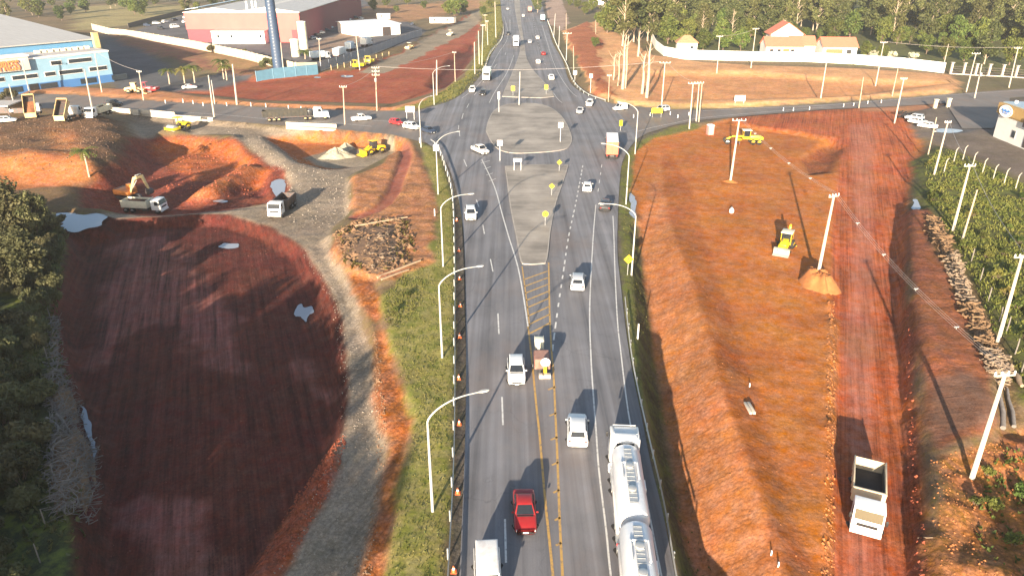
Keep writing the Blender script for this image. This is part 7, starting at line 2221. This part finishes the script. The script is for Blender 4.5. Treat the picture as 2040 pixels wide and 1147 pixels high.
# cones
def cone(label, base, h=.6):
    c = P(*base)
    root = thing("traffic_cone", label, "traffic cone", c, 0, "orange traffic cones along the left guardrail")
    mb = MB(); mb.box((0, 0, .03), (.42, .42, .06)); mb.build("foot", M_CONE, root)
    mb = MB(); mb.tube([(0, 0, .05), (0, 0, h * .42), (0, 0, h * .43), (0, 0, h * .72), (0, 0, h * .73), (0, 0, h)], [.17, .11, .115, .075, .07, .03], 12); mb.build("cone", M_CONE, root, smooth=True)
    mb = MB(); mb.tube([(0, 0, h * .44), (0, 0, h * .70)], [.118, .083], 12, caps=False); mb.build("white_band", M_SIGNW, root)
for x, y, lb in ((914, 500, "second farthest orange cone by the left guardrail"), (916, 556, "orange cone by the left guardrail at the level of the log"), (917, 610, "orange cone by the left guardrail opposite the hatched markings"), (916, 672, "orange cone by the left guardrail just above the white car's level"), (914, 755, "orange cone by the left guardrail beside the white car"), (915, 845, "orange cone by the left guardrail below the nearest lamp's arm"), (912, 982, "orange cone by the left guardrail level with the dark red car"), (904, 1138, "lowest orange cone by the left guardrail"), (910, 440, "farthest orange cone by the left guardrail")):
    cone(lb, (x, y))
# delineator and survey posts
def stake(name, label, base, h, r, m, group=None, tip=None, cat="post"):
    c = P(*base)
    mb = MB(); mb.tube([(0, 0, -.3), (.02, 0, h * .6), (0, .02, h)], [r, r, r * .8], 6)
    if tip: mb.box((0, -.02, h - .12), (r * 4, .05, .24), 1)
    o = mb.build(name, [m, tip or m], loc=c)
    return tag(o, label, cat, group)
i = 0
for px, py in ((1262, 236), (1295, 232), (1335, 230), (1350, 236), (1372, 231), (1560, 222), (1580, 222), (1612, 220), (1680, 214), (1700, 212), (1728, 208), (1755, 206)):
    stake("marker_post", "thin white marker post along the right side road", (px, py), 1.0, .1, M_SIGNW, "marker posts along the right side road")
for px, py in ((500, 212), (530, 214), (575, 218), (600, 220), (452, 212), (405, 212), (385, 208), (330, 207), (365, 205)):
    stake("marker_post", "pale marker post along the left side road", (px, py), 1.1, .11, M_SIGNW, "marker posts along the left side road")
for k, (px, py) in enumerate(((660, 134), (673, 131), (686, 129), (699, 126), (712, 123), (726, 119), (738, 116), (750, 112), (762, 109), (775, 106))):
    stake("fence_stake", "orange tipped stake in front of the slatted fence", (px, py + 6), 1.8, .12, M_TAN, "stakes in front of the slatted fence")
for px, py, lb in ((1270, 675, "white delineator post on the right verge below the lamp"), (866, 430, "short white post in the grass by the straight guardrail"), (836, 285, "short white post at the corner of the green verge")):
    stake("delineator_post", lb, (px, py), 2.0 if px > 1200 else 1.2, .09, M_SIGNW)
for px, py, h in ((1880, 345, 3.2), (1900, 322, 3.2), (1918, 318, 3.0), (1937, 332, 3.0), (1957, 345, 3.0), (1978, 358, 3.0), (2000, 352 + 14, 3.0), (2023, 376, 3.0)):
    c = P(px, py)
    root = thing("fence_post", "hooked concrete fence post on the upper side of the fenced strip", "fence post", c, 0, "hooked fence posts of the right strip")
    mb = MB(); mb.tube([(0, 0, -.3), (0, 0, 2.3), (.12, .05, 2.6), (.5, .2, 2.9)], [.09, .085, .08, .06], 6); mb.build("shaft", M_CONCL, root)
for px, py in ((1915, 480), (1935, 520), (1952, 560), (1968, 600), (1990, 640), (2005, 660), (2022, 705), (1900, 450), (2035, 740)):
    stake("fence_post", "slim grey fence post beside the log heaps", (px, py), 1.9, .07, M_BRUSH, "slim fence posts beside the log heaps", None, "fence post")
for px, py in ((60, 500), (72, 640), (66, 720), (64, 800), (68, 870), (62, 1050), (50, 1120)):
    stake("fence_post", "thin pale stake in the shaded thicket at the left edge", (px + 30, py), 1.8, .05, M_BRUSH, "stakes in the left thicket", None, "fence post")
# things lying on the orange site
c = P(1493, 815)
t = thing("drain_pipe_stack", "two pale concrete posts lying side by side on the orange site", "concrete posts", c, .03)
for s in (-.17, .17):
    mb = MB(); mb.box((s, 0, .17), (.28, 1.9, .26)); mb.build("concrete_post", M_CONCL, t, bevel=.03)
c = P(1457, 424)
t = thing("builders_bag", "white builder's bag alone on the orange site below the middle pole", "bag", c)
mb = MB(); mb.loft([[(k * math.cos(2 * PI * i / 14), k * math.sin(2 * PI * i / 14), z) for i in range(14)] for z, k in ((0, .3), (.2, .42), (.55, .4), (.8, .26), (.92, .1), (1.0, .14))]); mb.build("sack", M_SIGNW, t, smooth=True)
mb = MB(); mb.tube([(.1 * math.cos(2 * PI * i / 12), .1 * math.sin(2 * PI * i / 12), .92) for i in range(13)], .03, 5); mb.build("tie", M_CONE, t)
for px, py, lb in ((1536, 1105, "white survey stake at the bottom of the orange site"), (1550, 1128, "low white survey stake nearest the bottom of the orange site"), (1493, 770, "small white stake above the two concrete posts")):
    stake("survey_stake", lb, (px, py), .45, .06, M_SIGNW)
# tyre heap by the parked cars
c = P(1812, 234)
t = thing("tyre_heap", "dark heap of tyres and scrap behind the parked white cars", "tyre heap", c)
r = random.Random(9)
for i in range(16):
    mb = MB(); x, y, z = r.uniform(-3, 3), r.uniform(-1.5, 1.5), r.uniform(.1, 1.5); a, b = r.uniform(-.8, .8), r.uniform(-.8, .8)
    mb.M = Matrix.Translation((x, y, z)) @ Matrix.Rotation(a, 4, 'X') @ Matrix.Rotation(b, 4, 'Y')
    vs, fs = [], []
    for q in range(16):
        for w in range(6):
            A, B = 2 * PI * q / 16, 2 * PI * w / 6
            vs.append(((.42 + .15 * math.cos(B)) * math.cos(A), (.42 + .15 * math.cos(B)) * math.sin(A), .14 * math.sin(B)))
            fs.append((q * 6 + w, ((q + 1) % 16) * 6 + w, ((q + 1) % 16) * 6 + (w + 1) % 6, q * 6 + (w + 1) % 6))
    mb.add(vs, fs); mb.build("tyre", M_TYRE, t, smooth=True)
# concrete rings and planter at the forecourt
for px, py, lb in ((1888, 214, "cream gate pillar at the end of the sandy forecourt edge"), (1862, 216, "smaller cream gate pillar left of the tall one")):
    c = P(px, py); t = thing("gate_pillar", lb, "pillar", c)
    mb = MB(); mb.box((0, 0, 1.0), (.7, .7, 2.6)); mb.build("shaft", M_CREAM, t)
    mb = MB(); mb.box((0, 0, 2.38), (.95, .95, .2)); mb.build("cap", M_CREAM, t)
# loose clods along the haul road, gravel lumps
def clods(name, label, poly_px, n, s0, m, seed, ribbon=None):
    Pw = [P(*p) for p in poly_px]; r = np.random.default_rng(seed)
    xs = [p.x for p in Pw]; ys = [p.y for p in Pw]
    X = r.uniform(min(xs), max(xs), n * 6); Y = r.uniform(max(34, min(ys)), max(ys), n * 6)
    k = sdist(Pw, X, Y) > 0
    X, Y = X[k][:n], Y[k][:n]
    mb = MB()
    base = [(0, 0, 1), (1, 0, .1), (.3, .95, .0), (-.8, .6, .1), (-.8, -.6, 0), (.3, -.95, .1)]
    fs = [(0, 1, 2), (0, 2, 3), (0, 3, 4), (0, 4, 5), (0, 5, 1)]
    for x, y in zip(X, Y):
        s = s0 * (.4 + r.random() ** 2 * 1.3); z = T(x, y) - .02
        a = r.random() * 6.28; ca, sa = math.cos(a), math.sin(a)
        vs = []
        for bx, by, bz in base:
            j = .7 + .6 * r.random()
            vs.append((x + (bx * ca - by * sa) * s * j, y + (bx * sa + by * ca) * s * j, z + bz * s * .9 * j))
        mb.add(vs, fs)
    o = mb.build(name, m, fix=False)
    return tag(o, label, "clods", None, "stuff")
M_CLOD = mat("loose_clods", (.38, .14, .045), .95, 0, .35, .8, .3)
M_CLODR = mat("loose_red_clods", (.30, .075, .035), .95, 0, .35, .8, .3)
clods("clods", "loose orange clods along the left edge of the red haul road", [(1630, 1250), (1636, 1147), (1644, 900), (1650, 600), (1662, 600), (1664, 900), (1662, 1147), (1668, 1250)], 1700, .11, M_CLOD, 1)
clods("clods", "loose dark clods along the right edge of the red haul road", [(1838, 1250), (1822, 1100), (1806, 850), (1796, 560), (1806, 560), (1822, 850), (1845, 1100), (1870, 1250)], 1700, .12, M_CLODR, 2)
clods("clods", "orange clods spread over the graded site", [(1300, 420), (1640, 420), (1640, 1147), (1480, 1147)], 350, .06, M_CLOD, 3)
clods("clods", "rubble lumps in the lower right corner", [(1850, 920), (2000, 880), (2150, 1000), (2150, 1200), (1870, 1200)], 1300, .08, M_CLOD, 4)
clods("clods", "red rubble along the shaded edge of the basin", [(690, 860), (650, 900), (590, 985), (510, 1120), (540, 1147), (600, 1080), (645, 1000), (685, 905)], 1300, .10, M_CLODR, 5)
clods("clods", "stones on the orange bank beside the left verge", [(740, 640), (760, 700), (770, 860), (745, 1147), (700, 1147), (750, 980), (745, 780)], 900, .08, mat("earthy_stones", (.22, .13, .075), .9, 0, .3, 1), 6)
clods("clods", "clumps of earth and stumps under the root heap", [(665, 465), (720, 440), (810, 438), (825, 480), (810, 530), (760, 548), (700, 545), (675, 515)], 300, .45, mat("rooty_earth", (.19, .11, .06), .95, 0, .35, 1.2, .4), 17)
M_STONE = mat("road_stones", (.30, .25, .20), .9, 0, .35, .9)
clods("clods", "loose stones strewn over the gravel haul road", [(540, 1147), (740, 1147), (760, 900), (740, 700), (690, 540), (650, 480), (600, 500), (660, 600), (680, 760), (670, 880)], 1800, .06, M_STONE, 27)
clods("clods", "loose stones strewn over the gravel yard", [(430, 240), (540, 265), (640, 330), (700, 360), (700, 430), (600, 460), (560, 420), (590, 400), (560, 350), (480, 280)], 1200, .11, M_STONE, 28)
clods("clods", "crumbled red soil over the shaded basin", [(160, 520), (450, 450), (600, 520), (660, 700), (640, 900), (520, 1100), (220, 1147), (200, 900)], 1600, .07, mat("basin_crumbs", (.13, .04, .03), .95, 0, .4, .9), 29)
clods("clods", "chopped wood mulch and lumps over the earth heap", [(0, 246), (180, 232), (245, 250), (240, 310), (180, 345), (0, 340)], 1600, .13, mat("mulch_lumps", (.17, .10, .06), .95, 0, .4, .9), 30)
clods("clods", "loose red lumps in the deep pit", [(300, 290), (470, 300), (540, 340), (520, 390), (380, 395), (300, 370)], 700, .16, M_CLODR, 7)
# ---------------------------------------------------------------- air
hm, hn, hl, hp = new_mat("haze_air")
hn.remove(hp)
pv = hn.new("ShaderNodeVolumePrincipled")
pv.inputs["Color"].default_value = (.92, .93, .96, 1)
pv.inputs["Density"].default_value = .00019
pv.inputs["Anisotropy"].default_value = .2
hl.new(pv.outputs[0], hn["Material Output"].inputs["Volume"])
mb = MB(); mb.box((0, 300, 14), (1400, 1300, 60))
hz = mb.build("haze", hm); tag(hz, kind="stuff")
